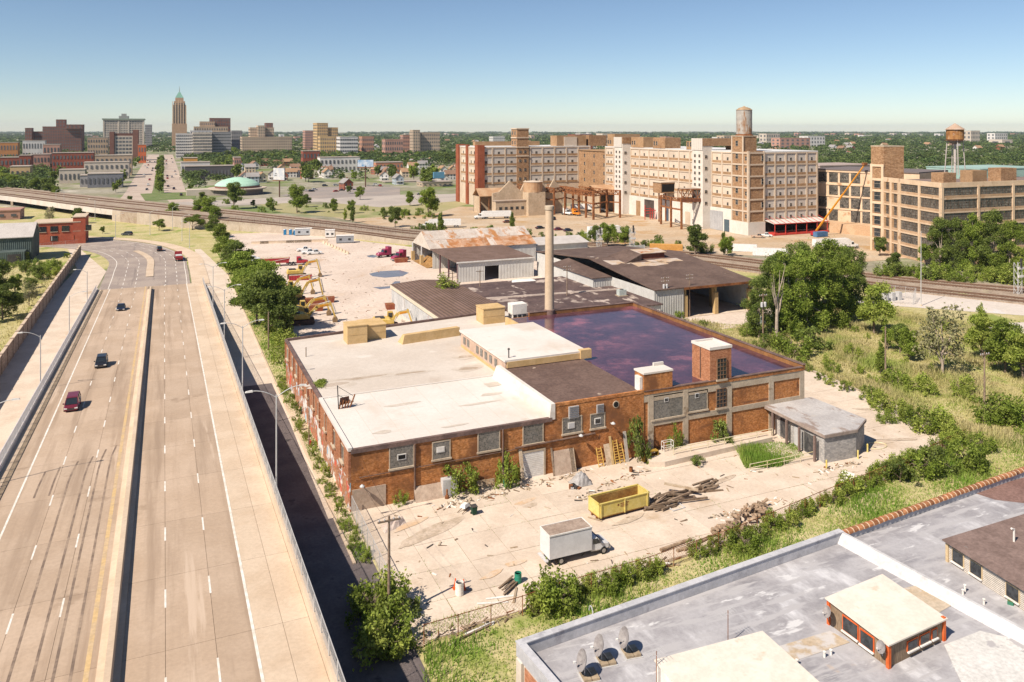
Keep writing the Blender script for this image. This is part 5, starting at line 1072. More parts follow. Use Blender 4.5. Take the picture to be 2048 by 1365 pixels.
# ladders and boards against the wall
def leaner(px, lb, kind, h, wd, m):
    x, _ = FW(px, 920); t = thing('ladder' if kind == 'ladder' else 'leaning_board', lb, kind, (x, BY-1.0, .03)); mb = MB()
    if kind == 'ladder':
        for s in (-wd/2, wd/2): mb.bar((s,0,0),(s*.9,.9,h),.09)
        part('rail', mb, m, t)
        for i in range(int(h/.33)): f = (i+.6)*.33/h; mb = MB(); mb.bar((-wd/2,.9*f,h*f),(wd/2,.9*f,h*f),.07); part('rung', mb, m, t)
    else: mb.hexa([(-wd/2,0,0),(wd/2,0,0),(wd/2,.06,0),(-wd/2,.06,0)],[(-wd/2,.9,h),(wd/2,.9,h),(wd/2,.96,h),(-wd/2,.96,h)]); part('board', mb, m, t)
ylad = M('yellow_ladder', (.60,.36,.07), (.66,.42,.12), 1.5)
leaner(1196,'yellow stepladder leaning on brick wall beside tall tan boards','ladder',2.4,.8,ylad); leaner(1228,'yellow ladder between tan boards on brick wall','ladder',3.0,.7,ylad); leaner(1238,'second yellow ladder touching the grey planks','ladder',2.4,.7,ylad)
for px, lb, h, wd, m in ((1212,'wide tan board leaning between the yellow ladders',2.6,.9,palewood),(1219,'tall narrow orange board beside the ladders',3.6,.35,MATS['ochre_post']),(1248,'tall grey planks leaning by the climbing plant',3.9,.5,M('grey_plank', (.42,.37,.32), None)),(1040,'tall pale planks leaning left of the roller door',4.0,.5,palewood),(1102,'grey tall post leaning right of the roller door',3.4,.25,wood),(1124,'large pinkish door panels leaning on brick wall',2.9,3.2,MATS['board_panel']),(1142,'short tan planks beside the door panels',2.9,.7,palewood),(858,'low pinkish panel leaning at the foot of wall',1.6,4.0,MATS['board_panel']),(1121,'white empty window frame leaning on door panels',1.3,.9,wpaint)): leaner(px, lb, 'board', h, wd, m)
p = G(1300,922); t = thing('yellow_shelf', 'low dark yellow rack beside the climbing plant', 'rack', (p.x,p.y,.1)); mb = MB()
for z in (0,.6,1.2): mb.box(-1.2,-.4,z,1.2,.4,z+.08)
for x in (-1.15,1.1): mb.box(x,-.4,0,x+.08,.4,1.3)
part('frame', mb, M('dark_yellow', (.36,.22,.04), None), t)
p = G(1335,912); t = thing('white_rack', 'open white tubular rack on the ramp', 'rack', (p.x,p.y,.5)); mb = MB()
for x in (-.8,.8):
    for y in (-.3,.3): mb.bar((x,y,0),(x,y,1.6),.07)
for z in (.1,.85,1.6): mb.bar((-.8,-.3,z),(.8,-.3,z),.06); mb.bar((-.8,.3,z),(.8,.3,z),.06); mb.bar((-.8,-.3,z),(-.8,.3,z),.06); mb.bar((.8,-.3,z),(.8,.3,z),.06)
part('frame', mb, wpaint, t)
# rubbish heap under a tarpaulin
p = G(1162,968); t = thing('tarpaulin_heap', 'grey tarpaulin over a heap of junk by brick wall', 'tarpaulin', (p.x,p.y,.03)); mb = MB(); n = 9
for i in range(n):
    for j in range(n):
        f = lambda i, j: (1.5*max(0,1-((i-4.5)/4.6)**2)*max(0,1-((j-4.5)/4.6)**2))+.12*math.sin(i*3.1+j*1.7)*math.sin(j*2.3)
        mb.face([(a*.3-1.35, b*.24-1.0, max(0,f(a,b))) for a, b in ((i,j),(i+1,j),(i+1,j+1),(i,j+1))])
part('sheet', mb, M('tarp', (.38,.36,.35), (.3,.28,.27), 2), t)
for i in range(7): mb = MB(); mb.box(-.3,-.2,0,.3,.2,.4); o = part('junk', mb, [darksteel, rust, greyp, black][i % 4], t, (-1.9+random.uniform(-.4,.4)+.1*i,-.9+random.uniform(-.5,.5),0), random.uniform(0,3)); o.scale = (random.uniform(.6,1.5),random.uniform(.6,1.4),random.uniform(.5,1.4))
p = G(790,1055); t = thing('crumpled_tarpaulin', 'crumpled pale sheet lying near the left fence of yard', 'tarpaulin', (p.x,p.y,.03)); mb = MB()
for i in range(6):
    for j in range(5):
        f = lambda i, j: .75*math.sin(i*.55)*math.sin(j*.7)*(1+.3*math.sin(i*4.4+j*2))
        mb.face([(a*.5-1.5, b*.4-1.0+.2*a, max(0,f(a,b))) for a, b in ((i,j),(i+1,j),(i+1,j+1),(i,j+1))])
part('sheet', mb, M('pale_tarp', (.56,.46,.40), (.48,.38,.33), 2), t)
p = G(1692,975); t = thing('tipped_table', 'white table tipped on its side near the hedge', 'table', (p.x,p.y,.05), .3); mb = MB(); mb.hexa([(.4,-.8,0),(.5,-.8,0),(.5,.9,0),(.4,.9,0)],[(.7,-.8,1.7),(.8,-.8,1.7),(.8,.9,1.7),(.7,.9,1.7)]); part('top', mb, wpaint, t)
for y in (-.6,.6):
    for z in (.3,1.4): mb = MB(); mb.bar((.5+.15*z,y,z),(-.7,y,z+.1),.06); part('leg', mb, darksteel, t)
# ---------------- ramp and yellow-white railings before the guard house
ramp = [G(1290,918), G(1345,905), G(1520,872), G(1545,885), G(1330,935), G(1300,935)]
mb = MB(); mb.prism(ccw([(p.x,p.y) for p in ramp]), .02, .75); tag(part('loading_ramp', mb, concrete), 'raised concrete loading ledge along the foot of the brick bays', 'ledge')
rl = M('rail_cream', (.62,.52,.30), (.68,.6,.42), 1, r=.6)
def rails(name, pts, z, lb):
    t = thing(name, lb, 'railing', tuple(pts[0])); o = pts[0]
    for a, b in zip(pts[:-1], pts[1:]):
        mb = MB()
        for h in (.55,1.05): mb.tube(a-o+Vector((0,0,z+h)), b-o+Vector((0,0,z+h)), .045, None, 6)
        part('rail', mb, rl, t)
    for a in pts: mb = MB(); mb.tube(a-o+Vector((0,0,z-.02)), a-o+Vector((0,0,z+1.07)), .045, None, 6); part('post', mb, rl, t)
lin = lambda a, b, n: [a+(b-a)*(i/n) for i in range(n+1)]
rails('ramp_railing', lin(G(1347,921), G(1545,880), 6), .62, 'cream pipe railing along the raised ledge of brick bays')
rails('path_railing', lin(G(1500,945), G(1634,918), 4), 0.03, 'cream pipe railing between the tall grass and the yard')
for px, py in ((1653,938),(1716,918),(1735,905)):
    p = G(px, py); mb = MB(); mb.lathe([(.12,-.02),(.12,1.1),(.08,1.2)],10); tag(part('bollard', mb, yel, None, tuple(p)), 'yellow bollard beside the grey gatehouse', 'bollard', 'gatehouse bollards')
p = G(1752,893); mb = MB()
for i in range(14): a0, a1 = R(-150+22*i), R(-150+22*(i+1)); mb.tube((1.7*math.cos(a0),1.1*math.sin(a0),.1),(1.7*math.cos(a1),1.1*math.sin(a1),.1),.09,None,6)
tag(part('hose', mb, rl, None, tuple(p)), 'pale hose looped on the ground behind the gatehouse', 'hose')
# kerb timber along the far edge
for a, b in ((0,.24),(.25,.5),(.51,.76),(.77,1)):
    A, B = Vector((113.2,116,0)), Vector((110.2,84,0)); mb = MB(); p, q = A+(B-A)*a, A+(B-A)*b; mb.bar(p+Vector((0,0,.12)), q+Vector((0,0,.12)), .3, .25); tag(part('kerb_timber', mb, M('pale_kerb', (.52,.44,.36), (.4,.32,.25), .5)), 'long pale timber kerb along the meadow edge of the yard', 'kerb', 'timber kerbs')
# ---------------- fences of the yard
def wirefence(name, lb, pts, h=1.8, step=2.9, netting=True, pm=None):
    t = thing(name, lb, 'fence', tuple(pts[0])); o = Vector(pts[0]); pm = pm or rust
    for a, b in zip(pts[:-1], pts[1:]):
        a, b = Vector(a)-o, Vector(b)-o; n = max(1, round((b-a).length/step)); ang = math.atan2(b.y-a.y, b.x-a.x)-R(90)
        for i in range(n):
            p, q = a+(b-a)*(i/n), a+(b-a)*((i+1)/n)
            mb = MB(); mb.tube((p.x,p.y,0),(p.x,p.y,h+.05),.045,None,6); part('post', mb, pm, t)
            L = (q-p).length; me = shared(('mesh_panel', round(L,1), h, pm.name), lambda m: chainpanel(m, L, h-.1, 0, 9, 6, .011), pm if not netting else chain); o2 = put(me, 'mesh_panel', (p.x,p.y,0), ang, t)
wirefence('wire_fence', 'rusty wire mesh fence along the hedge side of the yard', [G(848,1292), G(1045,1232), G(1120,1205), G(1300,1150), G(1480,1085), G(1640,1015), G(1800,950), G(1930,885)], 1.9, 3.2, False)
wirefence('mesh_gate', 'galvanised chain link fence closing the yard beside the brick corner', [(20.6,95,0),(20.5,84,0),(20.45,76,0)], 2.2, 2.6, True, galv)
def upole(px, py, h, lb, arms=1, cans=0, rz=0, r=.17, name='utility_pole'):
    p = G(px, py); t = thing(name, lb, 'utility pole', (p.x,p.y,-.05), rz); mb = MB(); mb.tube((0,0,0),(0,0,h),r,r*.65,8); part('shaft', mb, pole_m, t)
    for i in range(arms): mb = MB(); mb.box(-1.1,-.12,h-.5-i*.8,1.1,.02,h-.35-i*.8); part('crossarm', mb, pole_m, t); mb = MB(); [mb.lathe([(.06,0),(.07,.15),(.03,.2)],6,(x,-.05,h-.35-i*.8)) for x in (-.95,-.45,.45,.95)]; part('insulators', mb, greyp, t)
    for i in range(cans): x = (-.42,.42,0)[i]; mb = MB(); mb.lathe([(.27,0),(.28,.05),(.28,.9),(.2,1.0)],10,(x,-.15,h-2.8)); part('transformer', mb, greyp, t)
    return t
upole(778,1240,9.8,'leaning wooden utility pole beside the green shrub at yard corner',1)
upole(1116,0+668,9.5,'wooden pole with crossarms behind the chimney base',2) if False else None
upole(1134,632,12.5,'wooden pole with two crossarms over the patched roof',2); upole(1330,640,10.5,'utility pole carrying two grey transformers before the open shed',2,2); upole(1379,634,10.6,'utility pole with bent crossarm before the open shed pillars',2)
upole(1526,690,11,'utility pole with transformer beside the big pale trunk',1,2); upole(1771,760,9.8,'bare dark pole in the meadow thicket',0); upole(1969,835,10.5,'slim utility pole rising from green scrub',1); upole(905,612,9.0,'short pole with floodlights above the corrugated shed',1); upole(960,612,9.5,'thin pole with lamp arm above the brown ribbed roof',1)
upole(537,700,8,'pale bare pole in the roadside bushes',0); upole(612,800,9,'thin dark pole standing against graffiti wall plants',0,0,0,.12); upole(618,895,7.5,'rusty thin pole on the weedy pavement by graffiti',0,0,0,.1)
p = G(661,890); mb = MB(); mb.lathe([(.16,0),(.16,.1),(.13,.15),(.13,.55),(.17,.6),(.1,.75)],10); tag(part('fire_hydrant', mb, redp, None, (G(621,893).x,G(621,893).y,.1)), 'red fire hydrant on the weedy pavement by graffiti wall', 'hydrant')
# overhead wires from the yard pole to the building
wp = [(G(778,1240)+Vector((0,0,9.2)), Vector((21,95.4,5.6))), (G(778,1240)+Vector((.8,0,9.3)), Vector((22,95.4,6.2))), (G(778,1240)+Vector((0,0,9.3)), G(1330,640)+Vector((0,0,10)))][:2]
for a, b in wp:
    mb = MB(); n = 10
    for i in range(n):
        f = lambda s: a+(b-a)*s-Vector((0,0,1.2*4*s*(1-s)*.5)); mb.tube(f(i/n), f((i+1)/n), .012, None, 4, False)
    tag(part('power_line', mb, black), 'thin black wire from yard pole to brick corner', 'wire', 'yard wires')
# ---------------- street lamps
def lamp(x, y, z, lb, arms=2, h=10.5, side=1, grp=None):
    t = thing('street_lamp', lb, 'street lamp', (x,y,z), 0, grp); mb = MB(); mb.tube((0,0,0),(0,0,h),.11,.07,8); part('pole', mb, galv, t); mb = MB(); mb.lathe([(.2,0),(.18,.3),(.12,.4)],8); part('base', mb, galv, t)
    for s in ((-1,1) if arms == 2 else (side,)):
        mb = MB()
        for i in range(6): f = lambda k: Vector((s*2.5*(k/6), 0, h-.3+1.0*(1-(1-k/6)**2))); mb.tube(f(i), f(i+1), .05, .045, 6)
        o = part('arm', mb, galv, t); mb = MB(); mb.hexa([(s*2.4,-.14,h+.62),(s*3.2,-.14,h+.62),(s*3.2,.14,h+.62),(s*2.4,.14,h+.62)],[(s*2.45,-.1,h+.8),(s*3.1,-.07,h+.76),(s*3.1,.07,h+.76),(s*2.45,.1,h+.8)]); part('lamp_head', mb, M('lamp_pale', (.62,.60,.57), None), o)
for k, y in enumerate((88,128,168,208)): lamp(11.0, y, RZ(y)-1.2 if 0 else .0, 'double armed street lamp rising behind the chain link parapet', 2, 10.5+RZ(y)*1.0, 1, 'lamps along the parapet')
for k, y in enumerate((104,146,188,230)): lamp(-18.0, y, 0, 'single armed street lamp beside the picket railing', 1, 8.6+RZ(y)*1.0, 1 if k % 2 == 0 else -1, 'lamps along the railing')
for px, py in ((231,478),(300,470),(364,482),(345,458),(379,497),(190,440),(112,415),(128,420)): p = G(px, py); lamp(p.x, p.y, 0, 'slim street lamp at the road bend near the railway bridge', 1, 10, random.choice((-1,1)), 'lamps at the bend')
# ---------------- vehicles (front towards +x)
tyre = M('tyre', (.02,.019,.018), None, r=.9, fine=0); rim_m = M('rim', (.35,.34,.33), None, r=.4, metal=.5, fine=0)
carglass = M('car_glass', (.02,.025,.03), None, r=.08, spec=.7, fine=0); lampw = M('headlight', (.75,.74,.7), None, r=.2, fine=0); lampr = M('tail_light', (.4,.02,.02), None, r=.3, fine=0)
def paint(name, c): return M('paint_'+name, c, tuple(min(1,k*1.12+.004) for k in c), 1.5, r=.28, spec=.5, fine=.03)
def wheel(par, x, y, r=.33, w=.22):
    def f(m): m.tube((0,-w/2,0),(0,w/2,0),r,None,14); m.mat(1).tube((0,-w/2-.01,0),(0,w/2+.01,0),r*.58,None,12)
    return put(shared(('wheel', r, w), f, [tyre, rim_m]), 'wheel', (x,y,r), 0, par)
def loft(mb, secs):                                  # secs: [(x, [(y, z)...])] rings of equal length
    k = len(mb.v); n = len(secs[0][1])
    for x, ring in secs: mb.v += [(x, y, z) for y, z in ring]
    for a in range(len(secs)-1):
        for i in range(n): j = (i+1) % n; mb.f.append((k+a*n+i, k+a*n+j, k+a*n+n+j, k+a*n+n+i)); mb.m.append(mb.cur)
    mb.f.append(tuple(range(k+n-1, k-1, -1))); mb.f.append(tuple(range(k+(len(secs)-1)*n, k+len(secs)*n))); mb.m += [mb.cur]*2
def ring(w, z0, z1, r=.12): w /= 2; return [(-w+r*.5,z0),(w-r*.5,z0),(w,z0+r),(w,z1-r),(w-r,z1),(-w+r,z1),(-w,z1-r),(-w,z0+r)]
def car(label, px, py, col, rz, kind='sedan', z=None, group=None, loc=None, name=None):
    p = loc or G(px, py); 
    if z is not None:
        for _ in range(40): p = G(px, py, RZ(p.y))
    L, Hh, hood = {'sedan': (4.6,1.42,.86),'suv': (4.7,1.72,1.02),'van': (4.95,1.75,1.0),'pickup': (5.5,1.85,1.08)}[kind]
    W = 1.86; a = L/2; t = thing(name or {'sedan':'car','suv':'car','van':'minivan','pickup':'pickup_truck'}[kind], label, {'sedan':'car','suv':'car','van':'minivan','pickup':'pickup'}[kind], tuple(p), rz, group)
    if z is not None: t.rotation_euler = (0, 0, rz); t.location.z += .03
    body = MB(); loft(body, [(-a,ring(W*.86,.35,hood*.92)),(-a+.18,ring(W,.26,hood)),(-a+.9,ring(W,.22,hood+.02)),(.2*a,ring(W,.22,hood)),(a*.55,ring(W,.24,hood-.03)),(a-.25,ring(W*.97,.28,hood-.14)),(a,ring(W*.84,.34,hood-.24))]); part('body', body, col, t)
    if kind == 'pickup': c0, c1, r0, r1 = -.35, 1.55, -.1, 1.0
    elif kind == 'sedan': c0, c1, r0, r1 = -a+.75, a*.5, -a+1.45, .45
    elif kind == 'van': c0, c1, r0, r1 = -a+.08, a*.66, -a+.4, a*.28
    else: c0, c1, r0, r1 = -a+.12, a*.5, -a+.55, .55
    g = MB(); g.hexa([(c0,-W*.46,hood-.02),(c1,-W*.46,hood-.02),(c1,W*.46,hood-.02),(c0,W*.46,hood-.02)],[(r0,-W*.37,Hh-.05),(r1,-W*.37,Hh-.05),(r1,W*.37,Hh-.05),(r0,W*.37,Hh-.05)]); part('windows', g, carglass, t)
    rf = MB(); loft(rf, [(r0-.08,ring(W*.74,Hh-.07,Hh-.02,.02)),(r0+.3,ring(W*.78,Hh-.07,Hh+.02,.03)),(r1-.3,ring(W*.78,Hh-.07,Hh+.02,.03)),(r1+.1,ring(W*.74,Hh-.08,Hh-.03,.02))]); part('roof', rf, col, t)
    pl = MB()
    for s in (-1,1):
        for (u, v) in ((c0,r0),(c1,r1),((c0+c1)/2-.1,(r0+r1)/2-.1)): pl.bar((u,s*W*.462,hood-.02),(v,s*W*.375,Hh-.03),.09,.05)
    part('pillars', pl, col, t)
    if kind == 'pickup': b = MB(); b.box(-a+.12,-W*.4,hood-.02,-.45,W*.4,hood+.005); part('bed', b, darksteel, t)
    for s in (-1,1):
        wheel(t, a*.62, s*W*.46, .34 if kind == 'sedan' else .38); wheel(t, -a*.6, s*W*.46, .34 if kind == 'sedan' else .38)
        b = MB(); b.box(a-.12,s*W*.36-.2,hood-.42,a+.01,s*W*.36+.2,hood-.26); part('headlight', b, lampw, t)
        b = MB(); b.box(-a-.01,s*W*.37-.18,hood-.3,-a+.12,s*W*.37+.18,hood-.1); part('tail_light', b, lampr, t)
        b = MB(); b.box(c1-.35,s*(W*.5),hood,c1-.2,s*(W*.5+.2),hood+.16); part('mirror', b, col, t)
    b = MB(); b.box(a-.06,-.45,.4,a+.005,.45,hood-.34); part('grille', b, darksteel, t)
    return t
PK, PM, PW, PB = paint('black',(.015,.016,.022)), paint('maroon',(.13,.015,.03)), paint('white',(.68,.67,.65)), paint('navy',(.012,.018,.04))
car('maroon minivan driving on the left carriageway', 145, 816, PM, R(-90), 'van', 1); car('black hatchback following behind the maroon minivan', 203, 732, PK, R(-90), 'suv', 1); car('dark blue sedan farther up the left carriageway', 242, 620, PB, R(-90), 'sedan', 1)
car('dark sport utility car driving away beside the median island', 319, 502, PK, R(92), 'suv', 1); car('dark grey hatchback turning at the bend by the island', 254, 471, paint('grey',(.05,.055,.065)), R(150), 'suv')
for i, (px, py) in enumerate(((608,503),(617,508),(629,509))): car('white pickup parked in a tight row by the concrete barriers', px, py, PW, R(-6), 'pickup', None, 'white pickups by the barriers')
for i, (px, py) in enumerate(((506,520),(516,525))): car('white car half hidden by the roadside trees', px, py, PW, R(-8), 'sedan', None, 'white cars by the trees')
car('black car parked on orange dirt left of the red car', 1080, 458, PK, R(10), 'sedan'); car('dark red car behind the chimney shaft on orange dirt', 1117, 461, PM, R(0), 'sedan'); car('dark navy car right of the chimney on orange dirt', 1136, 463, PB, R(8), 'sedan'); car('small rusty brown car by a tree on dirt', 1015, 446, paint('brown',(.12,.04,.02)), 0, 'sedan')
car('brown and white pickup before the factory tower', 1516, 476, paint('brownwhite',(.42,.30,.22)), R(-35), 'pickup'); car('white pickup beside the brown pickup at factory tower', 1531, 474, PW, R(-35), 'pickup')
cols = [paint('silver',(.4,.4,.41)), PK, PW, paint('red',(.35,.03,.025)), PB]
for i, (px, py) in enumerate(((612,383),(623,384),(629,381),(672,384),(650,373),(672,372),(684,382),(752,371),(760,373),(840,390),(852,391),(1105,440))): car(['silver','black','white','red','navy'][i % 5]+' car parked beyond the railway in the far car park', px, py, cols[i % 5], random.choice((0,R(20),R(90))), 'suv' if i % 3 else 'sedan', None, 'cars of the far car park')
for i in range(26):
    y = random.uniform(600,1400); x = random.choice((-22,-18.5,-12,3,7,11)); car(['silver','black','white','red','navy'][i % 5]+' car on the distant boulevard', 0, 0, cols[i % 5], R(90 if x > 0 else -90), 'suv' if i % 2 else 'sedan', None, 'boulevard traffic', Vector((x,y,.03)))
# trucks
def cab(par, x, col, tall=2.9, W=2.45, sleeper=True, lod=True):
    b = MB(); loft(b, [(x,ring(W*.9,.9,tall*.62,.15)),(x+1.1,ring(W*.92,.7,tall*.62,.15)),(x+2.3,ring(W*.8,.6,tall*.56,.18)),(x+2.6,ring(W*.7,.6,tall*.5,.18))]); part('hood', b, col, par)
    b = MB(); b.hexa([(x-1.2,-W/2,.9),(x+.6,-W/2,.9),(x+.6,W/2,.9),(x-1.2,W/2,.9)],[(x-1.2,-W*.46,tall),(x+.15,-W*.46,tall),(x+.15,W*.46,tall),(x-1.2,W*.46,tall)]); part('cab', b, col, par)
    b = MB(); b.hexa([(x+.63-.12,-W*.42,tall*.6),(x+.62,-W*.42,tall*.6),(x+.62,W*.42,tall*.6),(x+.63-.12,W*.42,tall*.6)],[(x+.18,-W*.4,tall*.93),(x+.32,-W*.4,tall*.93),(x+.32,W*.4,tall*.93),(x+.18,W*.4,tall*.93)]); part('windscreen', b, carglass, par)
    for s in (-1,1): b = MB(); b.box(x-.7,s*W*.475,tall*.6,x+.2,s*W*.495,tall*.88); part('side_window', b, carglass, par)
    if sleeper: b = MB(); b.box(x-2.6,-W/2,.9,x-1.2,W/2,tall+.8); part('sleeper', b, col, par)
    b = MB(); b.box(x-4.6,-.5,.6,x+1.5,.5,.9); part('chassis', b, darksteel, par)
    for s in (-1,1): wheel(par, x+1.6, s*1.05, .5, .3)
    b = MB(); b.box(x+2.5,-W*.42,.45,x+2.75,W*.42,.85); part('bumper', b, rim_m, par)
def semi(px, py, rz, label, col, trail=True, L=14.5, tm=None, logo=None):
    p = G(px, py); t = thing('semi_truck', label, 'truck', (p.x,p.y,.01), rz)
    cab(t, 5.5, col)
    for x in (2.2, 3.5):
        for s in (-1,1): wheel(t, x, s*1.0, .5, .5)
    if trail:
        b = MB(); b.box(3.6-L,-1.28,1.15,3.6,1.28,4.0); tr = part('trailer', b, tm or PW, t)
        b = MB(); b.box(3.6-L-.02,-1.3,1.1,3.62,-1.26,1.2); b.box(3.6-L-.02,1.26,1.1,3.62,1.3,1.2); part('side_rail', b, rim_m, tr)
        if logo: b = MB(); [b.box(3.6-L+1+i*.55,-1.295,2.9,3.6-L+1.4+i*.55,-1.285,3.5) for i in range(5)]; part('lettering', b, logo, tr)
        for x in (3.6-L+1.4, 3.6-L+2.7):
            for s in (-1,1): wheel(t, x, s*1.0, .5, .5)
        b = MB(); b.box(-2.2,-1,0,-2.0,-.8,1.2); b.box(-2.2,.8,0,-2.0,1,1.2); part('landing_leg', b, darksteel, t)
    return t
dk = M('red_lettering', (.5,.03,.03), None)
semi(980,438,R(180-12),'white semi truck with red lettering on trailer facing the field',PW,True,14.5,None,dk); semi(875,456,R(180-16),'white semi truck parked behind slim trees by the tracks',PW); semi(1222,470,R(-4),'white semi truck behind the trees by the signal gantry',PW); semi(1678,498,R(-10),'white semi truck parked before the ruined factory',PW)
semi(1180,423,R(-30),'white trailer truck under the rusty craneway',PW); semi(1045,424,R(-60),'white tractor unit parked under ruined hall',PW,False); semi(1122,429,R(-75),'white tractor unit beside the orange one',PW,False); semi(1140,430,R(-78),'orange tractor unit beside the white one',paint('orange',(.6,.2,.02)),False)
semi(795,512,R(190),'maroon tractor unit parked by the rusty gable shed',paint('magenta',(.28,.03,.08)),False); semi(822,518,R(200),'second maroon tractor unit half under the gable shed',MATS['paint_magenta'],False)
# red tipper trailer with tractor
p = G(560,532); t = thing('dump_truck', 'red tipper trailer and red tractor in the construction yard', 'truck', (p.x,p.y,.01), R(-6)); redt = paint('truckred',(.36,.02,.03))
cab(t, 6.6, redt, 2.8, 2.45, False)
b = MB(); b.hexa([(-5.5,-1.1,1.1),(2.8,-1.1,1.1),(2.8,1.1,1.1),(-5.5,1.1,1.1)],[(-6.2,-1.3,2.7),(3.2,-1.3,2.7),(3.2,1.3,2.7),(-6.2,1.3,2.7)]); tb = part('tipper_body', b, redt, t); b = MB(); b.hexa([(-5.9,-1.1,2.71),(2.9,-1.1,2.71),(2.9,1.1,2.71),(-5.9,1.1,2.71)],[(-5.9,-1.1,2.72),(2.9,-1.1,2.72),(2.9,1.1,2.72),(-5.9,1.1,2.72)]); part('load', b, dirt, tb)
b = MB(); b.bar((-5,-1.34,1.4),(3,-1.34,2.65),.1); part('stripe', b, PW, tb)
for x in (-4.4,-3.2,3.2,4.4):
    for s in (-1,1): wheel(t, x, s*1.0, .5, .5)
# flatbed on the highway
p = G(357,520,0); p = G(357,520,RZ(p.y)); t = thing('flatbed_truck', 'red flatbed truck with load driving away on right carriageway', 'truck', (p.x,p.y,p.z+.03), R(92)); cab(t, 2.2, redt, 2.6, 2.4, False)
b = MB(); b.box(-4.2,-1.2,1.0,1.0,1.2,1.2); part('bed', b, darksteel, t); b = MB(); b.box(-4.0,-1.0,1.2,-.2,1.0,2.0); part('cargo', b, greyp, t); b = MB(); b.box(.7,-1.2,1.2,1.0,1.2,2.9); b.box(-4.2,-1.2,1.2,-4.1,1.2,1.9); part('headboard', b, redt, t)
for x in (-3,-1.9):
    for s in (-1,1): wheel(t, x, s*.95, .48, .4)
b = MB(); b.box(-4.25,-1.1,.7,-4.18,1.1,.95); part('tail_light', b, lampr, t)
# white box truck in the yard
p = (G(1095,1128)+G(1215,1105))/2; t = thing('box_truck', 'white box truck with dirty brown roof parked in the concrete yard', 'truck', (p.x,p.y+.5,.04), R(0))
PWT = M('truck_white', (.66,.65,.65), (.60,.59,.59), .8, fine=.04, r=.5)
b = MB(); b.box(-3.7,-1.15,.85,1.35,1.15,3.3); bx = part('cargo_box', b, PWT, t)
b = MB(); b.box(-3.62,-1.07,3.3,1.27,1.07,3.33); part('box_roof', b, M('dirty_roof', (.30,.22,.17), (.38,.29,.23), .6, fine=.15), bx)
b = MB(); b.box(-3.75,-1.2,3.22,1.4,-1.1,3.36); b.box(-3.75,1.1,3.22,1.4,1.2,3.36); b.box(-3.75,-1.1,3.22,-3.65,1.1,3.36); b.box(1.3,-1.1,3.22,1.4,1.1,3.36); part('edge_rail', b, wpaint, bx)
b = MB(); loft(b, [(1.4,ring(1.95,.55,2.05)),(2.1,ring(1.95,.5,2.0)),(2.75,ring(1.95,.5,1.35)),(3.55,ring(1.85,.52,1.15)),(3.75,ring(1.6,.6,.95))]); part('cab', b, PWT, t)
b = MB(); b.hexa([(2.15,-.82,1.95),(2.25,-.82,2.0),(2.25,.82,2.0),(2.15,.82,1.95)],[(2.72,-.88,1.36),(2.82,-.88,1.4),(2.82,.88,1.4),(2.72,.88,1.36)]); part('windscreen', b, carglass, t)
for s in (-1,1):
    b = MB(); b.hexa([(1.6,s*.985-.01,1.3),(2.5,s*.985-.01,1.3),(2.5,s*.985+.01,1.3),(1.6,s*.985+.01,1.3)],[(1.6,s*.985-.01,1.85),(2.15,s*.985-.01,1.85),(2.15,s*.985+.01,1.85),(1.6,s*.985+.01,1.85)]); part('side_window', b, carglass, t)
    wheel(t, 2.9, s*.9, .4, .26); wheel(t, -2.3, s*.9, .4, .4); b = MB(); b.box(3.66,s*.6-.15,.8,3.78,s*.6+.15,.95); part('headlight', b, lampw, t)
    b = MB(); b.box(2.3,s*1.0,1.45,2.4,s*1.22,1.8); part('mirror', b, darksteel, t)
b = MB(); b.box(-3.6,-.5,.5,2.0,.5,.85); part('chassis', b, darksteel, t); b = MB(); b.box(3.6,-.9,.45,3.85,.9,.7); part('bumper', b, rim_m, t); b = MB(); b.box(-4.1,-1.0,.55,-3.7,1.0,.65); part('tail_lift', b, greyp, t)
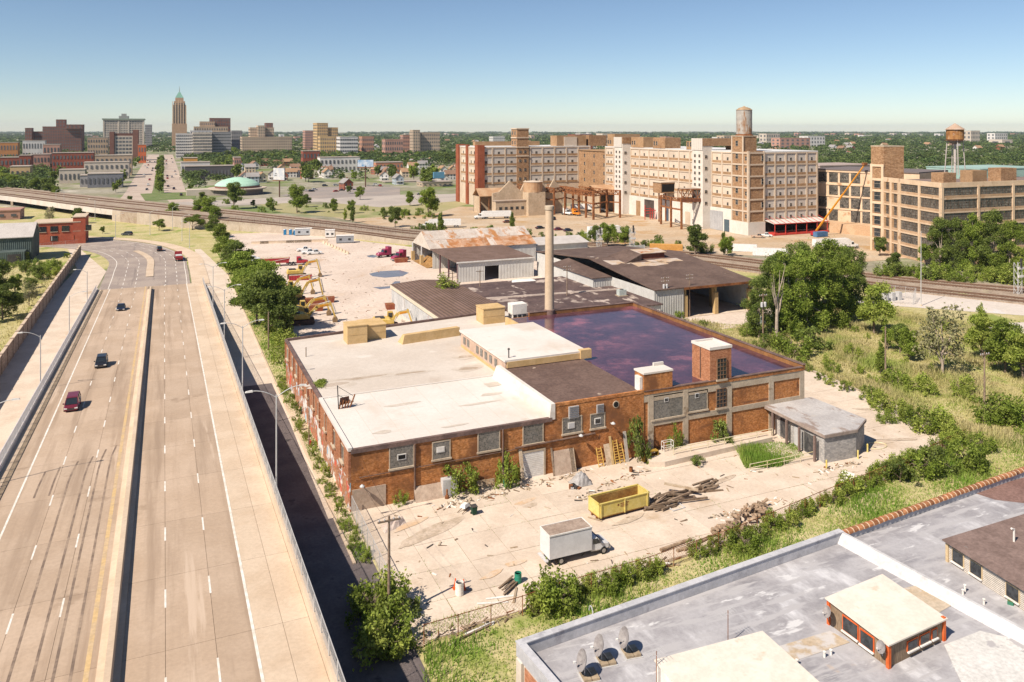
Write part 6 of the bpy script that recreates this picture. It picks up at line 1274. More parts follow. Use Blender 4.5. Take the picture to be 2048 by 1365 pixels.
# excavators
exy = M('excavator_yellow', (.55,.37,.09), (.62,.44,.14), 1.2, fine=.1, r=.5); exo = M('boom_orange', (.62,.25,.02), None)
def excavator(px, py, rz, label, reach=1.0, up=1.0, s=1.25):
    p = G(px, py); t = thing('excavator', label, 'excavator', (p.x,p.y,.0), rz, None, (s,)*3)
    for y in (-1.15,1.15):
        b = MB(); n = 10; prof = [(-1.9+.45*math.cos(a),.45+.45*math.sin(a)) for a in np.linspace(math.pi/2,3*math.pi/2,6)]+[(1.9+.45*math.cos(a),.45+.45*math.sin(a)) for a in np.linspace(-math.pi/2,math.pi/2,6)]
        b.extrude(prof, y-.28, y+.28); part('track', b, M('track_steel', (.09,.06,.05), (.14,.09,.07), 2), t)
    b = MB(); b.lathe([(.7,.8),(.7,1.1)],14); part('slew_ring', b, darksteel, t)
    b = MB(); loft(b, [(-2.5,ring(2.2,1.2,1.9,.2)),(-2.2,ring(2.6,1.1,2.15,.2)),(.6,ring(2.6,1.1,2.1,.15)),(1.4,ring(2.6,1.1,1.6,.15))]); part('house', b, exy, t)
    b = MB(); b.box(-2.0,-1.0,2.1,-.4,.4,2.35); part('engine_hood', b, darksteel, t)
    b = MB(); b.hexa([(.2,.45,1.5),(1.6,.45,1.5),(1.6,1.28,1.5),(.2,1.28,1.5)],[(.3,.48,3.0),(1.25,.48,3.0),(1.25,1.25,3.0),(.3,1.25,3.0)]); cb = part('cab', b, exy, t); b = MB(); b.box(.45,1.27,1.95,1.2,1.30,2.8); b.hexa([(1.52,.52,1.8),(1.58,.52,1.8),(1.58,1.2,1.8),(1.52,1.2,1.8)],[(1.26,.52,2.85),(1.32,.52,2.85),(1.32,1.2,2.85),(1.26,1.2,2.85)]); b.box(.45,.43,1.95,1.2,.46,2.8); part('cab_glass', b, carglass, cb)
    A, Bp, Cp, Dp = Vector((1.2,-.1,1.5)), Vector((2.6*reach,-.1,3.7*up)), Vector((5.0*reach,-.1,4.1*up)), Vector((5.6*reach,-.1,.9))
    b = MB(); b.bar(A, Bp, .4, .6); b.bar(Bp, Cp, .38, .5); bo = part('boom', b, exy, t); b = MB(); b.bar(Bp+(Cp-Bp)*.15+Vector((0,-.2,0)), Bp+(Cp-Bp)*.75+Vector((0,-.2,0)), .03, .3); part('decal', b, exo, bo)
    b = MB(); b.bar(Cp+Vector((-.3,0,.4)), Dp, .32, .45); part('stick', b, exy, t)
    b = MB(); b.extrude([(Dp.x-.5,.05),(Dp.x+.35,.1),(Dp.x+.45,.6),(Dp.x+.1,1.1),(Dp.x-.25,1.0),(Dp.x-.55,.45)], -.7, .5); part('bucket', b, M('bucket_steel', (.20,.13,.07), (.27,.18,.1), 2), t)
    for u, v in ((A+Vector((.3,-.35,-.2)), A+(Bp-A)*.7+Vector((0,-.35,-.1))), (Bp+Vector((.2,0,.4)), Cp+Vector((-.3,0,.55))), (Cp+Vector((.2,0,.1)), Dp+Vector((.2,0,.7)))): b = MB(); b.tube(u, v, .09, None, 8); part('hydraulic_ram', b, galv, t)
excavator(594,556,R(-8),'yellow excavator parked behind the red open bin'); excavator(574,591,R(-6),'yellow excavator half hidden by roadside tree with raised boom',1.0,.95); excavator(590,604,R(-4),'yellow excavator with tall upright stick in the middle of the row',1.05,1.1); excavator(597,634,R(-8),'yellow excavator with black cover second from brick factory',1.05,.85); excavator(604,648,R(-8),'yellow excavator with lowered boom closest to the brick factory',1.1,.85); excavator(772,658,R(-12),'yellow excavator behind tan roof boxes beside the corrugated shed',.85,.75)
p = G(556,582); t = thing('wheel_loader', 'yellow wheel loader partly behind the roadside trees', 'loader', (p.x,p.y,0), R(-30), None, (1.2,)*3)
b = MB(); b.box(-2.6,-.9,.9,-.4,.9,2.0); part('engine_house', b, exy, t); b = MB(); b.hexa([(-.5,-.8,1.4),(.8,-.8,1.4),(.8,.8,1.4),(-.5,.8,1.4)],[(-.4,-.75,3.2),(.6,-.75,3.2),(.6,.75,3.2),(-.4,.75,3.2)]); part('cab', b, exy, t); b = MB(); b.bar((.8,-.5,1.4),(2.8,-.5,.8),.3); b.bar((.8,.5,1.4),(2.8,.5,.8),.3); part('lift_arm', b, exy, t); b = MB(); b.extrude([(2.7,.2),(3.6,.15),(3.4,.9),(2.8,1.3)],-1.3,1.3); part('bucket', b, MATS['bucket_steel'], t)
for x in (-1.8,1.2):
    for s in (-1,1): wheel(t, x, s*1.0, .75, .5)
p = G(601,560); t = thing('open_bin', 'low open red scrap bin with ribbed sides before an excavator', 'container', (p.x,p.y,.0), R(-6)); b = MB(); b.box(-3.4,-1.1,.1,3.4,1.1,1.5); part('tub', b, redt, t); b = MB(); b.box(-3.3,-1.0,1.5,3.3,1.0,1.54); part('scrap_load', b, M('scrap', (.42,.35,.28), (.2,.14,.1), 1.5), t)
for i in range(10): b = MB(); b.box(-3.3+i*.72,-1.2,.1,-3.15+i*.72,-1.1,1.5); part('rib', b, redt, t)
for px, py, w_, lb in ((640,606,7,'rusty red flat steel bin behind upright excavator'),(612,623,8,'red steel skip between the excavators'),(800,617,7,'rusty open skip beside corrugated shed'),(802,525,4,'dark rusty skip at the gable shed post')):
    p = G(px, py); t = thing('steel_skip', lb, 'container', (p.x,p.y,0), R(-5)); b = MB(); b.hexa([(-w_/2,-1,0),(w_/2,-1,0),(w_/2,1,0),(-w_/2,1,0)],[(-w_/2-.3,-1.1,1.4),(w_/2+.3,-1.1,1.4),(w_/2+.3,1.1,1.4),(-w_/2-.3,1.1,1.4)]); part('tub', b, M('skip_rust', (.26,.07,.04), (.32,.12,.06), 1), t); b = MB(); b.box(-w_/2,-.9,1.4,w_/2,.9,1.42); part('load', b, rust, t)
# puddles
for pts, nm in (([(738,548),(760,543),(800,541),(818,546),(805,553),(770,556),(745,553)],'puddle'),([(745,575),(778,573),(790,563),(800,563),(800,574),(780,577),(760,579)],'puddle'),([(733,512),(745,510),(757,513),(748,516),(737,515)],'puddle')): sheet(nm, pl(pts), .012, M('puddle', (.16,.14,.13), (.2,.17,.16), .2, r=.1, spec=.5, fine=.05))
# concrete barriers and site cabins
for i in range(9):
    a, b = G(648,487), G(695,508); p = a+(b-a)*(i/8); me = shared(('barrier_block',), lambda m: m.extrude([(-.35,0),(.35,0),(.15,.5),(.1,1.0),(-.1,1.0),(-.15,.5)], -1.5, 1.5), walk_conc); tag(put(me, 'concrete_barrier', tuple(p), math.atan2((b-a).y,(b-a).x)-R(90)), 'pale concrete barrier block by the white pickups', 'barrier', 'barrier row by pickups')
for i in range(8):
    a, b = G(520,488), G(640,484); p = a+(b-a)*(i/7); tag(put(MESH[('barrier_block',)], 'concrete_barrier', tuple(p), math.atan2((b-a).y,(b-a).x)-R(90), None, (1,2.2,1)), 'pale concrete barrier block in the row before the site cabins', 'barrier', 'barrier row before cabins')
def cabin(px, py, L, W, Hc, m, name, lb, rz=R(-12)):
    p = G(px, py); t = thing(name, lb, 'cabin', (p.x,p.y,0), rz); b = MB(); b.box(-L/2,-W/2,.3,L/2,W/2,Hc); part('wall', b, m, t); b = MB(); b.box(-L/2-.1,-W/2-.1,Hc,L/2+.1,W/2+.1,Hc+.12); part('roof', b, wpaint, t)
    b = MB(); b.box(-L/2+.2,-W/2+.2,0,L/2-.2,W/2-.2,.3); part('base', b, darksteel, t)
    for x in ((-L/4, L/4) if L > 3 else (0,)): b = MB(); b.box(x-.5,-W/2-.04,1.2,x+.5,-W/2,2.0); part('window', b, carglass, t)
    return t
cabin(607,471,7,3,3,M('cabin_grey', (.42,.44,.46), None),'site_cabin','long pale grey site cabin beside blue toilets'); cabin(690,486,7,3,3,M('cabin_dark', (.30,.31,.33), None),'site_cabin','dark grey site cabin alone by the rail fence'); cabin(660,475,4,3,3.2,wpaint,'site_cabin','small white site kiosk between the grey cabins')
for px in (570,581,590): 
    p = G(px, 470 if px < 585 else 471); t = thing('portable_toilet', 'blue portable toilet beside the grey site cabin', 'portable toilet', (p.x,p.y,0), R(-12), 'blue toilets'); b = MB(); b.box(-.6,-.6,0,.6,.6,2.2); part('cabin', b, M('toilet_blue', (.03,.17,.36), (.04,.22,.42), 1), t); b = MB(); b.lathe([(.8,2.2),(.6,2.45),(.1,2.5)],4); part('roof', b, M('toilet_roof', (.4,.5,.6), None), t); b = MB(); b.box(-.4,-.63,.1,.4,-.6,2.0); part('door', b, MATS['toilet_blue'], t)
# shipping containers
def container(px, py, L, m, lb, rz=0, h=2.7):
    p = G(px, py); t = thing('shipping_container', lb, 'container', (p.x,p.y,0), rz); b = MB(); b.box(-L/2,-1.2,.1,L/2,1.2,h); part('shell', b, m, t); b = MB()
    for i in range(int(L/.6)): b.box(-L/2+.2+i*.6,-1.26,.3,-L/2+.45+i*.6,-1.2,h-.2)
    part('ribs', b, m, t); b = MB(); b.box(L/2,-1.1,.2,L/2+.06,-.05,h-.1); b.box(L/2,.05,.2,L/2+.06,1.1,h-.1); part('door', b, m, t)
container(1332,503,12.2,M('container_orange', (.55,.27,.07), (.6,.32,.1), .5, rnd=.1),'faded orange shipping container by the tracks',R(-33)); container(1480,503,12.2,PW,'white container with graffiti marks by the tracks',R(-38)); container(1540,512,12.2,PW,'long white container nearer the leafy clump',R(-38)); container(1170,478,6,PW,'small white container under trees by the dirt yard',R(-20))
container(1641,474,6,M('dumpster_blue', (.06,.14,.27), (.09,.18,.32), .8),'blue waste container at the red loading dock',R(0),2.2)
# boom lift
p = D(1632,345); q = D(1729,352,30.5)
t = thing('boom_lift', 'orange boom lift with long arm raised to the factory wing', 'boom lift', (p.x,p.y,0)); b = MB(); b.box(-2,-1.2,.5,2,1.2,2.2); part('chassis', b, redt, t); v = q-p; b = MB(); b.bar((0,0,2.2), v*.55+Vector((0,0,1.0)), .55, .6); part('boom', b, MATS['boom_orange'], t); b = MB(); b.bar(v*.5+Vector((0,0,1.1)), v, .4, .45); part('boom_tip', b, MATS['boom_orange'], t); b = MB(); b.box(v.x-1,v.y-.6,v.z-.2,v.x+1.2,v.y+.6,v.z+1); part('basket', b, rust, t)
for x in (-1.4,1.4):
    for s in (-1,1): wheel(t, x, s*1.1, .5, .4)
# billboards
p = D(559,545); t = thing('billboard', 'tall billboard on a brown post seen from its angled back', 'billboard', (p.x,p.y,0), R(35)); b = MB(); b.tube((0,0,0),(0,0,14),.45,None,10); part('post', b, M('brown_post', (.13,.07,.05), None), t); b = MB(); b.box(-.5,-5.5,11.5,.1,5.5,20); pn = part('panel', b, darksteel, t); b = MB(); b.box(-.62,-5.4,11.7,-.5,5.4,19.8); part('poster', b, M('poster_white', (.60,.58,.55), (.45,.47,.5), .35), pn); b = MB(); b.box(-1.5,-5.6,11.2,.2,5.6,11.4); part('catwalk', b, rust, t); b = MB(); b.box(-.65,2.0,15.5,-.62,3.8,16.3); b.box(-.65,2.0,14.2,-.62,4.2,15.0); part('poster_print', b, M('print_grey', (.2,.2,.2), None), pn)
p = D(731,640); t = thing('billboard', 'blue picture billboard on brown post between the houses', 'billboard', (p.x,p.y,0), -R(23)); b = MB(); b.tube((0,0,0),(0,0,17),.5,None,10); part('post', b, MATS['brown_post'], t); b = MB(); b.box(-6.4,0,16,6.4,.6,22); pn = part('panel', b, darksteel, t); b = MB(); b.box(-6.3,-.1,16.2,6.3,0,21.8); part('poster', b, M('poster_blue', (.30,.42,.55), (.55,.60,.66), .3, over=[((.10,.25,.45), .4, .55, .62), ((.6,.45,.4), .5, .64, .68)], fine=.1), pn); b = MB(); b.box(-6.5,-1,15.6,6.5,.7,15.9); part('catwalk', b, rust, t)
# rail side: fence, signal gantries, equipment cage, mast
wirefence('rail_fence', 'thin dark steel fence between the tracks and construction yard', [tuple(v) for v in side(NEAR, 1.5)[22:46:3]], 2.4, 3.4, False, darksteel)
wp_ = side(NEAR, .3)[17:46]
mb = MB()
for a, b in zip(wp_[:-1], wp_[1:]): mb.hexa([(a.x,a.y,-.1),(b.x,b.y,-.1),(b.x+.3,b.y-.2,-.1),(a.x+.3,a.y-.2,-.1)][::-1],[(a.x,a.y,a.z+.5),(b.x,b.y,b.z+.5),(b.x+.3,b.y-.2,b.z+.5),(a.x+.3,a.y-.2,a.z+.5)][::-1])
tag(part('retaining_wall', mb, bedf), 'long low concrete retaining wall below the railway tracks', 'wall')
def signal(px, py, lb, h=9):
    p = G(px, py); t = thing('signal_tower', lb, 'rail signal', (p.x,p.y,0)); b = MB()
    for x in (-.8,.8):
        for y in (-.6,.6): b.bar((x,y,0),(x,y,h),.12)
    for i in range(5):
        z = h*i/5; b.bar((-.8,-.6,z),(.8,-.6,z+h/5),.08); b.bar((.8,.6,z),(-.8,.6,z+h/5),.08); b.bar((-.8,-.6,z+h/5),(.8,-.6,z+h/5),.1); b.bar((-.8,-.6,z),(-.8,.6,z+h/5),.08)
    part('lattice', b, galv, t); b = MB(); b.box(-1.1,-.9,h*.55,1.1,-.7,h*.62); b.box(-1.1,-.9,h*.8,1.1,-.7,h*.87); part('platform', b, wpaint, t); b = MB(); b.box(-.3,-1.0,h*.85,.3,-.8,h+1.2); b.lathe([(.2,0),(.2,.1)],8,(0,-1,h)); part('signal_head', b, darksteel, t)
signal(1264,505,'white lattice signal tower beside the orange container'); signal(1198,503,'slim white lattice signal tower by the shed trees',8); signal(2036,590,'white lattice signal tower beside the right hand tracks',9)
wirefence('equipment_cage', 'galvanised mesh cage around railway equipment by gravel lot', [tuple(G(x,y)) for x, y in ((1748,603),(1826,610),(1832,600),(1770,592),(1748,603))], 3.2, 3.0, True, galv)
p = G(1785,603); t = thing('equipment_cabinet', 'grey equipment cabinets inside the mesh cage', 'cabinet', (p.x,p.y,0)); [part('cabinet', MB().box(x,0,0,x+1.2,1.2,2.2), greyp, t) for x in (-2.5,0,2.4)]
p = G(1842,612); t = thing('mast', 'tall slim silver mast beside the equipment cage', 'mast', (p.x,p.y,0)); b = MB(); b.tube((0,0,0),(0,0,19.5),.13,.07,8); part('pole', b, galv, t); b = MB(); b.lathe([(.3,0),(.25,.3),(.13,.35)],8); part('base', b, walk_conc, t)
# sound wall on the far left
t = thing('sound_wall', 'long brown brick sound wall left of the left service road', 'wall', (-28.2,120,0)); swm = M('sound_wall_brick', (.36,.245,.185), (.42,.30,.23), .4, brick=((.36,.28,.22), .6, .3), fine=.1)
for i in range(34): part('wall_panel', MB().box(-.2,i*6.2,-.2,.2,i*6.2+6.15,3.6), swm, t); part('cap', MB().box(-.3,i*6.2,3.6,.3,i*6.2+6.18,3.75), walk_conc, t)
for i in range(35): part('pier', MB().box(-.32,i*6.2-.25,-.2,.32,i*6.2+.2,3.9), swm, t)
# railway bridge over the left street
t = thing('rail_bridge', 'long pale steel girder railway bridge crossing the left street', 'bridge', tuple(NEAR[9]))
o = t.location; e = side(NEAR, .2)
for i in range(3, 15):
    a, b = e[i]-o, e[i+1]-o; mb = MB(); mb.hexa([(a.x,a.y,-2.2),(b.x,b.y,-2.2),(b.x+.4,b.y-.2,-2.2),(a.x+.4,a.y-.2,-2.2)][::-1],[(a.x,a.y,.6),(b.x,b.y,.6),(b.x+.4,b.y-.2,.6),(a.x+.4,a.y-.2,.6)][::-1]); part('girder', mb, M('girder_pale', (.60,.54,.48), (.54,.47,.41), .2, over=[((.40,.29,.2), .2, .62, .72)]), t)
    if i % 3 == 1: mb = MB(); mb.box(a.x-.6,a.y-.6,-5,a.x+.6,a.y+.6,-2.2); part('pier', mb, walk_conc, t)
mb = MB(); a, b = e[15]-o, e[18]-o; mb.hexa([(a.x,a.y,-5.2),(b.x,b.y,-5.2),(b.x+1,b.y-.6,-5.2),(a.x+1,a.y-.6,-5.2)][::-1],[(a.x,a.y,.4),(b.x,b.y,-.5),(b.x+1,b.y-.6,-.5),(a.x+1,a.y-.6,.4)][::-1]); part('abutment', mb, bedf, t)
# ---------------- the city beyond the railway
def corner(px, d): return D(px, d)
def xat(px, y): r = (px-CX)/F; yc = y/(c_-s_*r); return yc*(c_*r+s_)
def yat(px, x): r = (px-CX)/F; yc = x/(c_*r+s_); return yc*(c_-s_*r)
cwin = M('city_window', (.08,.085,.095), (.15,.15,.155), .05, r=.2, spec=.4, fine=0)
def cm(name, c, k=.88): return M(name, c, tuple(v*k for v in c), .02, fine=.07, fs=.2)
beige, red_b, brown_b, creamy, whiteb, yellowb, greyb, tanb, pinkb = cm('city_beige',(.52,.40,.29)), cm('city_red',(.28,.085,.055)), cm('city_brown',(.21,.10,.075)), cm('city_cream',(.56,.48,.40)), cm('city_white',(.64,.61,.58)), cm('city_yellow',(.56,.38,.19)), cm('city_grey',(.33,.32,.32)), cm('city_tan',(.46,.34,.24)), cm('city_pink',(.46,.26,.2))
def wins(mb, x0, y0, x1, y1, z0, z1, nx, nz, fx=.55, fz=.6, out=.25):
    """window panes standing just proud of a wall running (x0,y0)-(x1,y1)"""
    d = Vector((x1-x0,y1-y0,0)); L = d.length; d.normalize(); n = Vector((d.y,-d.x,0))*out
    for i in range(nx):
        for k in range(nz):
            a, b = L*(i+.5-fx/2)/nx, L*(i+.5+fx/2)/nx; za, zb = z0+(z1-z0)*(k+.5-fz/2)/nz, z0+(z1-z0)*(k+.5+fz/2)/nz
            p, q = Vector((x0,y0,0))+d*a+n, Vector((x0,y0,0))+d*b+n; mb.face([(p.x,p.y,za),(q.x,q.y,za),(q.x,q.y,zb),(p.x,p.y,zb)])
def block(label, pm, px1, pytop, d, wall, depth_=18, nx=8, nz=5, ny=4, cat='building', roof=None, name='city_building', zb=0, par=None, fx=.45, fz=.52, group=None):
    """an upright block: front-left corner in direction pm at distance d, front reaching px1, depth_ metres deep"""
    p = D(pm, d); x1 = xat(px1, p.y); H = zat(pytop, d); W = max(3, x1-p.x)
    t = par or thing(name, label, cat, (p.x,p.y,0), 0, group); o = t.location
    X, Y = p.x-o.x, p.y-o.y
    part('wall', MB().box(X,Y,zb,X+W,Y+depth_,H), wall, t); part('roof', MB().box(X-.3,Y-.3,H,X+W+.3,Y+depth_+.3,H+.6), roof or wall, t)
    mb = MB(); wins(mb, X, Y, X+W, Y, zb+1, H-1, nx, nz, fx, fz); wins(mb, X, Y+depth_, X, Y, zb+1, H-1, ny, nz, fx, fz); w_ = part('windows', mb, cwin, t); w_['kind'] = 'stuff'
    return t
t = block('broad dark red brick office block with stepped roof tower', 85, 163, 254, 1480, brown_b, 60, 16, 9, 8); block('', 112, 131, 240, 1500, brown_b, 20, 3, 2, 2, par=t, zb=50)
block('', 131, 165, 250, 1490, brown_b, 40, 4, 2, 2, par=t, zb=48)
block('dark brown narrow block left of the broad red block', 50, 64, 257, 1520, brown_b, 20, 3, 7, 2); block('low dark brick block between the two red blocks', 64, 86, 264, 1540, brown_b, 30, 5, 5, 2)
t = block('cream many windowed slab with heavy cornice and roof crown', 206, 288, 240, 1780, creamy, 50, 26, 13, 8, fx=.5, fz=.62); p = t.location
x1 = xat(288, p.y); W = x1-p.x; Ht = zat(240,1780)
part('cornice', MB().box(-2,-2,Ht,W+2,52,Ht+3), cm('cornice_green',(.25,.30,.24)), t); part('roof_crown', MB().box(W*.38,4,Ht+3,W*.62,30,Ht+9).box(W*.44,8,Ht+9,W*.56,24,Ht+14), cm('crown_grey',(.30,.30,.28)), t)
for f in (.0,.36,.6,.97): part('pier', MB().box(W*f,-.8,0,W*f+3,0,Ht), creamy, t)
block('far grey slab right of the cream slab', 290, 304, 250, 1950, greyb, 30, 5, 10, 3)
t = block('brown brick building with white gridded bays and side towers', 219, 277, 268, 1180, brown_b, 22, 1, 1, 1, fx=.01, fz=.01); p = t.location; W = xat(277,p.y)-p.x; Ht = zat(268,1180)
mb = MB(); wins(mb, W*.2, -.3, W*.78, -.3, 4, Ht-4, 5, 6, .8, .55); part('bay_windows', mb, cwin, t)['kind'] = 'stuff'
part('bay_frame', MB().box(W*.18,-.45,3,W*.8,0,Ht-3), creamy, t); part('side_tower', MB().box(0,-2,0,W*.16,20,Ht+3), brown_b, t); part('side_tower', MB().box(W*.8,-2,0,W,20,Ht+6), brown_b, t)
# gothic skyscraper with green hipped roof
p = D(346, 1830); t = thing('skyscraper', 'tall slender tan skyscraper with green pointed roof and mast', 'skyscraper', (p.x,p.y,0)); W = xat(372,p.y)-p.x
sk_ = cm('sky_tan',(.47,.31,.20))
part('base', MB().box(-2,-2,0,W+2,34,60), sk_, t); part('shaft', MB().box(0,0,60,W,30,104), sk_, t); part('upper_shaft', MB().box(2,2,104,W-2,28,112), sk_, t); part('crown', MB().box(5,5,112,W-5,25,120), sk_, t)
for i in range(6): part('pier', MB().box(W*i/5-.9,-1.2,0,W*i/5+.9,.0,[100,106,112,112,106,100][i]+2), M('pier_tan', (.56,.41,.27), None, fine=0), t)
for i in range(5): part('pier', MB().box(-1.2,30*i/4-.9,0,0,30*i/4+.9,[98,106,110,106,98][i]+2), MATS['pier_tan'], t)
mb = MB(); wins(mb, 0,0,W,0, 4,108,5,26,.45,.6,.4); wins(mb, 0,30,0,0,4,108,4,26,.45,.6,.4); part('windows', mb, cwin, t)['kind'] = 'stuff'
mb = MB(); k = 5; mb.hexa([(k,k,120),(W-k,k,120),(W-k,25,120),(k,25,120)],[(W/2-2.2,12.8,133),(W/2+2.2,12.8,133),(W/2+2.2,17.2,133),(W/2-2.2,17.2,133)]); part('green_roof', mb, cm('copper_green',(.17,.33,.26)), t)
part('mast', MB().tube((W/2,15,133),(W/2,15,148),1.0,.25,6), cm('copper_mast',(.3,.36,.32)), t)
t = block('long white office block with ribbon windows', 352, 386, 268, 1290, whiteb, 30, 9, 8, 6, fx=.75, fz=.45); block('', 386, 424, 266, 1290, creamy, 30, 12, 8, 1, par=t, fx=.8, fz=.45); block('', 424, 462, 265, 1320, greyb, 30, 12, 8, 1, par=t, fx=.8, fz=.45); block('', 380, 424, 262, 1330, whiteb, 14, 6, 1, 1, par=t, zb=38)
t = block('brown and tan tower group behind the white office block', 400, 430, 244, 1680, tanb, 30, 8, 8, 3); block('', 420, 461, 237, 1700, brown_b, 30, 8, 9, 3, par=t); block('', 388, 456, 254, 1660, tanb, 20, 14, 6, 3, par=t)
block('grey low slab right of the brown tower group', 463, 484, 262, 1760, greyb, 30, 6, 5, 2)
t = block('stepped beige hotel block with central tower', 484, 584, 275, 1480, beige, 40, 22, 6, 6); block('', 500, 548, 256, 1500, beige, 30, 12, 9, 5, par=t); block('', 516, 530, 252, 1495, beige, 30, 3, 10, 4, par=t); block('', 531, 546, 247, 1540, brown_b, 20, 3, 3, 2, par=t, zb=46)
t = block('golden tan apartment tower with stepped wings', 634, 656, 247, 1380, yellowb, 40, 5, 11, 8); block('', 656, 676, 256, 1390, yellowb, 30, 5, 9, 4, par=t); block('', 640, 684, 274, 1350, yellowb, 20, 10, 5, 3, par=t)
block('pinkish tower left of the golden tower', 610, 633, 262, 1650, pinkb, 30, 6, 8, 4); block('white office slab right of the golden tower', 680, 716, 275, 1330, whiteb, 30, 8, 5, 3, fx=.8, fz=.4)
t = block('distant beige apartment block with roof tower near the factory', 828, 880, 266, 1420, beige, 30, 12, 6, 3); block('', 826, 840, 261, 1410, beige, 20, 3, 8, 3, par=t); block('', 806, 826, 271, 1440, pinkb, 20, 5, 5, 2, par=t)
block('low orange brick block left of the beige block', 724, 748, 274, 1380, cm('city_orange',(.46,.25,.17)), 24, 6, 4, 2); block('long low brick block before the beige block', 770, 806, 280, 1300, pinkb, 20, 8, 3, 2)
# mid distance brick and white buildings left of the boulevard
for a, b, top, d, m, nx, nz, lb in ((104,187,307,820,red_b,12,3,'long red brick mill with rows of dark windows'),(168,258,326,745,creamy,9,2,'white framed two storey building with big dark windows'),(190,264,312,790,tanb,8,2,'tan two storey brick store behind the white building'),(0,40,316,800,red_b,5,2,'low red brick store at the left border beside trees'),(38,62,312,760,red_b,3,2,'small red brick tower block among roofs'),(20,60,334,690,cm('city_ochre',(.55,.38,.2)),4,1,'low ochre store behind the left bank trees'),(60,100,310,830,pinkb,6,2,'pink brick terrace left of the red mill'),(118,170,341,680,creamy,6,1,'low cream store in front of the red mill'),(160,190,352,640,greyb,4,1,'small grey hut beside the lawn'),(175,245,349,630,cm('city_slate',(.20,.20,.22)),8,1,'low slate blue painted building with mural front'),(175,216,276,1200,tanb,8,4,'tan brick warehouse beside gridded brown building'),(0,36,286,1150,cm('city_rust',(.5,.22,.08)),6,2,'orange low block at the left horizon'),(45,90,282,1180,whiteb,8,2,'long white low shed before the red block'),(86,120,290,1050,pinkb,5,2,'pinkish row of stores before the red block'),(276,292,290,1100,cm('city_vermilion',(.62,.16,.06)),3,2,'bright orange red store beside the boulevard'),(370,468,334,730,cm('city_charcoal',(.115,.105,.11)),14,1,'long charcoal windowless warehouse right of the boulevard'),(362,420,326,790,whiteb,8,1,'white roofed store behind the charcoal warehouse'),(368,395,317,860,cm('city_orange2',(.6,.30,.08)),4,1,'small orange store beside boulevard trees'),(468,482,316,800,pinkb,3,3,'pink brick walk up beside the charcoal warehouse'),(770,880,365,690,creamy,10,1,'long low cream workshop before the factory'),(845,905,366,640,cm('city_sand',(.48,.38,.28)),6,1,'sand coloured store with blue awning beside factory'),(640,720,316,840,whiteb,10,2,'long white commercial row among the trees'),(752,806,326,820,cm('city_orange3',(.48,.22,.13)),8,2,'red brick row with flat roofs behind houses'),(606,640,303,950,red_b,5,2,'dark red brick store on the horizon side of houses')):
    block(lb, a, b, top, d, m, 16, nx, nz, 2, roof=M('city_flat_roof', (.42,.36,.30), (.36,.30,.26), .02))
p = D(866,640); tag(part('awning', MB().box(0,-2,7,9,0,12), cm('awning_blue',(.12,.28,.42)), None, (p.x,p.y,0)), 'blue sign panel on the sand coloured store', 'sign')
# gabled houses
hcols = [('white', (.66,.63,.59)), ('cream', (.60,.50,.37)), ('red brick', (.30,.10,.06)), ('pale blue', (.42,.47,.52)), ('tan', (.48,.36,.24))]
rcols = [('brown', (.25,.15,.10)), ('grey', (.30,.28,.27)), ('orange', (.36,.22,.13))]
def house(px, py, ci, ri, rz, s=1.0, lb=None, grp='houses beyond the railway'):
    p = G(px, py); cn, cc = hcols[ci]; rn, rc = rcols[ri]
    t = thing('house', lb or f'{cn} gabled house with {rn} roof beyond the railway', 'house', (p.x,p.y,0), rz, grp, (s,)*3)
    w_, l_, h_ = 3.6, 5.2, 5.6; wm, rm = cm('house_'+cn, cc, .93), cm('roof_'+rn, rc)
    def wall(m): m.box(-w_,-l_,0,w_,l_,h_); m.extrude([(-w_,h_),(w_,h_),(0,h_+3)], -l_, l_)
    def roof(m):
        for sg in (-1,1): m.hexa([(sg*(w_+.5),-l_-.5,h_-.4),(0,-l_-.5,h_+3.05),(0,l_+.5,h_+3.05),(sg*(w_+.5),l_+.5,h_-.4)],[(sg*(w_+.5),-l_-.5,h_-.15),(0,-l_-.5,h_+3.3),(0,l_+.5,h_+3.3),(sg*(w_+.5),l_+.5,h_-.15)])
    put(shared(('wall','house',cn), wall, wm), 'wall', (0,0,0), 0, t); rf = put(shared(('roof','house',rn), roof, rm), 'roof', (0,0,0), 0, t)
    put(shared(('chimney',), lambda m: m.box(1,1,h_+1,1.7,1.7,h_+4), red_b), 'chimney', (0,0,0), 0, rf)
    wmsh = shared(('window','house'), lambda m: m.box(-.55,-.08,-.8,.55,.02,.8), cwin)
    for z in (1.7,4.3):
        for x in (-1.8,1.6): put(wmsh, 'window', (x,-l_,z), 0, t)
        for y in (-3,0,3): put(wmsh, 'window', (-w_,y,z), R(-90), t)
    put(shared(('porch',), lambda m: m.box(-2.8,-l_-1.8,2.6,2.8,-l_,2.9).box(-2.7,-l_-1.7,0,-2.5,-l_-1.5,2.6).box(2.5,-l_-1.7,0,2.7,-l_-1.5,2.6).box(-2.8,-l_-1.8,0,2.8,-l_,.4), wm), 'porch', (0,0,0), 0, t)
hp = [(488,356),(505,358),(522,357),(545,352),(566,353),(582,347),(600,346),(612,350),(563,338),(590,336),(648,346),(660,340),(700,335),(716,333),(752,341),(768,354),(796,361),(812,347),(828,342),(870,350),(886,361),(900,352),(692,372),(905,340),(920,350),(845,330),(700,318),(670,322),(630,326),(575,325),(508,331),(480,333),(470,345),(940,345),(790,316),(860,322)]
for i, (px, py) in enumerate(hp):
    ci, ri = (2,1) if px == 692 else (i*3 % 5 if i % 3 else 0, i % 3); house(px, py+8, ci, ri, R([0,90,10,-10][i % 4]), 1.0 if py > 335 else 1.1)
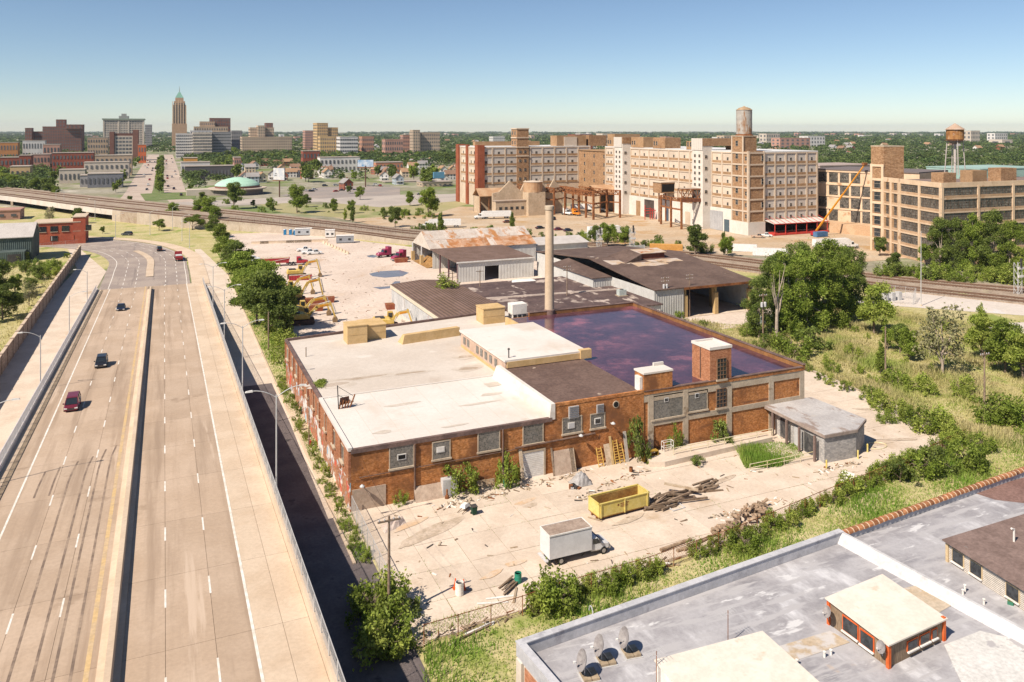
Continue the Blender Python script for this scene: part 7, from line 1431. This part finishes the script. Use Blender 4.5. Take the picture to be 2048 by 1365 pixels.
for i in range(22):
    px, py = random.uniform(455,930), random.uniform(312,350); hp.append((px, py)); house(px, py+8, random.choice((0,0,1,3,2)), i % 3, R(random.choice((0,90))), 1.05)
for i in range(70):                                   # more roofs among the trees, farther off
    px, py = random.uniform(430,2040), random.uniform(283,306); house(px, py, random.choice((0,0,1,1,2,4)), random.randrange(3), R(random.choice((0,90))), 1.5, None, 'far roofs among the trees'); 
for o in list(C.objects):
    if o.get('group') == 'far roofs among the trees': o['label'] = o['label'].replace('beyond the railway', 'far off among the trees')
# green domed hall
p = D(475,572); t = thing('domed_hall', 'low round hall with pale green dome and wide flat roof', 'building', (p.x,p.y,0))
mb = MB(); mb.lathe([(15.5,6.2),(15.2,6.8),(14,8.0),(11,9.7),(7,11),(3,11.8),(.3,12)],40); part('dome', mb, M('pale_green', (.33,.52,.40), (.37,.56,.44), .1, fine=.05), t)
mb = MB(); mb.lathe([(15.3,4.6),(15.3,6.2)],40); part('drum', mb, brown_b, t); mb = MB(); mb.lathe([(20,3.8),(20,4.6),(15,4.7)],32); part('flat_roof', mb, M('tan_roof', (.50,.41,.33), None), t); mb = MB(); mb.lathe([(17.5,0),(17.5,3.8)],32); part('wall', mb, M('dim_wall', (.2,.17,.15), None), t)
part('entrance_wing', MB().box(-34,-6,0,-16,5,4.2), creamy, t)
# corner buildings left of the road
p = G(64,522); t = thing('green_shed', 'dark green metal shed with pale grey gable roof by sound wall', 'shed', (p.x,p.y,0)); w_, l_ = 24, 18
mb = MB(); mb.box(-w_,0,0,0,l_,8.4); mb.hexa([(-.3,0,8.4),(0,0,8.4),(0,l_,8.4),(-.3,l_,8.4)],[(-.3,l_/2-.2,12.4),(0,l_/2-.2,12.4),(0,l_/2+.2,12.4),(-.3,l_/2+.2,12.4)]); part('wall', mb, M('green_metal', (.075,.10,.095), (.10,.13,.12), .3, rib=(3,.6,.05)), t)
mb = MB(); gable(mb, -w_-.4, .4, -.5, l_/2, l_+.5, 8.3, 12.4, .25); part('roof', mb, M('pale_grey_roof', (.46,.42,.39), (.50,.46,.43), .3), t)
part('lean_to', MB().box(-9,-6,0,-1.5,0,4.2), MATS['green_metal'], t); part('roller_door', MB().box(-6.5,-6.06,0,-2.5,-6,3.4), darksteel, t)
p = G(66,492); t = thing('red_brick_store', 'two storey red brick store with tan flat roof at the bend', 'building', (p.x,p.y,0)); W = xat(160,p.y)-p.x
part('wall', MB().box(0,0,0,W,14,8.6), M('store_red', (.38,.09,.05), (.44,.12,.065), .3, fine=.12), t); part('roof', MB().box(-.3,-.3,8.6,W+.3,14.3,9.0), M('tan_flat', (.55,.44,.33), None), t); part('stair_block', MB().box(W-2.5,-.2,0,W+2,14,10.6), MATS['store_red'], t); part('stair_roof', MB().box(W-2.7,-.4,10.6,W+2.2,14.2,10.9), MATS['tan_flat'], t)
for i in range(5):
    o = part('window', MB().box(2+i*4,-.12,5.2,4.6+i*4,.05,7.4), dglass, t); part('sill', MB().box(1.9+i*4,-.25,5.0,4.7+i*4,0,5.2), trim, o)
for i in (1,3): o = part('window', MB().box(2+i*4,-.12,1.5,4.6+i*4,.05,3.5), dglass, t); part('frame', MB().box(2.4+i*4,-.2,1.6,2.6+i*4,-.1,3.4), wpaint, o)
wirefence('board_fence', 'grey panel fence before the red brick store', [tuple(G(80,500)),tuple(G(155,492))], 2.4, 4, True, galv)
p = G(20,440); block('low tan store with small rooftop block at left border', -60, 40, 425, 400, pinkb, 14, 4, 1, 2)
# far tower specks on the right
for a, b, top, d, m, lb in ((1448,1480,272,2100,beige,'pale block far beyond the tank factory'),(1533,1560,268,2300,creamy,'pale tower block far beyond the tank factory roof'),(1560,1620,277,1900,pinkb,'long pink school block far beyond the tank factory'),(1616,1650,273,2000,whiteb,'white hospital block far among trees'),(1942,1960,262,2600,creamy,'pale church tower far behind the water tower'),(1990,2015,267,2800,whiteb,'white far block at the right horizon'),(1160,1180,268,2400,whiteb,'white far block over the far factory roof'),(986,1010,274,2300,whiteb,'white low block far left of factory tower'),(1205,1240,268,1900,creamy,'cream stepped block over the link roof'),(1150,1185,270,1500,red_b,'red brick school beyond the far factory')): block(lb, a, b, top, d, m, 30, 6, 3, 2)
for i in range(40):
    px = random.uniform(0,2048); d = random.uniform(2200,6500); w_ = random.uniform(6,22)*2500/d; block('small pale far building on the horizon', px, px+w_, 260+(46-random.uniform(14,24))*F/d, d, random.choice((whiteb,creamy,pinkb,beige)), 40, 1, 1, 1, group='horizon buildings')
p = G(1672,352) if 0 else D(1690,560); block('long low brick shed row behind the ruined factory', 1640, 1745, 333, 520, cm('city_mauve',(.42,.33,.29)), 30, 12, 1, 3); block('flat roofed works far right behind the ruin', 1960, 2090, 340, 520, cm('city_teal_roof',(.30,.42,.38)), 40, 8, 1, 2)
# ---------------- vegetation
def unit(n): v = rng.normal(size=(n,3)); return v/np.linalg.norm(v, axis=1, keepdims=True)
def leaf_arrays(lobes, n, size, shell=.45, droop=0):
    """n leaves scattered through ellipsoid lobes [(cx, cy, cz, rx, ry, rz)], thicker towards their skins."""
    L = np.array(lobes); vol = L[:,3]*L[:,4]+L[:,3]*L[:,5]; k = rng.choice(len(L), n, p=vol/vol.sum())
    u = unit(n); r = (shell+(1-shell)*rng.random(n)**.6)*(1+.22*rng.normal(size=n)*.5)
    r = r*np.where(rng.random(n) < .12, 1+.7*rng.random(n), 1)
    P = L[k,:3]+u*L[k,3:]*r[:,None]
    A = unit(n)*(size*(.6+.8*rng.random(n)))[:,None]; B = np.cross(A, unit(n)); B = B/np.linalg.norm(B,axis=1,keepdims=True)*np.linalg.norm(A,axis=1,keepdims=True)
    P[:,2] = np.maximum(P[:,2], .05)
    return P, A, B
def lobes_for(kind, seed):
    r = random.Random(seed); out = []
    if kind == 'round':
        for i in range(19):
            a, h = r.uniform(0,6.28), r.uniform(.0,1); rr = (1-.55*abs(h-.35))*r.uniform(1.5,3.1); s = r.uniform(.6,1.5); out.append((rr*math.cos(a),rr*math.sin(a),2.6+h*6.4,s,s,s*.8))
        out.append((0,0,6,2,2,2.4))
    elif kind == 'locust':
        for i in range(17):
            a = r.uniform(0,6.28); rr = r.uniform(.8,4.6); s = r.uniform(.6,1.6); out.append((rr*math.cos(a),rr*math.sin(a),3.6+3.6*(1-(rr/5.2)**2)+r.uniform(-2.2,1.0),s*1.25,s*1.25,s*.6))
        out.append((0,0,5.4,2.4,2.4,1.4))
    elif kind == 'slim':
        for i in range(11): h = i/10; rr = .35+1.1*math.sin(math.pi*min(1,h*.85+.15)); a = r.uniform(0,6.28); out.append((.4*math.cos(a),.4*math.sin(a),1.6+h*6.6,rr*r.uniform(.6,.95),rr*r.uniform(.6,.95),.9))
    elif kind == 'shrub':
        for i in range(20): a = r.uniform(0,6.28); rr = 1.5*r.random()**.7; s = r.uniform(.18,.55); out.append((rr*math.cos(a),rr*math.sin(a),s*.7+r.random()**1.4*2.3*(1-.35*rr),s,s,s*r.uniform(.7,1.7)))
    elif kind == 'tall':
        for i in range(34):
            h = r.uniform(0,1); a = r.uniform(0,6.28); rr = r.uniform(.8,3.7)*(1-.5*h**2); s = r.uniform(.55,1.6); out.append((rr*math.cos(a)*1.1,rr*math.sin(a)*1.1,1.6+h*14.5,s*1.1,s*1.1,s*1.1))
    return out
PROTO = {}
def tree_proto(key, kind, n, size, leaf, barkm, seed, shell=.45, limbs=7, trunk=None):
    lb = lobes_for(kind, seed); P, A, B = leaf_arrays(lb, n, size, shell)
    crown = quads('crown', P, A, B, leaf)
    mb = MB(); top = max(l[2] for l in lb); tr = trunk or {'round':.22,'locust':.24,'slim':.12,'shrub':.06,'tall':.32}[kind]; rr = random.Random(seed)
    pts = [Vector((0,0,-.1))]
    for i in range(1,6): pts.append(Vector((rr.uniform(-.25,.25)*i*.4, rr.uniform(-.25,.25)*i*.4, top*.8*i/5)))
    for i in range(5): mb.tube(pts[i], pts[i+1], tr*(1-i*.17), tr*(1-(i+1)*.17), 7, False)
    for i in range(limbs):
        l = lb[(i*3) % len(lb)]; q = Vector(l[:3]); s = pts[1+i % 3]; m = (s+q)/2+Vector((0,0,.3)); mb.tube(s, m, tr*.42, tr*.3, 5, False); mb.tube(m, q, tr*.3, tr*.1, 5, False)
    PROTO[key] = (crown, mb.mesh('trunk', barkm), kind)
def plant(key, p, s=1.0, label='', cat='tree', group=None, name='tree', sz=None, parent=None):
    crown, trunk, kind = PROTO[key]; rz = random.uniform(0,6.28)
    t = thing(name, label, cat, (p[0],p[1],p[2] if len(p) > 2 else 0), rz, group, (s,s,sz or s)); put(crown, 'crown', (0,0,0), 0, t); put(trunk, 'trunk', (0,0,0), 0, t); return t
for i in range(3): tree_proto(f'locust{i}', 'locust', 15000, .17, leaf_b if i == 1 else leaf_a, bark, 11+i, .3)
for i in range(3): tree_proto(f'tall{i}', 'tall', 19000, .175, [leaf_a, leaf_b, leaf_a][i], bark_pale, 21+i, .35)
for i in range(3): tree_proto(f'round{i}', 'round', 8000, .21, [leaf_a, leaf_b, leaf_a][i], bark, 31+i, .4)
for i in range(3): tree_proto(f'slim{i}', 'slim', 4500, .17, [leaf_a, leaf_b, leaf_c][i], bark, 41+i, .35)
for i in range(4): tree_proto(f'shrub{i}', 'shrub', 1500, .105, [leaf_a, leaf_c, leaf_b, leaf_a][i], bark, 51+i, .15, 12)
tree_proto('pale', 'round', 1700, .22, leaf_d, bark_pale, 61, .5, 15, .2); tree_proto('yellow', 'round', 9000, .19, leaf_c, bark, 62, .35)
for i in range(3): tree_proto(f'far{i}', 'round', 620, .75, [leaf_a, leaf_b, leaf_b][i], bark, 71+i, .5)
# trees along the service road
row = [(436,452,.75,'locust1'),(448,470,.7,'round0'),(462,498,.85,'locust0'),(480,528,.95,'locust1'),(492,556,1.0,'locust2'),(515,590,1.15,'locust0'),(545,640,1.25,'locust1'),(520,625,1.0,'locust2'),(562,660,.9,'round1'),(436,430,.8,'round0'),(420,415,.9,'round0'),(395,470,.0,'')]
for px, py, s, k in row:
    if s: plant(k, G(px-6, py+24), s*1.3, 'leafy green tree in the row between service street and construction yard', 'tree', 'roadside tree row')
for i in range(30):
    f = i/29; px, py = 470+f*122, 520+f*215; p = G(px+random.uniform(-14,10), py); plant(f'shrub{random.choice((0,1,3))}', p, random.uniform(1.1,2.2), 'green shrub at the foot of the roadside tree row', 'shrub', 'roadside shrubs', 'shrub')
# big clump right of the sheds
for px, py, s, k in ((1518,676,.8,'tall1'),(1548,662,1.0,'tall1'),(1578,668,1.1,'tall2'),(1612,660,1.15,'tall0'),(1650,655,1.12,'tall2'),(1685,640,1.0,'tall0'),(1705,625,.95,'tall1'),(1600,625,1.05,'tall1'),(1660,610,1.1,'tall0'),(1560,620,.95,'tall0')): plant(k, G(px, py), s, 'tall dense tree in the clump between open shed and meadow', 'tree', 'tall clump')
plant('yellow', G(1748,668), 1.15, 'bright yellow green round tree at the meadow edge', 'tree'); 
for px, py, s in ((1590,712,2.6),(1625,700,2.2),(1560,706,1.6),(1530,700,1.5),(1500,672,1.4),(1340,622,1.6),(1310,612,1.8),(1360,640,1.0),(1405,655,.8),(1290,607,1.2)): plant(f'shrub{random.choice((0,2,3))}', G(px, py), s, 'rounded green shrub at the foot of the tall clump', 'shrub', 'clump shrubs', 'shrub')
# dead pale tree
p = G(1553,690); t = thing('dead_tree', 'bare pale forked dead tree before the leafy clump', 'tree', (p.x,p.y,0)); mb = MB(); mb.tube((0,0,-.1),(.1,0,6),.42,.33,8); mb.tube((.1,0,6),(.3,.1,10),.33,.22,8); part('trunk', mb, bark_pale, t); mb = MB(); rr = random.Random(5)
for i in range(9):
    z = rr.uniform(6,10); b = Vector((.2,0,z)); q = b+Vector((rr.uniform(-2.6,2.6),rr.uniform(-1,1),rr.uniform(3,7.5))); m = (b+q)/2+Vector((rr.uniform(-.3,.3),0,-.3)); mb.tube(b, m, .15, .1, 6, False); mb.tube(m, q, .1, .03, 6, False); mb.tube(m, m+Vector((rr.uniform(-1.5,1.5),0,2)), .06, .02, 5, False)
part('branches', mb, bark_pale, t)
# trees before the ruined factory and along the tracks
for px, py, s, k in ((1790,556,.7,'round1'),(1880,545,1.0,'tall1'),(1915,548,1.0,'tall1'),(1950,552,1.15,'tall2'),(1985,556,1.2,'tall1'),(2020,560,1.1,'tall0'),(2050,566,1.0,'yellow'),(2090,570,1.2,'tall0'),(1850,540,.8,'round2'),(1760,520,.7,'round1'),(1995,566,.8,'round0')): plant(k, G(px, py-8), s, 'dense tree between the ruined factory and the tracks', 'tree', 'trackside trees')
for i in range(26): px = 1770+i*11.5; plant(f'shrub{random.randrange(4)}', G(px, 553+(px-1770)*.055+random.uniform(-6,4)), random.uniform(1.2,2.4), 'low bush along the tracks under the ruined factory', 'shrub', 'trackside bushes', 'shrub')
for px, py, s, k, lb in ((790,455,1.0,'round1','rounded slim tree by the tracks before the truck'),(882,470,1.15,'slim0','slim tree standing before the white semi truck'),(1025,462,1.0,'slim1','dark slim tree left of the chimney on dirt'),(705,446,1.0,'slim1','grey green slim tree beside the tracks'),(690,442,.75,'slim2','small tree beside the slim trackside one'),(1390,512,1.15,'round1','rounded tree by the orange container'),(1447,512,1.0,'slim1','pale slim tree by white graffiti container'),(1455,515,.8,'round2','low green tree before the white container'),(1215,497,1.05,'round2','bushy tree at the signal tower'),(1190,490,.8,'round1','smaller bushy tree at the signal tower'),(1250,492,.8,'round0','green tree beside the white trailer'),(820,412,.9,'round0','green tree before the cream workshop'),(720,400,.9,'round0','round lawn tree beside the cross street'),(698,388,.6,'round1','small lawn tree beside the cross street'),(1765,470,.7,'slim1','thin tree before the ruined tower'),(1690,540,.8,'round2','tree over the tracks behind the tall clump')): plant(k, G(px, py), s, lb, 'tree')
for i in range(48):
    px = random.choice((random.uniform(395,560),random.uniform(560,780),random.uniform(800,870))); py = 404+(px-395)*.058+random.uniform(-4,14); plant(random.choice(('round0','round1','shrub0','shrub2','shrub3')), G(px, py), random.uniform(.45,.8) if i % 3 else 1.6, 'bush on the bank behind the railway tracks', 'shrub', 'railway bank bushes', 'shrub')
for i in range(40):
    px = random.uniform(840,1480); p = side(FAR, -3)[42+int((px-840)/640*20)]; plant(f'shrub{random.randrange(4)}', (p.x+random.uniform(-4,6),p.y+random.uniform(-4,6),0), random.uniform(.8,1.9), 'scrubby bush between tracks and dirt yard', 'shrub', 'dirt yard scrub', 'shrub')
# left bank and corner
for px, py, s, k in ((8,372,1.2,'yellow'),(40,380,1.1,'round0'),(70,386,1.25,'round0'),(95,390,1.35,'round1'),(25,376,1.2,'round0'),(110,396,1.0,'round2'),(-10,370,1.2,'round0')): plant(k, G(px, py+4), s, 'tree on the bank behind the left railway tracks', 'tree', 'left bank trees')
for px, py, s, k in ((5,640,1.0,'locust1'),(-12,600,1.1,'round1'),(58,612,.62,'pale'),(30,590,.6,'round2'),(75,560,.45,'round0'),(155,448,.8,'round1'),(100,446,.8,'pale'),(205,468,.35,'round2'),(318,462,.7,'locust0'),(260,408,.5,'round1'),(345,440,.9,'round0'),(395,437,1.0,'round0'),(385,460,.9,'locust0')): plant(k, G(px, py), s, 'tree beside the left street and road bend', 'tree', 'street corner trees')
for i in range(26): px = random.uniform(-60,120); plant(f'shrub{random.randrange(4)}', Vector((random.uniform(-48,-30), random.uniform(150,330), 0)), random.uniform(.8,2.0), 'scrub behind the brown sound wall', 'shrub', 'sound wall scrub', 'shrub')
# meadow trees and bushes on the right
plant('pale', G(1885,752), 1.35, 'pale half bare tree standing in the meadow', 'tree')
for px, py, s, k, lb in ((1962,690,1.0,'slim2','yellow green cone shaped young tree at the gravel lot'),(1965,720,.9,'yellow','spreading yellow green tree below the cone shaped one'),(2010,745,1.0,'round0','green bushy tree at the right edge of meadow'),(2046,760,.9,'yellow','yellowish tree at the right border of meadow'),(1760,748,.7,'slim0','slim leafy tree beside the bare pole'),(1775,700,.5,'round2','dark tree behind the bare pole'),(1818,720,.65,'round0','round meadow tree left of pale tree'),(1800,706,.6,'round1','dark round meadow tree behind pale tree'),(1930,600,.01,'slim0','')):
    if s > .1: plant(k, G(px, py), s, lb, 'tree')
for px, py, s in ((1700,712,1.4),(1715,716,1.2),(1660,770,1.1),(1690,782,1.2),(1735,800,1.6),(1750,812,1.6),(1770,822,1.8),(1800,836,1.7),(1825,845,1.6),(1850,858,2.3),(1870,868,2.4),(1890,872,2.0),(1905,885,1.7),(1785,770,1.9),(1810,780,1.5),(1840,786,2.0),(1925,790,2.0),(1935,800,1.3),(1990,842,3.0),(2020,850,2.2),(2040,845,2.6),(1960,900,1.8),(1930,935,2.4),(1955,945,1.6),(1640,760,.9),(1615,742,.9),(1600,730,1.1)): plant(f'shrub{random.choice((0,1,1,3))}', G(px, py), s*.72, 'green bush growing in the meadow east of the yard', 'shrub', 'meadow bushes', 'shrub')
for i in range(46):
    x, y = random.uniform(114,180), random.uniform(60,140); plant(f'shrub{random.choice((1,1,0,3))}', (x,y,0), random.uniform(.5,1.2), 'low weed bush scattered in the dry meadow', 'shrub', 'low meadow weeds', 'shrub')
# hedge and vines along the wire fence
hd = [G(1150,1190), G(1250,1165), G(1400,1110), G(1560,1050), G(1700,985), G(1800,940), G(1920,885)]
for i in range(64):
    f = i/63*5.999; k = int(f); p = hd[k]+(hd[k+1]-hd[k])*(f-k)
    if 15 < i < 21: continue
    plant(f'shrub{random.choice((0,1,3,1))}', (p.x+random.uniform(-.6,.6),p.y+random.uniform(-1.0,.3),0), random.uniform(.45,.85) if i < 40 else random.uniform(.6,1.1), 'hedge bush tangled in the wire fence south of the yard', 'shrub', 'fence hedge', 'shrub')
for px, py, s, k in ((1105,1216,1.6,'shrub0'),(1122,1218,1.3,'shrub3'),(1088,1222,1.2,'shrub1'),(1490,1100,1.2,'shrub0'),(1800,965,1.4,'shrub2'),(1840,950,1.6,'shrub0'),(1870,945,1.6,'shrub2')): plant(k, G(px, py), s, 'large bush rising over the yard fence', 'shrub', 'large fence bushes', 'shrub')
for px, py, s, k in ((742,1240,1.5,'shrub3'),(768,1290,1.6,'shrub0'),(778,1215,1.6,'shrub1'),(800,1240,1.3,'shrub2'),(762,1318,1.5,'shrub1'),(736,1215,1.1,'shrub0'),(785,1310,1.1,'shrub1')): plant(k, G(px, py), s, 'tall leafy shrub at the yard corner around the leaning pole', 'shrub', 'corner shrubs', 'shrub')
for px, py, s, sz, k, lb in ((917,986,1.5,1.9,'shrub3','bright bushy plant growing against the brick wall by cabinet'),(1013,972,1.0,2.1,'shrub0','tall plant growing from green barrel at the roller door'),(1275,925,1.0,2.9,'shrub2','tall dark climbing plant on the brick wall corner'),(1350,902,.8,1.9,'shrub0','young plant growing on the ledge before brick bays'),(1440,888,1.3,1.6,'shrub2','sprawling vine on the brick bay beside gatehouse'),(800,1008,.6,.8,'shrub0','small weed at the foot of the brick wall'),(1395,930,.8,.6,'shrub2','weed clump beside the raised ledge'),(1775,845,1.0,1.0,'shrub0','weed bush behind the gatehouse roof'),(890,622,2.4,2.2,'shrub1','pale green bush over the rear parapet beside shed')): plant(k, (*G(px, py)[:2], 4.0 if px == 890 else 0), s, lb, 'plant', None, 'wall_plant', sz)
# weeds on the pavement by the graffiti wall and roof tuft
for i in range(46):
    y = 84+i*1.5; plant(f'shrub{random.choice((0,1,3))}', (random.uniform(18.8,20.2), y, .08), random.uniform(.18,.5), 'pavement weed along the graffiti wall', 'weed', 'pavement weeds', 'weed', random.uniform(.2,.55))
P, A, B = leaf_arrays([(0,0,.2,.9,1.6,.35),(.6,1,.2,.8,1,.4)], 900, .12, .2); part_o = put(quads('grass_tuft', P, A, B, leaf_c), 'grass_tuft', (0,0,0), 0, WEEDROOF)
# grass as one mass
def grass(name, poly, n, h, wd, mat, zlo=0, label=None, clump=True):
    poly = [(p[0],p[1]) for p in poly]; xs, ys = [p[0] for p in poly], [p[1] for p in poly]; pts = []
    X = rng.uniform(min(xs), max(xs), n*4); Y = rng.uniform(min(ys), max(ys), n*4)
    for x, y in zip(X, Y):
        if inside((x, y), poly):
            pts.append((x, y))
            if len(pts) >= n: break
    P = np.zeros((len(pts),3)); P[:,:2] = pts; P[:,2] = zlo-.05
    m = len(P); hh = h*(.5+.9*rng.random(m))*(.75+.5*np.sin(P[:,0]*.35+1.3*np.sin(P[:,1]*.23)))
    a = rng.uniform(0,6.28,m); A = np.stack([np.cos(a)*wd, np.sin(a)*wd, np.zeros(m)],1)
    lean = rng.normal(size=(m,2))*.28; B = np.stack([lean[:,0]*hh, lean[:,1]*hh, hh],1)
    o = put(quads(name, P, A, B, mat, tri=True), name); o['kind'] = 'stuff'; o['label'] = label or 'wild grass'; o['category'] = 'grass'; return o
grass('meadow_grass', [(93,152),(113.5,150),(113.5,116),(110.5,80),(112,70),(150,70),(185,90),(176,120),(172,150),(150,160),(125,150),(112,160)], 90000, .95, .10, grass_dry, 0, 'tall dry grass filling the meadow east of the yard')
grass('strip_grass', [tuple(G(840,1300)[:2]),tuple(G(1120,1215)[:2]),tuple(G(1300,1155)[:2]),tuple(G(1600,1040)[:2]),tuple(G(1930,900)[:2]),(128,78),(112,62),(60,50),(21,45),(20.6,66)], 52000, .65, .055, grass_green, 0, 'green grass strip between the yard fence and the near building')
grass('path_grass', [tuple(G(x,y)[:2]) for x, y in ((1475,905),(1530,882),(1590,890),(1608,912),(1560,935),(1490,938))], 5000, 1.1, .05, grass_green, 0, 'tall green grass patch before the gatehouse')
grass('verge_grass', [(20.6,40),(20.6,66),(11,40)], 3000, .5, .05, grass_green); grass('road_grass', [(19,150),(24,150),(24,360),(18,330),(18.6,270)], 9000, .5, .09, grass_green, 0, 'grass verge under the roadside trees'); grass('pavement_grass', [(18.7,84),(20.4,84),(20.4,150),(18.7,150)], 4200, .28, .05, grass_green, .08, 'grass growing through the pavement by graffiti wall'); grass('wall_grass', [(-60,140),(-28.6,140),(-28.6,300),(-60,330)], 12000, .6, .1, grass_dry, 0, 'scrubby grass behind the sound wall'); grass('slab_grass', [(21,69),(60,72.5),(60,74),(21,71)], 2500, .3, .04, grass_green, 0, 'weeds along the south edge of the yard')
# boulevard trees and city trees
for i in range(26): y = 632+i*26; plant(f'far{i % 3}', (random.uniform(-6,-2),y+random.uniform(-4,4),0), random.uniform(.7,1.15), 'tree on the boulevard median', 'tree', 'boulevard median trees')
for sx in (-36, 22):
    for i in range(11): plant(f"far{i % 3}", (sx+random.uniform(-4,4),650+i*60+random.uniform(-8,8),0), random.uniform(.6,1.0), 'street tree at the side of the boulevard', 'tree', 'boulevard side trees')
n = 0
while n < 70:
    px, py = random.uniform(0,1010), 290+75*random.random()**1.2
    if 175 < px < 375 and py > 296: continue
    if px < 370 and py > 335: continue
    p = G(px, py)
    if depth(p) < 640 and px > 540 and px < 800: continue
    plant(f'far{n % 3}', p, random.uniform(.9,1.7), 'city tree among the houses beyond the railway', 'tree', 'city trees'); n += 1
HP = hp
n = 0
while n < 84:
    px, py = random.uniform(425,930), random.uniform(312,374)
    if any(abs(px-a) < 9 and -3 < py-b < 26 for a, b in HP) or (545 < px < 800 and py > 362) or (425 < px < 545 and py > 352): continue
    plant(f'far{n % 3}', G(px, py), random.uniform(.8,1.35), 'garden tree between the gabled houses', 'tree', 'garden trees'); n += 1
for i in range(14): px = random.uniform(-20,190); plant(f'far{i % 3}', G(px, random.uniform(352,372)), random.uniform(.8,1.4), 'tree on the bank before the left brick stores', 'tree', 'left bank woodland')
# the wooded city out to the horizon, one mass of crowns
N1, N2 = 5200, 9000
def woods(N, dlo, dhi, per, size, px0=-80, px1=2130):
    out = []
    inv = rng.uniform(1/dhi, 1/dlo, N); d = 1/inv; px = rng.uniform(px0, px1, N); keep = np.ones(N, bool)
    keep &= ~((px < 372) & (px > 238) & (d < 1500)); keep &= ~((px < 238) & (px > 100) & (d < 1000)); pyy = HY+CZ*F/d; zone = (px > 400) & (px < 940) & (d < 900); keep &= ~(zone & ((d < 640) | (rng.random(N) < .55)))
    for a, b in hp: keep &= ~(zone & (np.abs(px-a) < 10) & (pyy > b-4) & (pyy < b+34))
    keep &= ~((px > 860) & (px < 1650) & (d < 640)); keep &= ~((px > 1640) & (d < 560))
    d, px = d[keep], px[keep]; xc = (px-CX)*d/F; x = xc*c_+d*s_; y = -xc*s_+d*c_
    sc = np.maximum(1, d/1500); m = len(d); Pc = np.stack([x, y, 4.5+rng.random(m)*2], 1); u = unit(m*per).reshape(m, per, 3); u[:,:,2] = np.abs(u[:,:,2])*.9-.15
    P = (Pc[:,None,:]+u*np.stack([5.5*sc, 5.5*sc, 5.2*np.ones(m)],1)[:,None,:]*(.75+.4*rng.random((m,per,1)))).reshape(-1,3)
    s = np.repeat(size*np.maximum(1, d/1500), per)*(.6+.8*rng.random(m*per)); A = unit(m*per)*s[:,None]; B = np.cross(A, unit(m*per)); B = B/np.linalg.norm(B,axis=1,keepdims=True)*s[:,None]
    B[:,2] *= .6; A[:,2] *= .6
    return P, A, B
parts = [woods(2600, 560, 1150, 70, 1.2), woods(4200, 1000, 2400, 40, 1.9), woods(7000, 2000, 14000, 16, 2.6)]
P, A, B = [np.concatenate([q[i] for q in parts]) for i in range(3)]
o = put(quads('distant_woodland', P, A, B, leaf_far), 'distant_woodland'); o['kind'] = 'stuff'; o['label'] = 'wooded city suburbs stretching to the horizon'; o['category'] = 'woodland'

# litter, rubble and joint weeds in the yard
ln = [(a, b) for a, b in ((G(880,1020), G(1000,985)), (G(1000,990), G(1180,940)), (G(850,1285), G(1120,1200)), (G(1120,1200), G(1450,1090)), (G(1150,1000), G(1290,940)), (G(1420,1040), G(1560,1000)), (G(1640,945), G(1720,925)), (G(1820,850), G(1930,890)))]
Q = []
for a, b in ln:
    for i in range(70): Q.append(a+(b-a)*random.random()+Vector((random.gauss(0,.7),random.gauss(0,.5),.06)))
for i in range(160): Q.append(Vector((random.uniform(22,105), random.uniform(72,94), .05)))
for i in range(300): Q.append(G(random.uniform(560,830), random.uniform(480,650))+Vector((0,0,.05)))
mb = MB(); cm_ = [palewood, wood, rust, wpaint, darksteel, trim]
for q in Q:
    mb.mat(random.choice((0,0,1,1,2,3,4,5,5))); L, w_ = random.uniform(.08,.5), random.uniform(.05,.2); a = random.uniform(0,3.14); d = Vector((math.cos(a),math.sin(a),random.uniform(-.1,.2)))*L
    mb.bar(q-d, q+d, w_, w_*.6)
o = part('rubble', mb, cm_); o['kind'] = 'stuff'; o['label'] = 'scattered rubble and scraps on the yards'; o['category'] = 'rubble'
for i in range(20):
    x = 20.75+i*SX; grass('joint_weeds', [(x-.16,72),(x+.12,72),(x+.12,94),(x-.16,94)], 70, .14, .04, grass_green, .03, 'weeds in the slab joints of the yard')
for j in range(5): y = 95.6-5.4*4.97+j*SY; grass('joint_weeds', [(21,y-.16),(104,y-.16),(104,y+.12),(21,y+.12)], 260, .14, .04, grass_green, .03, 'weeds in the slab joints of the yard')
# thin summer haze
mb = MB(); mb.box(-15500,-500,-1.2,15500,15500,152); hz = part('haze', mb, M('haze_surface', (1,1,1), None)); hz['kind'] = 'stuff'
hm = hz.data.materials[0]; nt = hm.node_tree; nt.nodes.clear(); out = nt.nodes.new('ShaderNodeOutputMaterial'); pv = nt.nodes.new('ShaderNodeVolumePrincipled')
pv.inputs['Color'].default_value = (.80,.88,1,1); pv.inputs['Density'].default_value = HAZE = 3.6e-5; pv.inputs['Anisotropy'].default_value = .2; nt.links.new(pv.outputs[0], out.inputs['Volume'])
